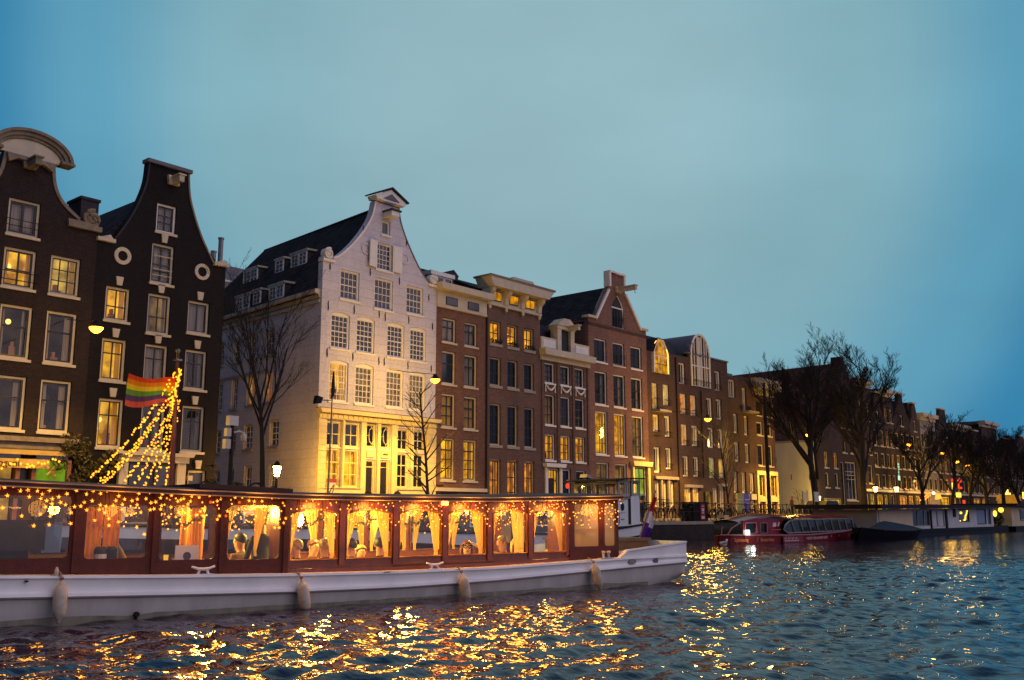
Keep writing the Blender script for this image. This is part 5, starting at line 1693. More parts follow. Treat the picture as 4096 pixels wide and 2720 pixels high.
# ---- far row beyond the lane: first the house with the great tiled roof and the blank white flank
def far_house(x0, x1, top, mat, label, kind, ncol, rows, seed, lit_p=.15, y=YF, shop=None):
    r = random.Random(seed)
    zt = top
    if kind == 'neck':
        cx = (x0 + x1) / 2; w = (x1 - x0)
        zt = top - 2.6
        ol = [(x0, .9), (x1, .9), (x1, zt), (x1 - .1 * w, zt + .15), (cx + w * .22, zt + 1.2), (cx + w * .17, top), (cx - w * .17, top), (cx - w * .22, zt + 1.2), (x0 + .1 * w, zt + .15), (x0, zt)]
    elif kind == 'bell':
        cx = (x0 + x1) / 2; w = (x1 - x0); zt = top - 2.4
        ol = [(x0, .9), (x1, .9), (x1, zt), (x1 - .08 * w, zt + .4), (cx + w * .28, zt + .8), (cx + w * .2, top - .5), (cx + w * .1, top), (cx - w * .1, top), (cx - w * .2, top - .5), (cx - w * .28, zt + .8), (x0 + .08 * w, zt + .4), (x0, zt)]
    elif kind == 'spout':
        cx = (x0 + x1) / 2; w = (x1 - x0); zt = top - 2.8
        ol = [(x0, .9), (x1, .9), (x1, zt), (cx + w * .13, top - .7), (cx + w * .13, top), (cx - w * .13, top), (cx - w * .13, top - .7), (x0, zt)]
    else:
        ol = rect(x0, x1, .9, top)
    H = House('canal_house', label, x0, x1, mat, ol, y=y, group='canal houses along the far quay')
    cw = (x1 - x0) / ncol
    for z0, z1 in rows:
        for k in range(ncol):
            a = x0 + cw * (k + .5); ww = min(1.1, cw * .66)
            q = r.random()
            kd = 'lit' if q < lit_p else 'curt' if q < lit_p + .3 else 'dark'
            H.win(a - ww / 2, a + ww / 2, z0, z1, style(kind=kd, room=r.choice(('lit_amber', 'lit_dim', 'lit_orange')), curt='curtain_grey', cols=2, rows=(.62,), merge=True, side=False, fr='cream', fw=.10))
    if zt < top:
        H.win((x0 + x1) / 2 - .4, (x0 + x1) / 2 + .4, zt - .6, zt + .55, style(kind='dark', merge=True, side=False, rows=(.6,)))
    if shop:
        H.win(x0 + .35, x0 + (x1 - x0) * .55, 1.2, 3.3, style(kind='lit', room=shop, cols=2, rows=(.75,), merge=True, side=False, fr='front_cream', fw=.12))
        H.win(x0 + (x1 - x0) * .64, x1 - .3, 1.1, 3.3, style(kind='lit', room=shop, cols=2, rows=(.75,), merge=True, side=False, fr='front_cream', fw=.12))
    else:
        H.win(x0 + .5, x0 + 1.5, 1.1, 3.3, style(kind='dark', cols=1, rows=(.75,), merge=True, fr='cream', sill=None))
    H.finish(11, zt - .05)
    if zt < top:
        H.gable_roof(zt - .1, top - .7, 11, y0=y + .32)
        MB().box((x0 + x1) / 2 - (x1 - x0) * .19, (x0 + x1) / 2 + (x1 - x0) * .19, y - .12, y + .36, top, top + .14).build('gable_cap', M['cream'], H.t)
    else:
        MB().box(x0 + .02, x1 - .02, y - .12, y + .3, top, top + .35).ex([(x0, top + .352), (x1, top + .352), (x1 + .1, top + .75), (x0 - .1, top + .75)], y - .5, y + .4).build('cornice', M['cream'], H.t)
        H.gable_roof(top + .3, top + 1.0, 10, y0=y + .42)
    if r.random() < .6:
        cx = x0 + (x1 - x0) * r.uniform(.05, .15)
        MB().box(cx, cx + .9, y + 3, y + 3.8, zt, top + r.uniform(.3, 1.2)).build('chimney', M['brick_far'], H.t)
    MB().box(x0, x1, y - .14, y - .003, 3.55, 3.78).build('string_course', M['cream'], H.t)
    return H


wh = House('warehouse', 'corner building with a great brown tiled roof and a blank white flank wall', 82.95, 91.9, 'brick_far', [(82.95, .9), (91.9, .9), (91.9, 13.3), (89.9, 15.55), (82.95, 7.9)], group='canal houses along the far quay', cat='building')
for a, b in ((84.2, 85.0), (86.3, 87.1)):
    wh.win(a, b, 6.9 - 1.4, 6.9, style(kind='lit', room='lit_orange', merge=True, side=False)); wh.win(a, b, 3.75, 5.4 - .35, style(kind='dark', merge=True, rows=()))
for a, b in ((88.4, 89.3), (90.2, 91.1)):
    wh.win(a, b, 9.3, 10.8, style(kind='curt', curt='curtain_grey', merge=True)); wh.win(a, b, 7.0, 8.5, style(kind='curt', curt='curtain_grey', merge=True))
wh.win(87.75, 88.55, 2.2, 6.15, style(cols=1, rows=(.5, .62, .75), kind='dark', fr='cream', merge=False))
wh.win(88.75, 91.3, 2.65, 6.2, style(cols=3, rows=(.55, .66, .76), kind='dark', fr='cream', sash='cream', merge=False))
wh.win(83.65, 87.6, 1.1, 2.80, style(cols=4, rows=(.75,), kind='lit', room='lit_pale', fr='front_cream', merge=True, side=False))
wh.finish(14, None)
t = wh.t
MB().box(82.952, 83.3, 36.34, 52, .9, 7.72).build('flank_wall', M['plaster'], t)
MB().box(82.93, 83.34, 36.0, 52, 7.722, 7.9).build('flank_coping', M['kerb'], t)
MB().add([(82.8, 36.05, 7.75), (89.9, 36.05, 15.6), (91.5, 52, 15.6), (84.4, 52, 7.75), (96.2, 36.05, 8.5), (97.8, 52, 8.5)], [(0, 1, 2, 3), (1, 4, 5, 2), (0, 4, 1), (0, 3, 5, 4), (3, 2, 5)]).build('roof', M['tile_red'], t)
MB().box(89.7, 90.4, 36.2, 37.2, 14.9, 16.15).build('chimney', M['brick_far'], t)
anc = MB()
for y_, z_ in ((36.8, 6.3), (36.9, 4.6), (38.6, 4.65), (40.0, 6.2), (37.2, 2.9)):
    anc.tube([(82.92, y_, z_ - .25), (82.92, y_, z_ + .25)], .03, 5)
anc.build('wall_anchor', M['iron'], t)
MB().box(73.9, 74.5, 40.0, 40.8, 10.8, 13.1).tube([(74.2, 40.4, 13.1), (74.2, 40.4, 13.9)], .12, 8).build('chimney', M['brick_far'], H.t)

ROW4 = ((10.6, 12.0), (8.1, 9.7), (6.0, 7.4), (3.95, 5.3))
far_house(91.92, 95.9, 13.6, 'brick_far', 'dark brick house with pale curtained windows beside the great tiled roof', 'cornice', 2, ((10.4, 12.2), (7.1, 8.6), (4.3, 6.1)), 1, shop='lit_pale')
hh = far_house(95.92, 99.4, 13.4, 'brick_brown', 'brown house with a lit timber shopfront and a lantern at the door', 'bell', 2, ROW4[1:], 2, shop='lit_yellow')
hot = far_house(99.42, 102.0, 13.2, 'brick_far', 'narrow dark house carrying a green lit hotel sign', 'cornice', 2, ROW4, 3, .3)
far_house(102.02, 106.8, 13.9, 'brick_brown', 'wide house with a spout gable and a red lit ground floor', 'spout', 3, ROW4[1:], 4, .12, shop='lit_orange')
far_house(106.82, 110.0, 13.2, 'brick_far', 'narrow house with a bell gable and glowing restaurant front', 'bell', 2, ROW4[1:], 5, .2, shop='lit_amber')
far_house(110.02, 115.0, 11.6, 'plaster_dim', 'pale house lower than its neighbours, halfway along the far row', 'cornice', 3, ((8.6, 10.2), (6.0, 7.4), (3.95, 5.3)), 6, .1)
far_house(115.02, 121.0, 13.3, 'brick_far', 'far house with a red and yellow lit ground floor', 'neck', 3, ROW4[1:], 7, .12, shop='lit_yellow')
far_house(121.02, 127.2, 11.2, 'brick_brown', 'far low house with a straight cornice behind leafless trees', 'cornice', 3, ROW4[1:], 8, .2)
far_house(127.22, 133.2, 11.6, 'brick_far', 'far neck gabled house with an orange awning box in front', 'neck', 3, ROW4[2:], 9, .15, shop='lit_amber')
far_house(133.22, 140.0, 12.4, 'brick_far', 'far wide house with a straight cornice near the right end of the row', 'cornice', 3, ROW4[1:], 10, .15)
far_house(140.02, 147.5, 11.4, 'brick_brown', 'far house with a spout gable near the right end of the row', 'spout', 3, ROW4[2:], 11, .12, shop='lit_dim')
far_house(147.52, 157.0, 12.2, 'brick_far', 'second to last house of the far row at the right', 'bell', 4, ROW4[1:], 12, .1)
far_house(157.02, 172.0, 11.8, 'brick_brown', 'last wide house of the far row at the right', 'cornice', 5, ROW4[1:], 13, .1)
far_house(4.0, 11.5, 13.0, 'brick_brown', 'plain brown house beyond the left edge of the photograph', 'cornice', 3, ROW4, 14, .2)

# ================================================================ TREES
tree('bare_tree', 'slim leafless tree with upright limbs before the white flank of the corner house', (21.55, 30.6, Q), 10.4, 11, .12, rmin=.006, group='bare trees along the quay',
     n=(9, 5, 4, 4, 3), ang=(24, 28, 30, 32, 36), up=.10, trunk=.50, wig=.06, **{'from': (.62, .3, .25, .2, .2)}, len=(.86, .58, .55, .5, .5))
tree('bare_tree', 'thin young leafless tree standing between the white house and the brick house', (29.95, 30.6, Q), 6.0, 12, .075, group='bare trees along the quay', mat='bark_warm',
     levels=3, n=(26, 3, 2), ang=(55, 35, 35), len=(.24, .5, .5), trunk=.97, up=.03, wig=.03, **{'from': (.18, .3, .3)}, rmin=.006)
tree('bare_tree', 'large leafless tree with a forked low limb, in front of the blank white flank wall', (69.6, 30.5, Q), 17.0, 21, .30, lean=(.10, 0), group='bare trees along the quay',
     levels=5, n=(9, 7, 6, 6, 5), ang=(40, 36, 34, 36, 38), len=(.64, .62, .56, .52, .5), up=.095, trunk=.52, wig=.09, **{'from': (.42, .3, .25, .2, .2)}, extra=((3.0, -.42, 1.0, 4.2, .12),), rmin=.011)
tree('bare_tree', 'large spreading leafless tree with one long limb to the right, beside the houseboat', (78.5, 30.5, Q), 16.6, 22, .30, lean=(-.02, 0), group='bare trees along the quay',
     levels=5, n=(9, 7, 6, 6, 5), ang=(42, 36, 34, 36, 38), len=(.64, .62, .56, .52, .5), up=.09, trunk=.52, wig=.09, **{'from': (.42, .3, .25, .2, .2)}, extra=((2.9, 1.05, 1.0, 6.2, .13),), rmin=.011)
tree('bare_tree', 'slender young leafless tree in front of the modern brick block', (56.2, 30.4, Q), 6.5, 13, .06, group='bare trees along the quay',
     levels=3, n=(16, 4, 3), ang=(38, 35, 35), len=(.42, .5, .5), trunk=.95, up=.04, wig=.04, **{'from': (.22, .3, .3)}, rmin=.008)
for k, (x, h, r0, sd, lab) in enumerate(((92.5, 11.0, .22, 31, 'leafless tree with dense low twigs behind the houseboat roof, left of the hotel sign'), (101.0, 12.2, .2, 32, 'upright leafless tree with brush shaped crown right of the hotel sign'),
                                        (106.5, 11.3, .2, 33, 'leafless tree with narrow crown next to the brush shaped one'), (113.0, 10.6, .24, 34, 'leafless tree in front of the low pale house of the far row'),
                                        (119.0, 11.8, .26, 35, 'tall dark leafless tree above the right half of the houseboat'), (127.5, 11.2, .26, 36, 'broad leafless tree before the orange awning box'),
                                        (136.0, 11.4, .28, 37, 'round headed leafless tree near the right edge'), (146.0, 11.8, .28, 38, 'last leafless tree at the right edge of the quay'))):
    tree('bare_tree', lab, (x, 30.5, Q), h, sd, r0, group='bare trees along the quay', levels=5, n=(8, 6, 5, 5, 4), ang=(34 if k in (1, 2) else 42, 34, 36, 38, 40), up=.10, trunk=.5, wig=.09, rmin=.014, **{'from': (.4, .3, .25, .2, .2)})
tree('small_tree', 'small leafless shrub tree against the blank white flank wall', (80.0, 36.6, Q), 3.6, 41, .04, group='bare trees along the quay', levels=3, n=(9, 4, 3), ang=(40, 36, 36), len=(.7, .5, .5), trunk=.5, rmin=.008, **{'from': (.35, .3, .3)})

# ivy on the left shopfront
IV = thing('climbing_vine', 'withered climbing vine over the corner between the two left houses', 'plant', (16.95, 35.7, Q))
v_ = MB()
for k in range(5):
    v_.tube([(16.9 + R.uniform(-.2, .3), 35.85, 1.0), (16.8 + R.uniform(-.3, .4), 35.8, 2.4), (16.7 + R.uniform(-.5, .6), 35.75, 3.9)], [.03, .02, .01], 5)
v_.build('stem', M['bark_warm'], IV)
lf = MB(); rr = random.Random(3)
for k in range(26):
    leaves(lf, (16.9 + rr.gauss(0, .36), 35.62, 1.5 + rr.random() * 2.6), (.34, .16, .34), 70, rr, .075)
leaves(lf, (18.2, 35.6, 3.4), (.5, .15, .5), 160, rr, .07)
lf.build('foliage', M['leaf_warm'], IV)

# ================================================================ STREET LAMPS
lamp_i = 0


def point(parent, loc, power, col=(1, .60, .22), r=.12):
    l = bpy.data.lights.new('lamp_light', 'POINT')
    l.energy = power; l.color = col; l.shadow_soft_size = r
    o = bpy.data.objects.new('lamp_light', l)
    COL.objects.link(o); o.parent = parent
    o.location = Vector(loc) - OFF.get(parent.name, Vector())
    return o


def spot(parent, loc, power, col=(1, .52, .14), ang=165, r=.14):
    l = bpy.data.lights.new('lamp_light', 'SPOT')
    l.energy = power; l.color = col; l.shadow_soft_size = r
    l.spot_size = math.radians(ang); l.spot_blend = .35
    o = bpy.data.objects.new('lamp_light', l)
    COL.objects.link(o); o.parent = parent
    o.location = Vector(loc) - OFF.get(parent.name, Vector())
    return o


LAMP_W = 3500
for x, z, wx, lab in ((15.44, 7.6, 17.2, 'street lamp hung on a wire between the two dark houses at the left'), (31.62, 7.5, 35.3, 'street lamp hung on a wire before the right corner of the white house'),
                      (56.7, 7.5, 59.2, 'street lamp hung on a wire before the modern brick block'), (72.1, 7.4, 74, 'street lamp hung on a wire before the great tiled roof'),
                      (94.4, 7.85, 97, 'street lamp hung on a wire between the two big trees and the hotel sign'), (104.2, 7.5, 107, 'street lamp hung on a wire right of the hotel sign'),
                      (108.5, 6.8, 112, 'street lamp hung on a wire over the red lit shop'), (111.9, 6.5, 115, 'rightmost street lamp hung on a wire')):
    t = thing('street_lamp', lab, 'street lamp', (x, 32, z), group='street lamps hung on wires over the quay')
    MB().lathe([(.05, .32), (.08, .30), (.14, .18), (.23, .11), (.25, .07), (.23, .07)][::-1], 14, (x, 32, z)).build('lamp_shade', M['iron'], t)
    MB().lathe([(.05, -.13), (.15, -.07), (.22, .02), (.23, .07), (.05, .08)], 12, (x, 32, z)).build('bulb', M['sodium'], t)
    MB().tube([(x, 32, z + .3), (x + .4, 34, z + .62), (x + .8, 36.0, z + 1.0)], .016, 4).build('span_wire', M['iron'], t)
    k_ = .36 if x < 20 else 1.05 if x < 60 else .95 if x < 90 else .35
    point(t, (x, 32, z - .34), LAMP_W * .26 * k_, (1, .53, .075), .38)
    spot(t, (x, 32, z - .40), LAMP_W * .85 * k_, (1, .53, .075), 140, .40)

# post lantern by the white flank
LX, LY = 24.85, 34.5
t = thing('post_lantern', 'lit four sided lantern on a short post beside the white flank wall', 'lantern', (LX, LY, Q))
MB().tube([(LX, LY, Q), (LX, LY, 1.6), (LX, LY, 2.98)], [.09, .06, .045], 8).build('post', M['iron'], t)
MB().lathe([(.10, 2.98), (.20, 3.38), (.19, 3.39)], 4, (LX, LY, 0)).build('lantern_glass', M['lantern_glass'], t)
MB().lathe([(.25, 3.39), (.12, 3.54), (.04, 3.62)], 4, (LX, LY, 0)).build('cap', M['iron'], t)
# wall and post lanterns along the far row
for k, (x, y, z, lab) in enumerate(((80.6, 35.2, 2.7, 'lit lantern on a post in front of the blank white flank wall'), (94.0, 35.3, 3.75, 'lit wall lantern left of the timber shopfront'), (99.6, 35.3, 3.85, 'lit wall lantern right of the timber shopfront'))):
    t = thing('wall_lantern', lab, 'lantern', (x, y, Q), group='lanterns along the far row')
    MB().tube([(x, y, Q), (x, y, z - .25)], .04, 6).build('post', M['iron'], t)
    MB().lathe([(.12, -.25), (.22, .18), (.2, .2)], 6, (x, y, z)).build('lantern_glass', M['lantern_far'], t)
    MB().lathe([(.25, .2), (.05, .42)], 6, (x, y, z)).build('cap', M['iron'], t)
    if k == 0:
        point(t, (x, y - .4, z), 420, (1, .66, .14), .2)

# hotel sign and other signs of the far row
t = thing('hotel_sign', 'tall narrow green lit sign reading HOTEL downwards', 'sign', (100.3, 35.3, 5.0))
MB().box(100.05, 100.6, 35.24, 35.32, 4.75, 6.62).build('sign_box', M['iron'], t)
MB().box(100.04, 100.56, 35.2, 35.235, 4.75, 5.2).build('sign_panel', M['green_sign'], t)
for k, ch_ in enumerate('HOTEL'):
    lettering('letter', ch_, .42, .02, t, (100.32, 35.2, 6.27 - k * .27), 'green_sign', (1.25, .62, 1), 'CENTER')
t = thing('neon_front', 'cluster of red and yellow lit restaurant signs in the far row', 'sign', (118, 35.2, Q))
for x0, x1, z0, z1, m in ((116.8, 117.5, 5.0, 5.35, 'red_glow'), (116.9, 117.15, 3.5, 4.9, 'yellow_glow'), (119.7, 120.15, 5.0, 5.5, 'red_glow'), (119.05, 119.3, 4.3, 5.3, 'red_glow'), (119.8, 120.2, 4.25, 4.5, 'red_glow'), (118.2, 119.6, 3.3, 3.8, 'yellow_glow'), (120.4, 121.0, 2.6, 3.0, 'red_glow')):
    MB().box(x0, x1, 35.1, 35.22, z0, z1).build('lit_panel', M[m], t)
point(t, (118.4, 34.2, 3.6), 260, (1, .5, .12), .4)
t = thing('heated_terrace', 'orange glowing parasol heater terrace with red lights, left of the far shops', 'terrace', (105, 34.0, Q))
MB().tube([(101.8, 33.8, 2.75), (104.6, 33.8, 3.5)], .06, 6).tube([(102.4, 33.8, 2.65), (105.0, 33.8, 3.35)], .05, 6).build('heater_tube', emit_mat('heater', (1, .28, .03), 2.6), t)
MB().ball((106.0, 33.8, 3.55), .14, 8, 5).build('white_bulb', M['lamp_white'], t)
MB().ex([(106.6, 2.9), (107.9, 3.0), (107.6, 3.4), (106.9, 3.45)], 33.6, 33.9).build('lit_canopy', emit_mat('canopy_glow', (1, .35, .04), 2.0), t)
MB().box(103.5, 106.2, 33.5, 34.6, Q, 2.4).build('terrace_screen', M['red_boat'], t)
t = thing('awning_box', 'orange lit tent box on the far quay', 'stall', (130, 33, Q))
MB().box(128.4, 132.2, 32, 33.6, Q, 3.0).ex([(128.2, 3.0), (132.4, 3.0), (131.6, 3.7), (129.0, 3.7)], 31.9, 33.7).build('tent', emit_mat('lit_tent', (.85, .34, .03), .55, .3, 2), t)
t = thing('round_sign', 'round dark sign on a bracket over the far shops', 'sign', (103.8, 35.0, 4.3))
MB().tube([(103.8 + .42 * math.cos(a * .524), 34.9, 4.35 + .42 * math.sin(a * .524)) for a in range(12)], .12, 6, closed=True).build('rim', M['sign_pale'], t)
MB().ex([(103.8 + .36 * math.cos(a * .524), 4.35 + .36 * math.sin(a * .524)) for a in range(12)], 34.88, 34.94).build('disc', M['iron'], t)
MB().tube([(103.8, 34.9, 4.8), (103.8, 36, 4.9)], .03, 4).build('bracket', M['iron'], t)
t = thing('violet_lights', 'short string of violet lights on a far roof edge', 'lights', (116.5, 35.0, 10.2))
for k in range(4):
    MB().ball((115.6 + k * .8, 34.9, 9.85 - .05 * k), .13, 6, 4).build('bulb', M['violet_glow'], t)
for k, (x, z, lab) in enumerate(((136.4, 3.6, 'pale lit window sign near the right end of the row'), (144.8, 3.4, 'yellow lit lantern box by the last trees'), (152.0, 2.6, 'twin green yellow lights at the right edge'))):
    t = thing('light_box', lab, 'sign', (x, 34.6, Q), group='lit boxes at the far end')
    MB().box(x, x + .9, 34.5, 34.7, z, z + .9).box(x + 1.2, x + 1.9, 34.5, 34.7, z - .3, z + .5).build('lit_panel', M[('lamp_warm', 'yellow_glow', 'poster_green')[k]], t)
    MB().tube([(x + .4, 34.6, Q), (x + .4, 34.6, z)], .05, 5).build('post', M['iron'], t)

# ================================================================ QUAY FURNITURE
t = thing('quay_railing', 'thin black railing along the quay edge behind the parked bicycles', 'railing', (45, 29.15, Q))
MB().tube([(33, 29.15, 2.02), (66, 29.15, 2.02)], .022, 5).build('top_rail', M['iron'], t)
MB().tube([(33, 29.15, 1.55), (66, 29.15, 1.55)], .018, 5).build('mid_rail', M['iron'], t)
pm = cached(('post', 'rail'), lambda: MB().tube([(0, 0, 0), (0, 0, 1.04)], [.035, .028], 6).ball((0, 0, 1.06), .045, 6, 4), M['iron'])
for k in range(18):
    inst('post', pm, t, Vector((33.2 + k * 1.9, 29.15, Q)) - OFF[t.name])


def bicycle():
    b = thing('bicycle', 'dark bicycle parked against the quay railing', 'bicycle', (0, 0, 0), group='bicycles parked along the quay', frame=False)
    b['label'] = 'dark bicycle parked against the quay railing'
    for x in (-.54, .54):
        w = MB().tube([(x + .34 * math.cos(a * .314), 0, .36 + .34 * math.sin(a * .314)) for a in range(20)], .022, 5, closed=True).build('wheel', M['black'], b)
        sp = MB()
        for a in range(10):
            sp.tube([(x, 0, .36), (x + .33 * math.cos(a * .628), 0, .36 + .33 * math.sin(a * .628))], .004, 3)
        sp.build('spokes', M['galv'], w)
        fd = MB()
        fd.strip([(x + .39 * math.cos(math.radians(a)), -.03, .36 + .39 * math.sin(math.radians(a))) for a in range(10, 171, 20)], [(x + .39 * math.cos(math.radians(a)), .03, .36 + .39 * math.sin(math.radians(a))) for a in range(10, 171, 20)])
        fd.build('mudguard', M['black'], b)
    f = MB()
    bb = (-.10, 0, .30); st = (-.22, 0, .82); hd = (.36, 0, .86)
    for p, q in (((-.54, 0, .36), bb), ((-.54, 0, .36), st), (bb, st), (bb, hd), ((-.19, 0, .62), (.38, 0, .74)), ((.54, 0, .36), hd), (hd, (.32, 0, 1.02))):
        f.tube([p, q], .018, 5)
    f.build('frame', M['iron'], b)
    MB().tube([(.16, -.27, 1.0), (.30, -.2, 1.05), (.33, 0, 1.04), (.30, .2, 1.05), (.16, .27, 1.0)], .014, 5).build('handlebar', M['galv'], b)
    MB().tube([(-.22, 0, .80), (-.24, 0, .92)], .014, 5).exz([(-.40, -.09), (-.36, .09), (-.14, .03), (-.10, 0), (-.14, -.03)], .92, .97).build('saddle', M['black'], b)
    MB().box(-.85, -.35, -.07, .07, .72, .735).tube([(-.8, 0, .72), (-.54, 0, .36)], .010, 4).build('carrier', M['iron'], b)
    MB().ball((.46, 0, .84), .05, 6, 4).build('headlamp', M['galv'], b)
    return b


bk = bicycle()
bpos = [(40.3, 29.5, .1), (41.9, 29.55, 3.0), (43.4, 29.5, .2), (45.0, 29.55, .05), (46.0, 29.9, 3.1), (47.2, 29.5, .1), (48.5, 29.5, 3.2), (49.7, 29.6, .1), (52.9, 29.5, .05), (53.9, 29.6, 3.1), (55.0, 29.55, .15), (57.0, 29.6, .1), (58.3, 29.6, 3.0), (60.4, 29.7, .1), (61.7, 29.6, .2), (63.2, 29.6, 3.2), (65.0, 29.6, .1), (66.8, 29.7, 3.1), (34.8, 29.6, .1), (18.9, 29.6, .4)]
for k, (x, y, a) in enumerate(bpos):
    o = bk if k == 0 else copy_tree(bk)
    o.location = (x, y, Q); o.rotation_euler = (R.uniform(-.08, .08), 0, a)

# electric box, hire sign, boards, mooring pile
t = thing('junction_box', 'dark street box with a red and white notice, among the parked bicycles', 'street box', (51.0, 29.7, Q))
MB().box(50.2, 51.9, 29.5, 30.2, Q, 2.05).box(50.15, 51.95, 29.45, 30.25, 2.05, 2.12).build('cabinet', M['iron'], t)
n_ = MB().box(50.95, 51.45, 29.44, 29.49, 1.1, 2.0).build('notice', M['sign_red'], t)
MB().box(51.08, 51.32, 29.425, 29.438, 1.45, 1.75).box(51.02, 51.38, 29.425, 29.438, 1.15, 1.3).box(51.05, 51.35, 29.425, 29.438, 1.85, 1.9).build('notice_print', M['letter_pale'], n_)
t = thing('mooring_pile', 'thick wooden mooring pile with a pale cap at the left end of the red boat', 'mooring pile', (47.7, 26.2, -1))
MB().lathe([(.20, -1.0), (.19, .9), (.17, 1.22)], 10, (47.7, 26.2, 0)).build('pile', M['bark_warm'], t)
MB().box(47.45, 47.95, 26.0, 26.4, 1.225, 1.36).build('cap', M['sign_pale'], t)
MB().lathe([(.1, -.03), (.12, 0), (.1, .03)], 10, (48.05, 26.05, 1.08)).build('lamp_disc', M['plastic_white'], t)
for x, m, lab in ((57.5, 'poster_yellow', 'yellow green poster board standing on the quay'), (58.35, 'poster_violet', 'violet poster board standing on the quay')):
    t = thing('poster_board', lab, 'poster board', (x, 30.6, Q))
    MB().box(x, x + .75, 30.5, 30.58, 1.5, 2.75).build('board', M[m], t)
    MB().box(x + .03, x + .09, 30.52, 30.57, Q, 1.5).box(x + .66, x + .72, 30.52, 30.57, Q, 1.5).build('leg', M['iron'], t)
    MB().box(x + .1, x + .65, 30.485, 30.498, 2.3, 2.38).box(x + .1, x + .5, 30.485, 30.498, 2.1, 2.15).build('poster_print', M['letter_pale'], t)
for x, m, lab in ((66.4, 'front_cream', 'cream notice on two posts behind the red tour boat'), (68.3, 'houseboat', 'pale blue notice on two posts behind the red tour boat')):
    t = thing('notice_sign', lab, 'sign', (x, 30.2, Q))
    MB().box(x, x + .8, 30.1, 30.16, 2.3, 3.0).build('board', M[m], t)
    MB().box(x - .03, x + .02, 30.1, 30.15, Q, 3.05).box(x + .78, x + .83, 30.1, 30.15, Q, 3.05).build('post', M['galv'], t)
t = thing('utility_pole', 'dark straight pole in front of the yellow corner shop', 'pole', (68.0, 33.5, Q))
MB().tube([(68.0, 33.5, Q), (68.0, 33.5, 11.2)], [.16, .11], 8).build('pole', M['bark'], t)
t = thing('flag_pole', 'thin grey pole with furled dark pennant at the left corner of the white house', 'pole', (25.2, 31.5, Q))
MB().tube([(25.15, 31.5, Q), (25.2, 31.5, 3.5), (25.25, 31.5, 6.1)], [.05, .04, .03], 6).build('pole', M['galv'], t)
MB().ex([(25.2, 6.05), (25.32, 6.2), (25.34, 6.6), (25.28, 7.2), (25.22, 6.7)], 31.46, 31.54).build('furled_flag', M['coat_dark'], t)
MB().tube([(25.2, 31.5, 6.0), (24.6, 31.5, 5.95)], .02, 5).ex([(24.35, 5.78), (24.62, 5.82), (24.72, 6.06), (24.42, 6.12)], 31.4, 31.6).build('floodlight', M['iron'], t)
MB().tube([(25.2, 31.5, 2.2), (25.4, 31.4, 2.6), (25.3, 31.45, 1.8), (25.15, 31.4, 1.3)], .03, 5).build('cable_coil', M['galv'], t)
t = thing('camera_pole', 'black pole with a white dome camera and boxes near the bare tree', 'camera', (20.3, 31, Q))
MB().tube([(20.3, 31, Q), (20.3, 31, 4.6)], [.09, .07], 8).build('pole', M['iron'], t)
MB().box(20.08, 20.46, 30.86, 31.1, 4.6, 4.95).build('top_box', M['plastic_white'], t)
MB().box(20.02, 20.2, 30.9, 31.1, 4.2, 4.5).box(19.98, 20.2, 30.9, 31.1, 3.75, 4.1).build('side_box', M['sign_pale'], t)
MB().tube([(20.36, 31, 4.35), (20.6, 31, 4.42), (20.78, 31, 4.36)], .035, 6).lathe([(.03, 4.36), (.10, 4.30), (.11, 4.2), (.08, 4.08), (.02, 4.04)][::-1], 10, (20.8, 31, 0)).build('dome_camera', M['plastic_white'], t)
for k, (x, lab) in enumerate(((27.0, 'carved dark stoop posts and chain before the doors of the white house'),)):
    t = thing('stoop_railing', lab, 'railing', (x, 34.5, Q))
    for xx, h in ((29.9, 1.5), (31.7, 1.5), (33.1, 1.35)):
        MB().lathe([(.16, 0), (.10, .2), (.09, h - .35), (.17, h - .3), (.16, h - .1), (.05, h)], 10, (xx, 34.5, Q)).build('post', M['iron'], t)
    MB().tube([(29.9, 34.5, 2.35), (30.8, 34.5, 2.15), (31.7, 34.5, 2.35), (32.4, 34.5, 2.18), (33.1, 34.5, 2.25), (34.6, 34.5, 2.0)], .022, 5).build('chain', M['iron'], t)
bush('tub_plant', 'left of two black tubs with dark shrubs on the quay', (18.75, 29.7, Q), (.4, .35, .3), 200, 5, tub=(.48, 1.05))
bush('tub_plant', 'right of two black tubs with dark shrubs on the quay', (19.65, 29.7, Q), (.4, .35, .28), 200, 6, tub=(.46, 1.08))
bush('shrub', 'ragged brown shrub under the lit post lantern', (21.7, 29.9, Q), (.7, .5, .75), 420, 7, mat='leaf_warm')
bush('shrub', 'dense dark shrub right of the post lantern', (22.4, 29.6, Q), (.6, .4, .55), 380, 8)
bush('shrub', 'bushy clipped shrub before the white door surround', (37.2, 29.9, Q), (.75, .5, .6), 480, 9)
bush('shrub', 'tall dark shrub with a red light, left of the wheelhouse', (39.2, 30.0, Q), (.75, .5, .85), 520, 10)
t = thing('red_light', 'small red lit figure in the dark shrub left of the wheelhouse', 'light', (38.45, 29.7, 2.2))
MB().ball((38.45, 29.6, 2.78), .09, 8, 6, (1, 1, 1.5)).ball((38.48, 29.6, 3.02), .06, 6, 4).build('lamp_body', M['red_glow'], t)
t = thing('hoop_frame', 'black hoop and white tubular frame standing on the quay behind the boat roof', 'frame', (19.0, 27.4, .8))
MB().tube([(18.95 + .38 * math.cos(a * .262), 27.4, 2.0 + .42 * math.sin(a * .262)) for a in range(13)], .03, 6).build('hoop', M['iron'], t)
MB().tube([(18.55, 27.3, .9), (18.62, 27.3, 2.1), (18.8, 27.3, 2.25), (18.95, 27.3, 2.1)], .045, 6).tube([(18.85, 27.3, 2.06), (19.0, 27.3, 2.2), (19.25, 27.3, 2.14), (19.3, 27.3, 2.06)], .045, 6).box(18.5, 19.75, 27.2, 27.5, 1.98, 2.06).build('white_frame', M['plastic_white'], t)
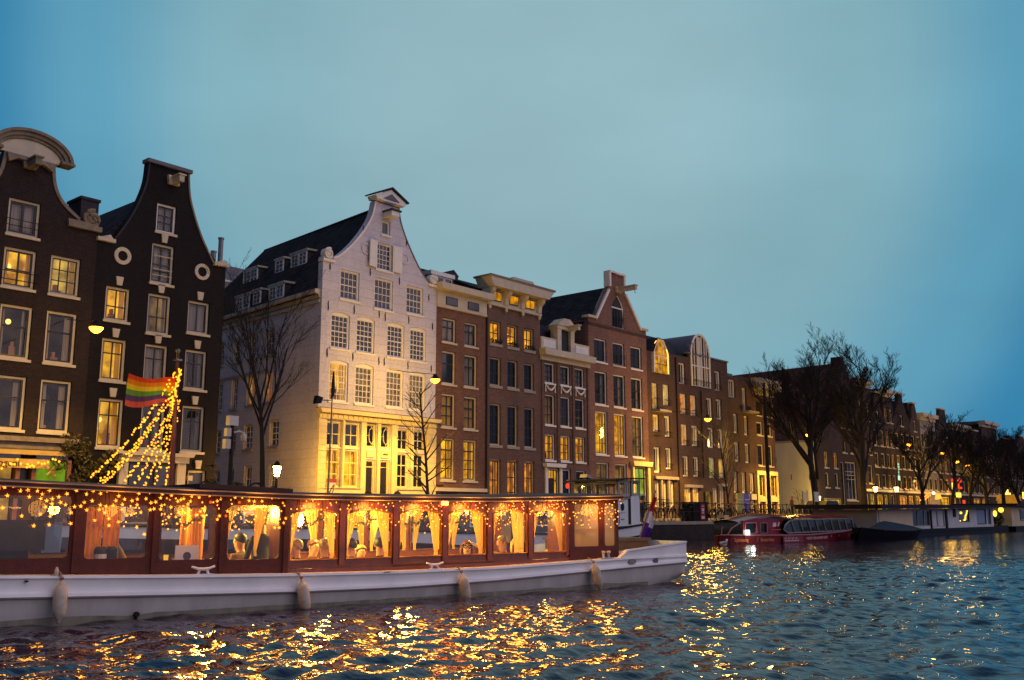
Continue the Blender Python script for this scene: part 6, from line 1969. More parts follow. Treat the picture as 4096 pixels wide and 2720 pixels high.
t = thing('hand_rail', 'white bent tubular handrail just above the boat roof', 'railing', (20.4, 27.2, .8))
MB().tube([(19.6, 27.2, .9), (19.6, 27.2, 2.14), (20.6, 27.2, 2.13), (20.75, 27.2, 2.04), (20.78, 27.2, .9)], .035, 6).build('tube', M['plastic_white'], t)

# people and a scooter on the quay behind the red boat
for k, (x, y, lab, coat, hair) in enumerate(((70.2, 31.0, 'person in a yellowish coat standing behind the red tour boat', 'shirt_pale', 'hair_dark'), (82.2, 32.0, 'person in a dark coat before the lit shop by the big tree', 'coat_dark', 'hair_dark'), (66.9, 31.2, 'person in a pale coat beside the cream notice', 'shirt_warm', 'hair_blond'))):
    person(lab, (x, y, Q), math.pi + .4 * k, 'standing', coat, 'jeans', hair, arms='pocket')
t = thing('parked_car', 'dark parked car seen over the red boat, before the blank flank wall', 'car', (73.8, 31.6, Q))
body = [(-1.9, .25), (1.9, .25), (2.0, .7), (1.2, .85), (.75, 1.40), (-1.1, 1.42), (-1.75, .9), (-2.0, .75)]
cb = MB().ex([(x + 73.8, z + Q) for x, z in body], 31.0, 32.6).build('body', M['iron'], t)
MB().ex([(73.8 + x, z + Q) for x, z in [(.95, .9), (.66, 1.33), (-1.0, 1.35), (-1.5, .92)]], 30.985, 30.997).build('side_window', M['glass_dark'], t)
for x in (72.55, 75.05):
    w = MB()
    w.tube([(x, 30.95, Q + .32), (x, 31.15, Q + .32)], .32, 14).build('wheel', M['black'], t)
MB().ball((75.72, 31.1, Q + .62), .09, 6, 4).build('headlight', M['plastic_white'], t)
# gull
t = thing('gull', 'white gull floating on the golden reflection before the red boat', 'bird', (40.0, 22.0, 0))
MB().ball((40.0, 22.0, .10), .13, 10, 7, (1.9, .9, .9)).tube([(40.18, 22, .14), (40.27, 22, .25), (40.32, 22, .29)], [.07, .05, .045], 8).tube([(39.78, 22, .13), (39.6, 22, .17)], [.06, .02], 6).build('body', M['plastic_white'], t, smooth=True)
MB().tube([(40.35, 22, .29), (40.42, 22, .275)], [.016, .005], 5).build('beak', M['shop_yellow'], t)
MB().ball((39.95, 21.9, .15), .11, 8, 5, (1.8, .35, .5)).ball((39.95, 22.1, .15), .11, 8, 5, (1.8, .35, .5)).build('wings', M['grey_metal'], t, smooth=True)

def rrect(x0, x1, z0, z1, r):
    o = []
    for cx, cz, a0 in ((x1 - r, z0 + r, -90), (x1 - r, z1 - r, 0), (x0 + r, z1 - r, 90), (x0 + r, z0 + r, 180)):
        o += [(cx + r * math.cos(math.radians(a0 + q * 30)), cz + r * math.sin(math.radians(a0 + q * 30))) for q in range(4)]
    return o


# ================================================================ WHITE BARGE WITH WHEELHOUSE
BG = thing('motor_barge', 'long white motor barge with a weathered wheelhouse moored along the quay', 'barge', (25, 26.5, 0))
sta = [(12.0, 0.15, 1.15, 25.9), (13.0, .1, 1.12, 24.9), (15, .05, 1.05, 24.62), (20, 0, .98, 24.6), (26, 0, .74, 24.6), (31, 0, .62, 24.6), (35, .0, .74, 24.6), (36.8, .05, .88, 24.66), (38.2, .15, .97, 24.86), (39.2, .3, 1.02, 25.25), (40.1, .45, 1.05, 25.85), (40.6, .55, 1.07, 26.5)]
hb = MB(); n = 6
for x, zb, zt, y0 in sta:
    y1 = 53.0 - y0
    hb.v += [(x, y0 + .5 + (zb > .3) * .3, zb - .9), (x, y0 + .10, zb + .02), (x, y0, zt), (x, y1, zt), (x, y1 - .1, zb + .02), (x, y1 - .5, zb - .9)]
for i in range(len(sta) - 1):
    for k in range(n):
        k2 = (k + 1) % n
        hb.f.append((i * n + k, (i + 1) * n + k, (i + 1) * n + k2, i * n + k2))
hb.f.append(tuple(range(n))); hb.f.append(tuple((len(sta) - 1) * n + k for k in range(n))[::-1])
ho = hb.build('hull', M['barge_white'], BG)
bt = MB()
for i in range(len(sta)):
    x, zb, zt, y0 = sta[i]
    bt.v += [(x, y0 - .02, zt - .32 if 26 > x else zt - .42), (x, y0 + .12, -.6 + .9 * max(0, x - 36.0) / 4.6)]
for i in range(len(sta) - 1):
    bt.f.append((2 * i, 2 * i + 1, 2 * i + 3, 2 * i + 2))
bt.build('dark_bottom', M['barge_dark'], BG)
rl = MB().tube([(x, y0 - .03, zt + .02) for x, zb, zt, y0 in sta], .045, 6).tube([(x, 53.03 - y0, zt + .02) for x, zb, zt, y0 in sta], .045, 6)
rl.build('rub_rail', M['barge_dark'], BG)
# hold cover / deckhouse amidships with white window frames
dh = MB().box(16.0, 32.4, 25.2, 27.8, .7, 1.62).exx([(25.1, 1.62), (27.9, 1.62), (27.3, 1.85), (25.7, 1.85)], 15.9, 32.5).build('deckhouse', M['barge_green'], BG)
for k in range(8):
    x = 17.0 + k * 1.95
    f = MB().box(x, x + .06, 25.15, 25.198, .95, 1.5).box(x + 1.1, x + 1.16, 25.15, 25.198, .95, 1.5).box(x + .06, x + 1.1, 25.155, 25.197, 1.45, 1.5).box(x + .06, x + 1.1, 25.155, 25.197, .95, 1.0).build('window', M['white'], BG)
    MB().box(x + .06, x + 1.1, 25.17, 25.19, 1.0, 1.45).build('pane', M['glass_grey' if k % 3 else 'lit_dim'], f)
# white stern cabin and wheelhouse
MB().ex([(33.2, .80), (36.60, .92), (36.55, 2.10), (35.6, 2.00), (33.2, 1.95)], 24.68, 27.6).build('stern_cabin', M['barge_white'], BG)
MB().ex([(33.0, 1.955), (36.58, 2.105), (36.58, 2.14), (33.0, 2.0)], 24.60, 27.7).build('cabin_roof', M['wheelhouse'], BG)
MB().ex([(36.64, .95), (37.36, .98), (37.36, 2.28), (36.64, 2.24)], 24.68, 27.0).build('wheelhouse_base', M['barge_white'], BG)
MB().ex([(35.98 + .12 * math.cos(a * .45), 1.73 + .165 * math.sin(a * .45)) for a in range(14)], 24.65, 24.678).build('porthole', M['iron'], BG)
MB().ex([(36.44, .98), (36.62, .98), (36.62, 2.2), (36.44, 2.1)], 24.655, 24.677).build('door_gap', M['barge_dark'], BG)
MB().tube([(35.75, 24.665, 1.0), (35.72, 24.665, 1.5)], .012, 4).box(35.85, 36.1, 24.66, 24.676, 1.18, 1.21).build('hatch_line', M['barge_dark'], BG)


def soft(a, b, c, d, r=.06):
    return rrect(a, b, c, d, r)


wall = [(35.62, 2.12), (37.36, 2.26), (37.40, 2.92), (35.60, 2.88)]
holes = [soft(35.80, 36.16, 2.30, 2.78), soft(36.26, 36.50, 2.32, 2.72), soft(36.82, 37.23, 2.34, 2.83)]
for yw in (24.66, 26.98):
    wm = pierced(wall, holes, yw, .05)
    wm.v = [(x, min(y, yw + .05), z) for x, y, z in wm.v]
    wm.build('wheelhouse_side', M['wheelhouse'], BG)
    for h in holes:
        MB().ex(h, yw + .02, yw + .03).build('window', M['glass'], BG)
wall = [(-27.02, 2.0), (-24.66, 2.12), (-24.66, 2.88), (-27.02, 2.76)]
holes = [soft(-26.80, -26.08, 2.20, 2.66), soft(-26.02, -25.42, 2.24, 2.72), soft(-25.36, -24.76, 2.26, 2.76)]
for xw in (35.60, 37.33):
    wm = pierced(wall, holes, 0, .05)
    wm.v = [(xw + min(y, .05), -x, z) for x, y, z in wm.v]
    wm.build('wheelhouse_front', M['wheelhouse'], BG)
    for h in holes:
        MB().exx([(-x, z) for x, z in h], xw + .02, xw + .03).build('window', M['glass'], BG)
MB().ex([(35.25, 2.84), (36.2, 2.93), (37.55, 2.97), (37.55, 3.02), (36.2, 2.99), (35.25, 2.90)], 24.45, 27.3).build('wheelhouse_roof', M['barge_dark'], BG)
MB().box(36.60, 36.66, 24.64, 24.656, 2.2, 2.9).build('door_post', M['barge_dark'], BG)
MB().box(37.3, 37.62, 24.62, 24.8, 2.24, 2.31).build('white_step', M['plastic_white'], BG)
MB().tube([(33.3, 24.62, 1.38), (35.4, 24.62, 1.45), (37.4, 24.8, 1.60), (37.62, 24.95, 1.30), (37.75, 25.1, 1.05)], .028, 6).tube([(35.4, 24.62, 1.45), (35.4, 24.62, .8)], .02, 5).tube([(36.65, 24.7, 1.55), (36.65, 24.7, .9)], .02, 5).build('handrail', M['plastic_white'], BG)
MB().tube([(36.0, 26.7, 2.95), (36.0, 26.7, 3.05)], .08, 8).ex([(35.85, 3.05), (36.3, 3.0), (36.15, 3.16), (35.92, 3.2)], 26.5, 26.9).build('vent_cowl', M['wheelhouse'], BG)
MB().box(36.9, 39.9, 25.7, 27.4, .38, .45).box(37.45, 38.2, 26.4, 27.4, .45, 1.3).build('stern_deck', M['barge_dark'], BG)
person('person in a black hooded jacket standing on the stern of the white barge', (39.55, 26.0, .45), math.radians(205), 'standing', 'coat_dark', 'jeans', 'hair_dark', arms='pocket', hood=True).scale = (1.25, 1.25, 1.04)
# mast
MX, MY = 15.45, 26.5
ms = MB().tube([(MX - .05, MY, .9), (MX - .08, MY, 4.0), (MX - .1, MY, 6.3)], [.09, .07, .04], 8)
ms.build('mast', M['wood_dark'], BG)
MB().ball((MX - .1, MY, 6.25), .07, 8, 5).box(MX - .2, MX, MY - .1, MY + .1, 5.95, 6.0).build('mast_lamp', M['grey_metal'], BG)
# rainbow flag
FG = thing('rainbow_flag', 'rainbow flag with six stripes flying from the barge mast', 'flag', (MX, MY - .1, 4.6))
MB().tube([(MX - .35, MY - .1, 4.30), (MX - .05, MY - .1, 5.65)], .02, 6).build('staff', M['galv'], FG)


def fpt(u, v):
    x = MX - .03 - .08 * v - 1.55 * u
    z = 5.45 - .86 * v - .10 * u + .10 * math.sin(u * 6.0 + .6) * u ** .5 - .05 * math.sin(v * 3 + u * 4)
    return (x, MY - .1 + .16 * math.sin(u * 7.5 + v * 1.2), z)


for k, nm in enumerate(('red', 'orange', 'yellow', 'green', 'blue', 'violet')):
    s_ = MB()
    for v0, v1 in ((k / 6, (k + .5) / 6), ((k + .5) / 6, (k + 1) / 6)):
        s_.strip([fpt(i / 24, v0) for i in range(25)], [fpt(i / 24, v1) for i in range(25)])
    s_.build(nm + '_stripe', M['rainbow_' + nm], FG, smooth=True)
point(BG, (MX - .9, MY - 1.4, 4.3), 34, (1, .68, .14), .3)
# strings of lights from the mast
small = cached(('bulb', 'small'), lambda: MB().ball((0, 0, 0), .029, 5, 4), M['bulb_mast'])
sc_ = MY / 24.6


def on_mast_plane(x, z):
    return x * sc_, 1.43 + (z - 1.43) * sc_


ENDS = [(11.75, 2.33), (11.95, 2.12), (12.15, 2.12), (12.75, 2.1), (13.2, 2.12), (13.6, 2.16), (13.95, 2.12), (14.36, 2.10)]
TOPS = [(14.22, 5.3), (14.25, 4.9), (14.2, 4.7), (14.26, 4.5), (14.28, 4.62), (14.33, 4.55), (14.36, 4.5), (14.38, 4.6)]
names = ('outermost', 'second', 'third', 'fourth', 'fifth', 'sixth', 'seventh', 'innermost')
for k, ((ex_, ez_), (tx, tz)) in enumerate(zip(ENDS, TOPS)):
    x0, z0 = on_mast_plane(tx, tz); x1, z1 = on_mast_plane(ex_, ez_)
    t = thing('light_string', names[k] + ' string of yellow lights from the barge mast, counted from the left', 'fairy lights', (x0, MY, z0), group='strings of lights spread from the barge mast')
    L_ = math.hypot(x1 - x0, z1 - z0)
    nb = int(L_ / .062)
    y1 = MY - .6 + .16 * k
    pts = []
    for i in range(nb + 1):
        f = i / nb
        pts.append((x0 + (x1 - x0) * f, MY + (y1 - MY) * f, z0 + (z1 - z0) * f - .28 * math.sin(math.pi * f) * (1 - k / 9)))
    MB().tube(pts[::4] + [pts[-1]], .006, 3).build('cable', M['iron'], t)
    for (x, y, z) in pts:
        if R.random() < .86:
            inst('bulb', small, t, Vector((x + R.gauss(0, .022), y + R.gauss(0, .03), z + R.gauss(0, .026))) - OFF[t.name])
t = thing('light_string', 'cluster of lights wound round the barge mast above the flag', 'fairy lights', (MX, MY - .1, 5.4), group='strings of lights spread from the barge mast')
MB().tube([(MX - .05, MY - .12, 4.3), (MX - .07, MY - .12, 5.6)], .006, 3).build('cable', M['iron'], t)
for i in range(46):
    f = i / 46
    x, z = on_mast_plane(14.05 + .23 * f + R.gauss(0, .03), 4.35 + 1.05 * f)
    inst('bulb', small, t, Vector((x, MY - .15 + R.gauss(0, .03), z)) - OFF[t.name])
t = thing('light_string', 'garland of lights along the sign of the far left shop', 'fairy lights', (13.5, 35.4, 3.3))
gp_ = [(11.6 + 4.6 * i / 40, 35.45, 3.08 + .10 * math.sin(i * .55) + (.012 * max(0, i - 25))) for i in range(41)]
MB().tube(gp_, .008, 3).build('cable', M['iron'], t)
big = cached(('bulb', 'big'), lambda: MB().ball((0, 0, 0), .042, 5, 4), M['bulb_mast'])
for i in range(44):
    p = gp_[int(i * 40 / 44)]
    inst('bulb', big, t, Vector((p[0] + R.uniform(-.06, .06), p[1] - .03, p[2] + R.gauss(0, .06))) - OFF[t.name])

# ================================================================ SALOON BOAT (own frame: x along the side, y across, z up)
BL = Vector((.9849, -.1730, 0)).normalized()
BA = math.atan2(BL.y, BL.x)
B0 = Vector((5.44, 13.24, 0))
BW = 3.3
SB = thing('saloon_boat', 'long varnished saloon boat with a pale blue white hull and curtained windows', 'boat', B0, BA, frame=False)


def lerp_tab(tab, s):
    for (a, va), (b, vb) in zip(tab, tab[1:]):
        if s <= b:
            f = max(0, (s - a) / (b - a))
            return va + (vb - va) * f
    return tab[-1][1]


def smooth_tab(tab):
    def f(s):
        return (lerp_tab(tab, s - .25) + lerp_tab(tab, s) + lerp_tab(tab, s + .25)) / 3
    return f


G_ = [(-6, 1.0), (-3, .80), (0, .655), (2, .585), (4, .53), (6, .50), (8, .50), (9.5, .53), (11.08, .575)]
R_ = [(-6, .55), (-3, .45), (0, .375), (2, .31), (4, .255), (6, .235), (8, .262), (10, .33), (11.4, .375), (13.3, .425)]
gun = smooth_tab(G_); rub = smooth_tab(R_)
plan = smooth_tab([(-6, .9), (-4, .25), (-2, .05), (0, 0), (11, 0), (12.4, .04), (13.3, .10)])
ST = [-6, -5, -4, -3, -2, -1, 0, 1, 2, 3, 4, 5, 6, 7, 8, 9, 10, 11, 11.6, 12.2, 12.7, 13.0, 13.19]


def hull_shell(rows, name, mat):
    """rows(s) -> [(y, z)] on the near side; mirrored to the far side"""
    mb = MB()
    P = [rows(s) for s in ST]
    m = len(P[0])
    for mir in (0, 1):
        b = len(mb.v)
        for s, r in zip(ST, P):
            mb.v += [(s, (BW - y) if mir else y, z) for y, z in r]
        for i in range(len(ST) - 1):
            for k in range(m - 1):
                q = (b + i * m + k, b + i * m + k + 1, b + (i + 1) * m + k + 1, b + (i + 1) * m + k)
                mb.f.append(q[::-1] if mir else q)
    n0 = (len(ST) - 1) * m
    n1 = len(ST) * m + n0
    for k in range(m - 1):
        mb.f.append((n0 + k, n1 + k, n1 + k + 1, n0 + k + 1))
    return mb.build(name, M[mat], SB, smooth=False)


def up_rows(s):
    p = plan(s); g = gun(s) if s < 11.08 else .578; r = rub(s)
    return [(p + .10, g), (p - .035, g), (p - .04, g - .035), (p - .005, g - .055), (p + .012, (g + r) / 2), (p + .0, r + .055), (p - .04, r + .045), (p - .045, r + .01), (p - .01, r - .012)]


def low_rows(s):
    p = plan(s); r = rub(s)
    f = max(0, (s - 11.8) / 1.4)
    return [(p - .005, r - .004), (p + .035, r - .03), (p + .05, r * .5), (p + .08 + .10 * f * f, .02 + .10 * f ** 3), (p + .22 + .5 * f * f, -.28 + .36 * f * f), (p + 1.0 + .3 * f, -.55 + .55 * f * f)]


uo = hull_shell(up_rows, 'hull', 'hull')
lo_ = hull_shell(low_rows, 'lower_hull', 'hull_low')
for o in (uo, lo_):
    o.data.polygons.foreach_set('use_smooth', [True] * len(o.data.polygons))
    md = o.modifiers.new('edges', 'EDGE_SPLIT'); md.split_angle = math.radians(38)
ws = MB()
for s in [-6 + .4 * i for i in range(46)]:
    p = plan(s)
    ws.v += [(s, p + .066, .085 + .02 * math.sin(s * 3.1) + .012 * math.sin(s * 11)), (s, p + .074, -.06)]
ws.f = [(2 * i, 2 * i + 1, 2 * i + 3, 2 * i + 2) for i in range(45)]
ws.build('waterline_stain', M['stain'], SB)
# raised bulwark round the after deck
bw = MB()
bs = [(11.10, .575), (11.2, .64), (11.28, .70), (11.36, .725), (11.8, .755), (12.4, .80), (13.0, .845), (13.19, .862)]
for mir in (0, 1):
    b = len(bw.v)
    for s, z in bs:
        p = plan(s)
        row = [(p + .012, .565), (p - .005, z - .04), (p - .04, z - .03), (p - .04, z), (p + .07, z), (p + .07, .565)]
        bw.v += [(s, BW - y if mir else y, zz) for y, zz in row]
    for i in range(len(bs) - 1):
        for k in range(5):
            bw.f.append((b + i * 6 + k, b + i * 6 + k + 1, b + (i + 1) * 6 + k + 1, b + (i + 1) * 6 + k))
    bw.f.append(tuple(b + k for k in range(6)))
bw.box(13.13, 13.22, .10, BW - .10, .40, .862)
bw.build('bulwark', M['hull'], SB)
# decks
dk = MB()
ds = [-6, -3, 0, 2, 4, 6, 8, 10, 11.1]
for s in ds:
    dk.v += [(s, plan(s) + .08, gun(s) - .003), (s, BW - plan(s) - .08, gun(s) - .003)]
for i in range(len(ds) - 1):
    dk.f.append((2 * i, 2 * i + 1, 2 * i + 3, 2 * i + 2))
dk.box(11.1, 13.13, .09, BW - .09, .50, .572)
dk.build('deck', M['deck_cream'], SB)
MB().box(11.42, 12.95, .95, 2.6, .66, .86).box(11.38, 13.0, .9, 2.65, .86, .92).build('stern_hatch', M['wood_brown'], SB)
MB().box(11.40, 12.9, .92, 2.62, .574, .66).build('hatch_coaming', M['deck_cream'], SB)
for s0, w0 in ((11.46, 0), (12.17, 0)):
    z = .47
    pt = MB()
    a0 = (.105, .05) if s0 < 12 else (.06, .06)
    pt.ex([(s0 + a0[0] * math.cos(a * .45), z + .02 + a0[1] * math.sin(a * .45)) for a in range(14)], plan(s0) - .03, plan(s0) + .02)
    pt.build('porthole', M['lead'] if s0 > 12 else M['grey_metal'], SB)
MB().ex([(1.71 + .035 * math.cos(a * .7), .07 + .035 * math.sin(a * .7)) for a in range(9)], .0, .06).box(1.70, 1.725, .03, .07, -.1, .04).build('outlet', M['barge_dark'], SB)
MB().ex([(.26 + .02 * math.cos(a * .7), .575 + .012 * math.sin(a * .7)) for a in range(9)], -.06, .0).ex([(5.62, .488), (5.75, .493), (5.74, .502), (5.63, .498)], -.05, -.037).build('hull_fitting', M['barge_dark'], SB)

# cabin: pierced side walls, both sides
YL, YM, YE = .24, .30, .25     # insets of the three cabin parts


def roofz(s):
    return lerp_tab([(-6, 2.02), (-3, 1.95), (0, 1.855), (2, 1.79), (4, 1.735), (5.5, 1.72), (8, 1.725), (9.5, 1.755), (11.5, 1.80)], s)


LW = [rrect(-3.0, -1.75, .90, 1.70, .06), rrect(-1.6, -.70, .88, 1.69, .06), rrect(-.55, .82, .85, 1.67, .06), rrect(1.02, 1.86, .82, 1.55, .06), rrect(2.04, 2.87, .775, 1.55, .07), rrect(3.06, 3.90, .75, 1.56, .07)]
MWX = [(4.10, 4.94), (5.10, 5.97), (6.12, 6.99), (7.13, 7.97), (8.14, 8.95), (9.11, 9.93)]
MW = [archtop(a, b, .715, 1.43, .075) for a, b in MWX]
EW = [rrect(10.13, 10.80, .80, 1.62, .03), rrect(10.95, 11.25, .80, 1.62, .05)]
parts = (('cabin_side', 'canvas', -3.4, 4.04, YL, LW), ('cabin_side', 'wood_dark', 4.045, 10.0, YM, MW), ('canvas_screen', 'canvas', 10.005, 11.34, YE, EW))
for nm, mt, s0, s1, inset, holes in parts:
    top = [(s, roofz(s) - .05) for s in (s1, (s0 * .33 + s1 * .67), (s0 * .67 + s1 * .33), s0)]
    bot = [(s, gun(s) + (.06 if mt == 'wood_dark' else -.002)) for s in (s0, (s0 * .67 + s1 * .33), (s0 * .33 + s1 * .67), s1)]
    for far in (0, 1):
        mb = pierced(bot + top, holes, 0, .05)
        mb.v = [(x, (BW - inset - min(y, .05)) if far else inset + min(y, .05), z) for x, y, z in mb.v]
        o = mb.build(nm, M[mt], SB)
        for k, h in enumerate(holes):
            vin = mt == 'canvas' and s0 > 9
            w = MB()
            yy = (BW - inset - .03) if far else inset + .03
            w.ex(h, yy - .003, yy + .003)
            g = w.build('window', M['vinyl' if vin else 'glass'], SB)
            if mt == 'wood_dark':
                fr = MB()
                yo = (BW - inset + .012) if far else inset - .012
                fr.tube([(x, yo, z) for x, z in h], .018, 5, closed=True)
                fr.build('window_frame', M['wood_light'], g)
# posts, base plank, cornice
for s in (4.05, 5.02, 6.045, 7.06, 8.055, 9.03, 9.97):
    MB().box(s - .05, s + .05, YM - .035, YM - .002, gun(s) + .1, 1.64).build('cabin_post', M['wood_dark'], SB)
MB().box(3.96, 4.045, YL - .03, YL + .12, gun(4) - .01, 1.72).build('cabin_post', M['canvas'], SB)
for a, b in ((2.93, 2.99), (1.93, 1.99), (.86, .97)):
    MB().box(a, b, YL - .03, YL, gun(a) + .02, 1.73).build('cabin_post', M['canvas'], SB)
bp = MB()
for i in range(12):
    a, b = 4.05 + 5.95 * i / 12, 4.05 + 5.95 * (i + 1) / 12
    bp.add([(a, YM - .03, gun(a)), (b, YM - .03, gun(b)), (b, YM - .03, gun(b) + .055), (a, YM - .03, gun(a) + .055), (a, YM + .02, gun(a) + .055), (b, YM + .02, gun(b) + .055)], [(0, 1, 2, 3), (3, 2, 5, 4)])
bp.build('base_plank', M['wood_dark'], SB)
rfm = MB()
rs = [-3.6, -2, -1, 0, 1, 2, 3, 4, 5, 6, 7, 8, 9, 10, 11, 11.36]
prof = [(.12, -.075), (.11, .0), (.35, .035), (BW / 2, .075), (BW - .35, .035), (BW - .11, 0), (BW - .12, -.075)]
m = len(prof)
for s in rs:
    rfm.v += [(s, y, roofz(s) + z) for y, z in prof]
for i in range(len(rs) - 1):
    for k in range(m - 1):
        rfm.f.append((i * m + k, i * m + k + 1, (i + 1) * m + k + 1, (i + 1) * m + k))
    rfm.f.append((i * m + m - 1, i * m, (i + 1) * m, (i + 1) * m + m - 1))
rfm.f += [tuple(range(m)), tuple(range((len(rs) - 1) * m, len(rs) * m))[::-1]]
rfm.build('roof', M['roof_boat'], SB)
ed = MB()
for z0, r_ in ((-.005, .012), (-.07, .010)):
    ed.tube([(s, .10, roofz(s) + z0) for s in rs], r_, 5)
ed.build('roof_edge', M['roof_edge'], SB)
fa = MB()
for i in range(len(rs) - 1):
    a, b = rs[i], rs[i + 1]
    if b > 4.0 and a < 10.2:
        a = max(a, 4.05)
        fa.add([(a, YM - .02, roofz(a) - .16), (b, YM - .02, roofz(b) - .16), (b, YM - .02, roofz(b) - .076), (a, YM - .02, roofz(a) - .076)], [(0, 1, 2, 3)])
fa.build('valance', M['wood_dark'], SB)
MB().ex([(2.55, 1.80), (4.05, 1.745), (4.05, 1.815), (3.0, 1.855), (2.55, 1.87)], .15, BW - .15).build('raised_roof', M['roof_boat'], SB)
# bulkheads, floor, benches, tables
MB().box(-3.4, 11.3, .3, BW - .3, -.34, -.30).build('floor', M['wood_brown'], SB)
MB().box(-3.45, -3.4, .15, BW - .15, -.3, 1.9).box(10.0, 10.04, .3, .9, -.3, 1.66).box(10.0, 10.04, 2.4, 3.0, -.3, 1.66).box(4.0, 4.04, .3, .8, -.3, 1.66).box(4.0, 4.04, 2.5, 3.0, -.3, 1.66).build('bulkhead', M['wood_dark'], SB)
bn = MB()
for k in range(6):
    s = 4.5 + k
    bn.box(s - .45, s + .45, .36, .80, -.3, .12).box(s - .45, s + .45, 2.5, 2.94, -.3, .12)
bn.box(4.1, 9.95, .30, .355, .12, .58).box(4.1, 9.95, 2.945, 3.0, .12, .60)
bn.build('bench', M['wood_brown'], SB)
tb = MB()
for s in (5.0, 7.05, 9.05):
    tb.box(s - .55, s + .55, 1.15, 2.15, .44, .48).box(s - .06, s + .06, 1.6, 1.7, -.3, .44)
tb.build('table', M['wood_brown'], SB)
MB().box(1.0, 3.95, .32, 1.0, .66, .72).box(1.1, 3.85, .4, .95, -.3, .66).build('serving_counter', M['wood_dark'], SB)
MB().box(-3.2, .4, .6, 1.6, .4, .95).box(-2.9, -1.9, .5, 1.2, .95, 1.25).box(-1.6, -.5, .45, 1.1, .95, 1.30).box(-.3, .55, .4, .9, .95, 1.35).build('stowed_covers', M['tarp'], SB)
# curtains on both sides
cur_n = [0]


def boat_curtain(s0, top_w, bot_w, side, y, zt=1.50, zb=.72, mat='boat_curtain'):
    n = 16
    a, b, mid = [], [], []
    for i in range(n + 1):
        f = i / n
        wob = .022 * math.sin(f * 21)
        xt = s0 + side * top_w * f
        xb = s0 + side * bot_w * f
        a.append((xt, y + wob, zt)); b.append((xb, y + wob * .5, zb + .06)); mid.append((s0 + side * (bot_w + (top_w - bot_w) * .42) * f, y + wob, zb + .38))
    cur = MB().strip(mid, a).strip(b, mid)
    cur.strip([(p[0] + side * .01, p[1], p[2] - .07) for p in b], [(p[0], p[1] - .004, p[2] + .02) for p in b])
    cur.build('curtain', M[mat], SB, smooth=True)


for k, (a, b) in enumerate(MWX):
    for y in (YM + .09, BW - YM - .09):
        far = y > 1
        wide = .30 if k in (1, 3) else .24
        boat_curtain(a + .0, wide, .07, 1, y)
        boat_curtain(b - .0, wide * (.9 if k != 4 else 1.25), .07 if k != 4 else .22, -1, y)
for a, mt in ((1.06, 'curtain_rust'), (1.30, 'curtain_rust'), (3.55, 'boat_curtain')):
    boat_curtain(a, .24, .22 if mt != 'boat_curtain' else .05, 1, YL + .16, 1.52, .80, mt)
boat_curtain(2.86, .17, .15, -1, YL + .5, 1.52, .6, 'curtain_rust'); boat_curtain(3.05, .42, .40, 1, YL + 1.9, 1.52, .6, 'curtain_rust')
# lamps in the saloon
for s, y, w_, col in ((5.52, 2.86, 20, (1, .55, .14)), (7.27, 2.86, 16, (1, .52, .14))):
    sc0 = MB().lathe([(.03, -.10), (.055, -.06), (.065, .04), (.035, .12)], 10, (s, y - .12, 1.30)).build('wall_lamp', M['saloon_lamp'], SB)
    MB().tube([(s, y - .12, 1.2), (s, y, 1.17)], .012, 5).build('lamp_arm', M['wood_dark'], sc0)
SBL = []
for s, y, z, pw in ((5.5, 1.65, 1.45, 150), (7.2, 1.65, 1.45, 125), (9.0, 1.65, 1.45, 110), (3.4, 1.9, 1.45, 95), (1.6, 1.9, 1.5, 50), (4.5, 1.7, 1.5, 80), (10.6, 1.6, 1.5, 40)):
    l = bpy.data.lights.new('saloon_light', 'POINT'); l.energy = pw; l.color = (1.0, .64, .11); l.shadow_soft_size = .09
    o = bpy.data.objects.new('saloon_light', l); COL.objects.link(o); o.parent = SB; o.location = (s, y, z)
MB().box(6.98, 7.10, YM - .06, YM - .02, 1.585, 1.645).build('orange_marker_lamp', M['marker'], SB)
for s in (7.46 + 0, 3.2, 2.75, 3.92, 3.0):
    MB().ball((s, YM - .03 if s > 4 else YL - .03, 1.60 if s != 3.0 else 1.40), .022, 8, 5).build('red_bead', M['marker_red'], SB)
# deck fittings
for s in (2.61, 6.66):
    z = gun(s)
    MB().tube([(s - .17, .0, z + .115), (s - .08, 0, z + .085), (s, 0, z + .08), (s + .08, 0, z + .085), (s + .17, 0, z + .115)], [.016, .019, .02, .019, .016], 8).tube([(s - .05, 0, z + .08), (s - .08, 0, z)], .018, 6).tube(
        [(s + .05, 0, z + .08), (s + .08, 0, z)], .018, 6).box(s - .14, s + .14, -.03, .03, z, z + .012).build('mooring_cleat', M['hull'], SB, smooth=False)
bo = MB()
for s in (10.68, 10.82):
    bo.lathe([(.035, 0), (.025, .02), (.022, .09), (.045, .11), (.04, .135), (.01, .14)], 10, (s, .02, .575))
bo.box(10.58, 10.92, -.03, .07, .572, .585)
bo.build('bollard', M['plastic_white'], SB)
MB().lathe([(.03, 0), (.028, .06), (.012, .11)], 8, (.62, -.01, gun(.62))).box(.55, .69, -.04, .03, gun(.62), gun(.62) + .01).build('deck_light', M['fender'], SB)


def at_boat(s, y, z):
    c, n_ = math.cos(BA), math.sin(BA)
    return (B0.x + s * c - y * n_, B0.y + s * n_ + y * c, z)


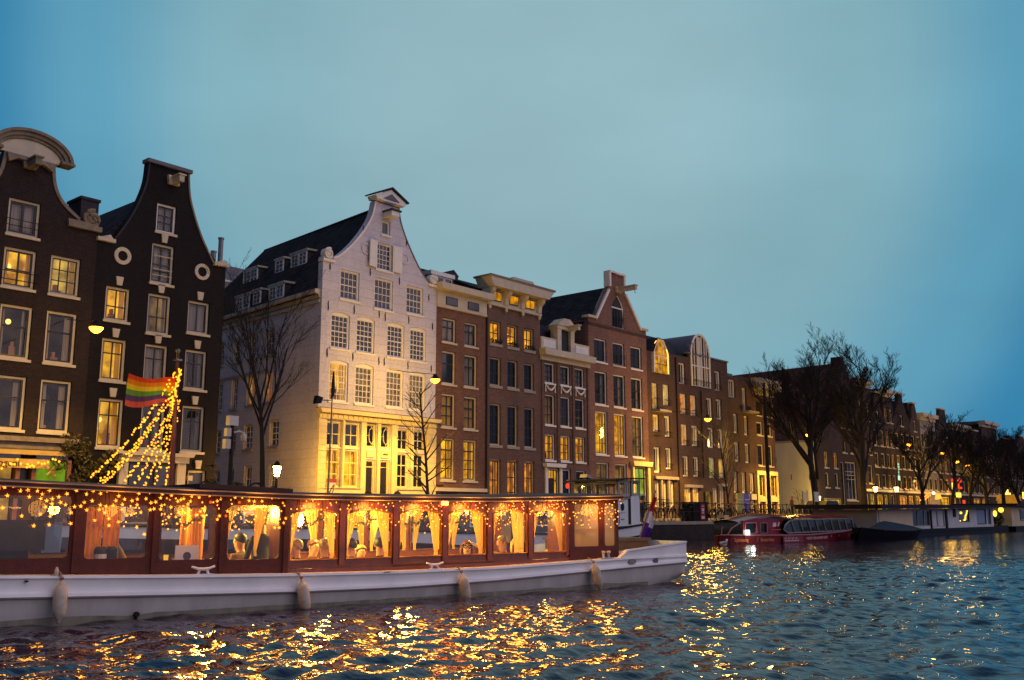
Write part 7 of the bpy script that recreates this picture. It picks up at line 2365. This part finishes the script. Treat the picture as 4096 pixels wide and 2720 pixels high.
# fenders hang over the side
for k, (s, z0, tilt, lab) in enumerate(((.66, .645, 0.0, 'hanging straight below the deck light at the left'), (4.10, .52, .16, 'hanging at the step between the red and the wooden cabin'), (7.12, .50, .22, 'hanging below the window of the woman with glasses'), (10.26, .565, .26, 'hanging below the maroon canvas screen'))):
    t = thing('fender', 'scuffed cream fender ' + lab, 'fender', at_boat(s, -.12, z0), BA, 'fenders along the pale hull', frame=False)
    t.rotation_euler = (0, -tilt * 1.2, BA)
    big_ = 1.0 if k else 1.1
    MB().lathe([(.015, -.62), (.03, -.60), (.035, -.56), (.075, -.52), (.088, -.44), (.09, -.26), (.082, -.18), (.05, -.13), (.025, -.10), (.02, -.07)], 14).build('body', M['fender'], t, smooth=True)
    MB().tube([(0, .14, .03), (0, .07, .02), (0, 0, -.08)], .012, 5).tube([(.02 * math.cos(a), .02 * math.sin(a), -.06 + a * .004) for a in range(8)], .012, 5).build('rope', M['rope'], t)

# ensign at the stern
t = thing('stern_flag', 'furled red white and blue flag hanging on its slanted staff at the stern', 'flag', at_boat(13.3, 1.55, .9), BA, frame=False)
MB().tube([(0, 0, -.05), (.30, 0, .52), (.58, 0, 1.02)], [.022, .018, .014], 6).ball((.59, 0, 1.04), .025, 6, 4).build('staff', M['wood_brown'], t)
MB().tube([(.0, 0, .0), (-.10, 0, -.08)], .02, 5).build('socket', M['plastic_white'], t)


def ens(u, v):
    base = Vector((.55, 0, .97)).lerp(Vector((.03, 0, .06)), u)
    wdt = (.05 + .17 * math.sin(min(1, u * 1.15) * math.pi * .62)) * v
    return (base.x + wdt * .95 + .02 * math.sin(u * 9 + v * 3), .05 * math.sin(v * 8 + u * 3), base.z - wdt * .55 - .05 * v)


for k, nm in enumerate(('red', 'white', 'blue')):
    s_ = MB()
    u0, u1 = (.03, .37, .66)[k], (.37, .66, 1.0)[k]
    for j in range(6):
        ua, ub = u0 + (u1 - u0) * j / 6, u0 + (u1 - u0) * (j + 1) / 6
        s_.strip([ens(ua, i / 10) for i in range(11)], [ens(ub, i / 10) for i in range(11)])
    s_.build(nm + '_band', M[nm + '_cloth'], t, smooth=True)


# icicle strings of lights along the eaves
def blur_star_mb(r):  # bulb modelled as a star: its starry blur of light put into the shape
    mb = MB()
    pts = []
    for i in range(10):
        a = math.pi / 2 + i * math.pi / 5 + .18
        rr = r * (1.0 if i % 2 == 0 else .36) * (1.25 if i in (0, 2) else 1.0)
        pts.append((rr * math.cos(a), rr * math.sin(a)))
    mb.v = [(x, 0, z) for x, z in pts] + [(0, -r * .26, 0), (0, r * .26, 0)]
    for i in range(10):
        mb.f += [(i, (i + 1) % 10, 10), ((i + 1) % 10, i, 11)]
    return mb


star = cached(('bulb', 'star'), lambda: blur_star_mb(.029), M['bulb_blur_star'])
star_s = cached(('bulb', 'star_small'), lambda: blur_star_mb(.018), M['bulb'])
dot_ = cached(('bulb', 'dot'), lambda: MB().ball((0, 0, 0), .0115, 6, 4), M['bulb'])
dot_s = cached(('bulb', 'dot_small'), lambda: MB().ball((0, 0, 0), .008, 5, 4), M['bulb'])
bays = [(-.75, .02, 'the far left dark window'), (.02, .88, 'the dark part of the maroon cabin'), (.88, 1.95, 'the window with the bending figure'), (1.95, 2.95, 'the window with the white laptop'), (2.95, 4.02, 'the window with the standing man'),
        (4.05, 5.02, 'the first wooden window'), (5.02, 6.05, 'the brightest window with the wall lamp'), (6.05, 7.06, 'the window without people'), (7.06, 8.05, 'the window of the woman with glasses'), (8.05, 9.03, 'the window of the grey haired man'),
        (9.03, 10.0, 'the window of the person in a beanie'), (10.0, 11.45, 'the maroon canvas screen')]
rb = random.Random(17)
for k, (a, b, what) in enumerate(bays):
    y = (YL if b < 4.05 else YM if b < 10.1 else YE) - .07
    t = thing('icicle_lights', 'hanging string of warm lights over ' + what, 'fairy lights', at_boat(a, y, 1.64), BA, 'icicle strings of lights along the boat roof', frame=False)
    cab = MB()
    n = (22, 26, 38, 46, 42, 40, 44, 44, 48, 50, 48, 66)[k]
    top = [(s - a, 0, roofz(s) - .10 - .02 * math.sin(s * 9)) for s in [a + (b - a) * i / 12 for i in range(13)]]
    cab.tube([(x, yy, z - 1.64) for x, yy, z in top], .0045, 3)
    placed = []
    tries = 0
    gap = .060 if k < 3 else .045 if k < 5 else .030
    while len(placed) < n and tries < 4000:
        tries += 1
        s = rb.uniform(a + .02, b - .02)
        L_ = rb.betavariate(1.35, 2.4) * .62
        if any((s - p0) ** 2 + (L_ - p1) ** 2 < gap * gap for p0, p1 in placed):
            continue
        placed.append((s, L_))
        zt = roofz(s) - .06 - 1.64
        if rb.random() < .5:
            cab.tube([(s - a + rb.gauss(0, .03), 0, zt), (s - a + rb.gauss(0, .02), rb.gauss(0, .01), zt - L_ * .5), (s - a, 0, zt - L_)], .0035, 3)
        me = star if k < 3 or (k < 5 and rb.random() < .6) else star_s if k < 5 or rb.random() < .3 else dot_
        inst('bulb', me, t, (s - a, rb.gauss(0, .015), zt - L_), (0, rb.uniform(-.3, .3), rb.uniform(-.3, .3)))
    l = bpy.data.lights.new('string_light', 'POINT'); l.energy = 26 if k > 4 else 13 if k > 1 else 7; l.color = (1, .38, .045); l.shadow_soft_size = .12
    o = bpy.data.objects.new('string_light', l); COL.objects.link(o); o.parent = t; o.location = ((b - a) / 2, -.16, -.14)
    cab.build('cable', M['iron'], t)
# tinsel garlands with small lights inside the windows
for k, (a, b) in enumerate([(1.05, 1.85), (2.06, 2.85), (3.1, 3.88)] + MWX):
    t = thing('window_garland', 'tinsel garland with tiny lights inside ' + ([x[2] for x in bays][2:11])[k], 'garland', at_boat(a, .62, 1.3), BA, 'tinsel garlands inside the boat windows', frame=False)
    gb = MB()
    pts = [((b - a) * i / 14, 0, .12 - .16 * math.sin(math.pi * i / 14) + .03 * math.sin(i * 1.9)) for i in range(15)]
    gb.tube(pts, .012, 4)
    for p in pts:
        leaves(gb, p, (.05, .04, .04), 10, rb, .022)
    gb.build('tinsel', M['leaf_warm'], t)
    for i in range(26 if k < 3 else 18):
        p = pts[rb.randrange(15)]
        inst('bulb', dot_s if k > 2 else dot_, t, (p[0] + rb.gauss(0, .04), rb.gauss(0, .03), p[2] + rb.gauss(.03, .07)))
# passengers
def deep(s, y):
    """place on the saloon floor for a spot seen at s in the near window plane"""
    return -3.07 + (s + 3.07) * (13.98 + y) / 14.28


PAS = [(7.56, 1.15, 146, -.385, dict(coat='shirt_warm', hair='hair_red', long=True, glasses=True, arms='table'), 'woman with long auburn hair and glasses smiling in a boat window'),
       (8.40, 1.0, 84, -.31, dict(coat='coat_grey', hair='hair_grey', arms='point', bald=True), 'grey haired man seen from behind, pointing to the left in the boat'),
       (8.70, 1.75, 165, -.36, dict(coat='shirt_warm', hair='hair_blond', long=True), 'blond woman with her head bowed behind the grey haired man'),
       (9.72, 1.2, 80, -.26, dict(coat='coat_dark', hat='coat_dark'), 'person in a black beanie and scarf facing left in the boat'),
       (4.24, 1.0, 40, -.30, dict(coat='coat_dark', hair='hair_grey'), 'passenger in a dark coat with light hair in the first wooden window'),
       (4.50, 1.8, 190, -.33, dict(coat='shirt_warm', hair='hair_red'), 'passenger with reddish hair in the middle of the first wooden window'),
       (4.73, .85, 350, -.30, dict(coat='coat_dark', hair='hair_grey'), 'pale haired passenger seen from behind in the first wooden window'),
       (5.21, .85, 10, -.30, dict(coat='coat_dark', hair='hair_dark'), 'dark haired passenger at the left of the brightest window'),
       (5.37, 1.7, 170, -.44, dict(coat='shirt_warm', hair='hair_blond'), 'small blond passenger below the wall lamp'),
       (5.76, .90, 340, -.30, dict(coat='coat_dark', hair='hair_dark'), 'dark haired passenger at the right of the brightest window'),
       (10.38, .9, 100, -.24, dict(coat='coat_dark', hair='hair_dark'), 'blurred passenger behind the clear canvas screen'),
       (3.30, 1.6, 20, -.20, dict(coat='shirt_warm', hair='hair_dark'), 'passenger in warm brown behind the standing man')]
for s, y, deg, zz, kw, lab in PAS:
    p = person(lab, at_boat(deep(s, y), y, zz), BA + math.radians(deg), 'seated', **kw)
person('man in a dark jacket standing in the boat behind the last maroon window', at_boat(deep(3.62, 1.15), 1.15, -.34), BA + math.radians(15), 'standing', 'coat_dark', 'jeans', 'hair_grey')
person('person bending forward over a counter in the left boat window', at_boat(deep(1.62, 1.2), 1.2, -.34), BA + math.radians(75), 'standing', 'shirt_warm', 'jeans', 'hair_dark', arms='table', lean=.28)
# things on the counter by the windows
t = thing('laptop', 'open white laptop with a round dark logo on its lid', 'laptop', at_boat(2.52, .42, .72), BA, frame=False)
MB().ex([(-.18, 0), (.18, 0), (.175, .25), (-.175, .255)], 0, .012).build('lid', M['plastic_white'], t)
MB().ex([(.0 + .06 * math.cos(a * .35), .10 + .06 * math.sin(a * .35)) for a in range(18)], -.003, -.0005).build('logo', M['logo_dark'], t)
MB().box(-.18, .18, .013, .24, 0, .014).build('keyboard_base', M['grey_metal'], t)
for k, (s, y, h, m, lab, cat) in enumerate(((2.12, .45, .10, 'glass', 'clear tumbler at the left end of the laptop counter', 'glass'), (2.24, .5, .12, 'lamp_cup', 'glowing amber tea light glass beside the laptop', 'candle'), (2.36, .48, .07, 'plastic_white', 'low white cup next to the amber glass', 'cup'))):
    t = thing('cup', lab, cat, at_boat(s, y, .72), BA, frame=False)
    MB().lathe([(.028, 0), (.036, h), (.032, h), (.026, .01)], 12).build('body', M[m], t, smooth=False)
for k, (s, m, lab) in enumerate(((1.28, 'coat_dark', 'squat black canister with a pale band in the left boat window'), (1.44, 'tarp', 'larger black bundle next to the canister'))):
    t = thing('canister', lab, 'container', at_boat(s, .40, .72), BA, frame=False)
    MB().lathe([(.07, 0), (.085, .03), (.085, .22), (.06, .26)], 12).build('body', M[m], t)
    if not k:
        MB().lathe([(.087, .10), (.087, .16)], 12).lathe([(.086, .01), (.088, .05)], 12).build('band', M['sign_pale'], t)

# ================================================================ RED TOUR BOAT
RB = thing('tour_boat', 'low red glass roofed tour boat moored at the quay', 'boat', (49, 24, 0))
RY0, RY1 = 22.3, 25.0
st_ = [(42.6, .40, 1.33), (43.0, .40, .92), (43.7, .39, .52), (45, .37, .22), (47, .345, .04), (48, .335, 0), (50, .33, 0), (54, .42, .02), (56, .50, .3), (57.3, .62, .8), (57.8, .68, 1.3)]
rbm = MB(); n = 5
for x, g, p in st_:
    rbm.v += [(x, RY0 + p + .5, -.5), (x, RY0 + p + .06, 0.0), (x, RY0 + p, g), (x, RY1 - p * .98, g), (x, RY1 - p * .98, -.5)]
for i in range(len(st_) - 1):
    for k in range(n):
        k2 = (k + 1) % n
        rbm.f.append((i * n + k, (i + 1) * n + k, (i + 1) * n + k2, i * n + k2))
rbm.f += [tuple(range(n)), tuple((len(st_) - 1) * n + k for k in range(n))[::-1]]
rbm.build('hull', M['red_boat_dark'], RB)
MB().tube([(x, RY0 + p - .03, g + .02) for x, g, p in st_], .045, 6).build('rub_rail', M['rail_rose'], RB)
up = [(43.5, .37), (47.9, .34), (47.5, .55), (47.5, .85), (47.9, 1.10), (48.6, 1.12), (48.2, 1.26), (46.4, 1.36), (45.2, 1.25), (43.5, 1.10)]
hl = [rrect(43.70, 44.85, .49, 1.0, .03), rrect(45.25, 46.0, .48, .98, .02)]
wm = pierced(up, hl, RY0 + .55, .06)
wm.v = [(x, min(y, RY0 + .63), z) for x, y, z in wm.v]
wm.build('cabin_side', M['red_boat'], RB)
for h in hl:
    f = MB().tube([(x, RY0 + .53, z) for x, z in h], .026, 5, closed=True).build('window_frame', M['rail_rose'], RB)
    MB().ex(h, RY0 + .60, RY0 + .61).build('pane', M['glass_dark'], f)
gl_ = [(47.35, .62), (47.5, .85), (47.95, 1.05), (48.7, 1.13), (55.3, 1.16), (56.3, 1.12), (57.0, .60), (55.5, .50), (47.8, .46)]
MB().ex(gl_, RY0 + .30, RY0 + .33).build('glazing', M['boat_glass'], RB)
MB().tube([(x, RY0 + .29, z) for x, z in gl_], .035, 5, closed=True).build('glazing_frame', M['mullion'], RB)
for k in range(9):
    x = 48.5 + k * .98
    MB().tube([(x - .32 + .05 * k * .3, RY0 + .27, 1.13), (x + .05, RY0 + .25, .50)], .045, 5).build('mullion', M['mullion'], RB)
rfp = [(43.2, 1.06), (44.8, 1.25), (46.4, 1.39), (48.2, 1.30), (50, 1.33), (55.6, 1.28), (56.6, 1.16)]
rr_ = MB()
for x, z in rfp:
    e_ = .28 * max(0, min(1, (47.6 - x) / 2))
    rr_.v += [(x, RY0 + .24 + e_, z - .09), (x, RY0 + .5 + e_, z + .02), (x, RY0 + 1.35, z + .10), (x, RY1 - .5 - e_, z + .02), (x, RY1 - .24 - e_, z - .09)]
for i in range(len(rfp) - 1):
    for k in range(4):
        rr_.f.append((i * 5 + k, i * 5 + k + 1, (i + 1) * 5 + k + 1, (i + 1) * 5 + k))
rr_.build('roof', M['red_gloss'], RB, smooth=True)
MB().box(44.0, 56.4, RY1 - .62, RY1 - .58, .4, 1.15).box(43.46, 43.5, RY0 + .6, RY1 - .6, .4, 1.08).build('far_side', M['boat_glass'], RB)
MB().box(43.6, 57.0, RY0 + .5, RY1 - .5, .28, .40).build('deck', M['red_boat_dark'], RB)
MB().tube([(46.0, RY0 + .3, .36), (46.02, RY0 + .3, .64), (47.0, RY0 + .3, .64)], .025, 6).tube([(42.9, RY0 + 1.1, .4), (43.1, RY0 + .95, .75), (43.45, RY0 + .7, 1.0)], .028, 6).tube([(42.7, RY0 + 1.3, .40), (42.85, RY0 + 1.3, .85)], .02, 5).build('handrail', M['rail_rose'], RB)
FL = MB().box(43.52, 43.80, RY0 + .36, RY0 + .46, .44, .66).build('flood_lamp', M['lamp_white'], RB)
l = bpy.data.lights.new('flood_light', 'POINT'); l.energy = 14; l.color = (.85, 1, .9); l.shadow_soft_size = .1
o = bpy.data.objects.new('flood_light', l); COL.objects.link(o); o.parent = RB; o.location = Vector((43.66, RY0 + .15, .55)) - OFF[RB.name]


def hull_text(body, x0, x1, zb, h, mat):
    lettering('lettering', body, h * 1.35, .004, RB, (x0, RY0 - .012, zb), mat, ((x1 - x0) / (len(body) * h * 1.35 * .54), 1, 1))


lettering('lettering', 'Sightseeing', .24, .004, RB, (43.05, RY0 + .80, .11), 'letter_orange', (.78, 1, 1)).rotation_euler = (math.pi / 2, 0, math.radians(-25))
lettering('lettering', '/', .30, .004, RB, (44.35, RY0 + .26, .10), 'letter_orange').rotation_euler = (math.pi / 2, 0, math.radians(-12))
lettering('lettering', 'Amsterdam', .26, .004, RB, (44.6, RY0 + .22, .10), 'letter_orange', (1.0, 1, 1)).rotation_euler = (math.pi / 2, 0, math.radians(-6))
hull_text('HOP ON', 49.3, 50.45, .10, .15, 'letter_pale'); hull_text('HOP OFF', 50.75, 51.9, .11, .15, 'letter_pale')
hp = MB().box(46.6, 49.0, RY0 - .012, RY0 - .004, .02, .30).build('hull_panel', M['red_boat'], RB)
MB().tube([(46.62, RY0 - .02, .02), (48.95, RY0 - .02, .03), (48.98, RY0 - .02, .30), (46.62, RY0 - .02, .29)], .012, 4, closed=True).build('panel_border', M['rail_rose'], hp)
pl = MB()
for k in range(11):
    pl.box(46.75 + k * .14, 46.83 + k * .14, RY0 - .022, RY0 - .013, .17 + .03 * (k % 3), .23 + .02 * (k % 2)).box(46.75 + k * .15, 46.85 + k * .15, RY0 - .022, RY0 - .013, .07, .12)
pl.build('panel_print', M['letter_pale'], hp)
for x in (52.5, 53.6, 54.9):
    b_ = MB().ex([(x + .15 * (1 if a % 2 else .6) * math.cos(a * .52), .24 + .11 * (1 if a % 2 else .6) * math.sin(a * .52)) for a in range(12)], RY0 + .0, RY0 + .02).build('hull_emblem', M['emblem'], RB)
MB().tube([(47.15, RY0 + .52, .8), (47.3, RY0 + .52, 1.0)], .05, 5).ex([(46.6, .78), (47.0, .8), (47.02, 1.0), (46.65, .98)], RY0 + .525, RY0 + .545).build('pale_emblem', M['letter_pale'], RB)

# ================================================================ HOUSEBOAT AND TENDER
HB = thing('houseboat', 'long flat roofed houseboat with pale blue grey cladding and one lit window', 'houseboat', (72, 24, 0))
MB().box(58.5, 84.5, 22.0, 26.8, -.6, .42).box(58.3, 84.7, 21.9, 26.9, .30, .46).build('pontoon', M['tar'], HB)
hw = [(59.5, .46), (83.9, .46), (83.9, 1.88), (59.5, 1.70)]
wins = [(63.2, 64.2, .9, 1.62), (65.6, 69.0, .62, 1.66), (69.2, 70.6, .55, 1.68), (70.8, 72.0, .55, 1.70), (75.25, 77.75, .84, 1.76), (79.6, 82.0, .64, 1.80), (82.3, 83.3, .6, 1.82)]
wl_ = pierced(hw, [rect(a, b, c, d) for a, b, c, d in wins], 22.35, .08)
wl_.box(59.5, 83.9, 22.69, 26.4, .46, 1.66)
wl_.build('wall', M['houseboat'], HB)
MB().box(59.7, 65.4, 22.30, 22.345, .60, 1.62).build('cream_panel', M['houseboat_warm'], HB)
for k, (a, b, c, d) in enumerate(wins):
    f = MB().box(a, a + .1, 22.36, 22.44, c, d).box(b - .1, b, 22.36, 22.44, c, d).box(a + .1, b - .1, 22.36, 22.44, d - .06, d).box(a + .1, b - .1, 22.36, 22.44, c, c + .06).build('window', M['tar' if k in (4, 5) else 'mullion'], HB)
    MB().box(a + .1, b - .1, 22.41, 22.42, c + .06, d - .06).build('pane', M[('glass_grey', 'glass_grey', 'houseboat', 'houseboat', 'hb_glass', 'hb_blue', 'glass_grey')[k]], f)
    if k == 1:
        for x in (66.6, 67.9):
            MB().box(x, x + .12, 22.37, 22.405, c + .06, d - .06).build('curtain_edge', M['mullion'], f)
MB().box(72.1, 72.5, 22.28, 22.345, .46, 1.74).box(73.9, 74.4, 22.28, 22.345, 1.22, 1.76).box(69.0, 69.2, 22.28, 22.345, .46, 1.7).build('dark_post', M['tar'], HB)
lw = MB()
for i in range(9):
    f = i / 8
    lw.ball((76.55 + .75 * f + .1 * math.sin(i), 22.39, .98 + .55 * f * f + .1 * f), .06, 5, 4)
lw.ball((75.9, 22.39, 1.50), .09, 6, 4, (1.6, 1, 1)).ball((75.6, 22.39, .92), .05, 5, 4)
lw.build('window_lights', M['yellow_glow'], HB)
MB().ex([(58.2, 1.72), (84.9, 1.92), (84.9, 2.10), (58.2, 1.98)], 21.6, 27.0).build('roof', M['tar'], HB)
HB2 = thing('houseboat', 'second houseboat at the right edge with a grey end wall', 'houseboat', (94, 24, 0))
MB().box(88.8, 108, 22, 26.8, -.6, .42).build('pontoon', M['tar'], HB2)
MB().box(89.4, 107.5, 22.4, 26.4, .42, 2.05).build('wall', M['houseboat_warm'], HB2)
MB().box(88.9, 108, 21.8, 26.9, 2.05, 2.28).build('roof', M['tar'], HB2)
for x in (92.0, 96.0, 100.0):
    f = MB().box(x, x + 1.8, 22.3, 22.39, .9, 1.8).build('window', M['mullion'], HB2)
    MB().box(x + .1, x + 1.7, 22.28, 22.295, 1.0, 1.7).build('pane', M['glass_dark'], f)
t = thing('pot_plants', 'dim yellow lit potted bush at the right end of the houseboat', 'plant', (86.4, 23, .4))
lf = MB(); leaves(lf, (86.4, 22.8, 1.0), (1.2, .5, .6), 300, rr, .12); lf.build('foliage', M['leaf'], t)
MB().ball((85.4, 22.6, 1.45), .16, 6, 4, (.8, 1, 1.6)).ball((87.2, 22.6, 1.75), .22, 6, 4).build('lamp', M['yellow_glow'], t)
MB().box(85.2, 87.8, 22.3, 23.6, .0, .5).build('planter', M['tar'], t)
t = thing('covered_tender', 'small dark open boat under a peaked tarpaulin beside the houseboat', 'boat', (57.5, 21, 0))
s5 = [(53.0, .55, .70), (54.5, .12, .60), (57, 0, .5), (60, .05, .45), (62.2, .35, .48)]
hm = MB()
for x, p, g in s5:
    hm.v += [(x, 20.6 + p + .3, -.3), (x, 20.3 + p, g), (x, 21.9 - p, g), (x, 21.7 - p, -.3)]
for i in range(len(s5) - 1):
    for k in range(4):
        k2 = (k + 1) % 4
        hm.f.append((i * 4 + k, (i + 1) * 4 + k, (i + 1) * 4 + k2, i * 4 + k2))
hm.f += [(0, 1, 2, 3), (19, 18, 17, 16)]
hm.build('hull', M['tar'], t)
tp = MB()
for x, z in ((55.0, .66), (56.4, .98), (57.3, 1.03), (59, .92), (61.6, .72)):
    tp.v += [(x, 20.3, .50), (x, 21.1, z), (x, 21.9, .50)]
for i in range(4):
    tp.f += [(i * 3, i * 3 + 1, i * 3 + 4, i * 3 + 3), (i * 3 + 1, i * 3 + 2, i * 3 + 5, i * 3 + 4)]
tp.f += [(0, 1, 2), (14, 13, 12)]
tp.build('tarpaulin', M['tarp'], t)
MB().tube([(x, 20.28 + p, g) for x, p, g in s5], .03, 5).build('gunwale', M['bark_warm'], t)
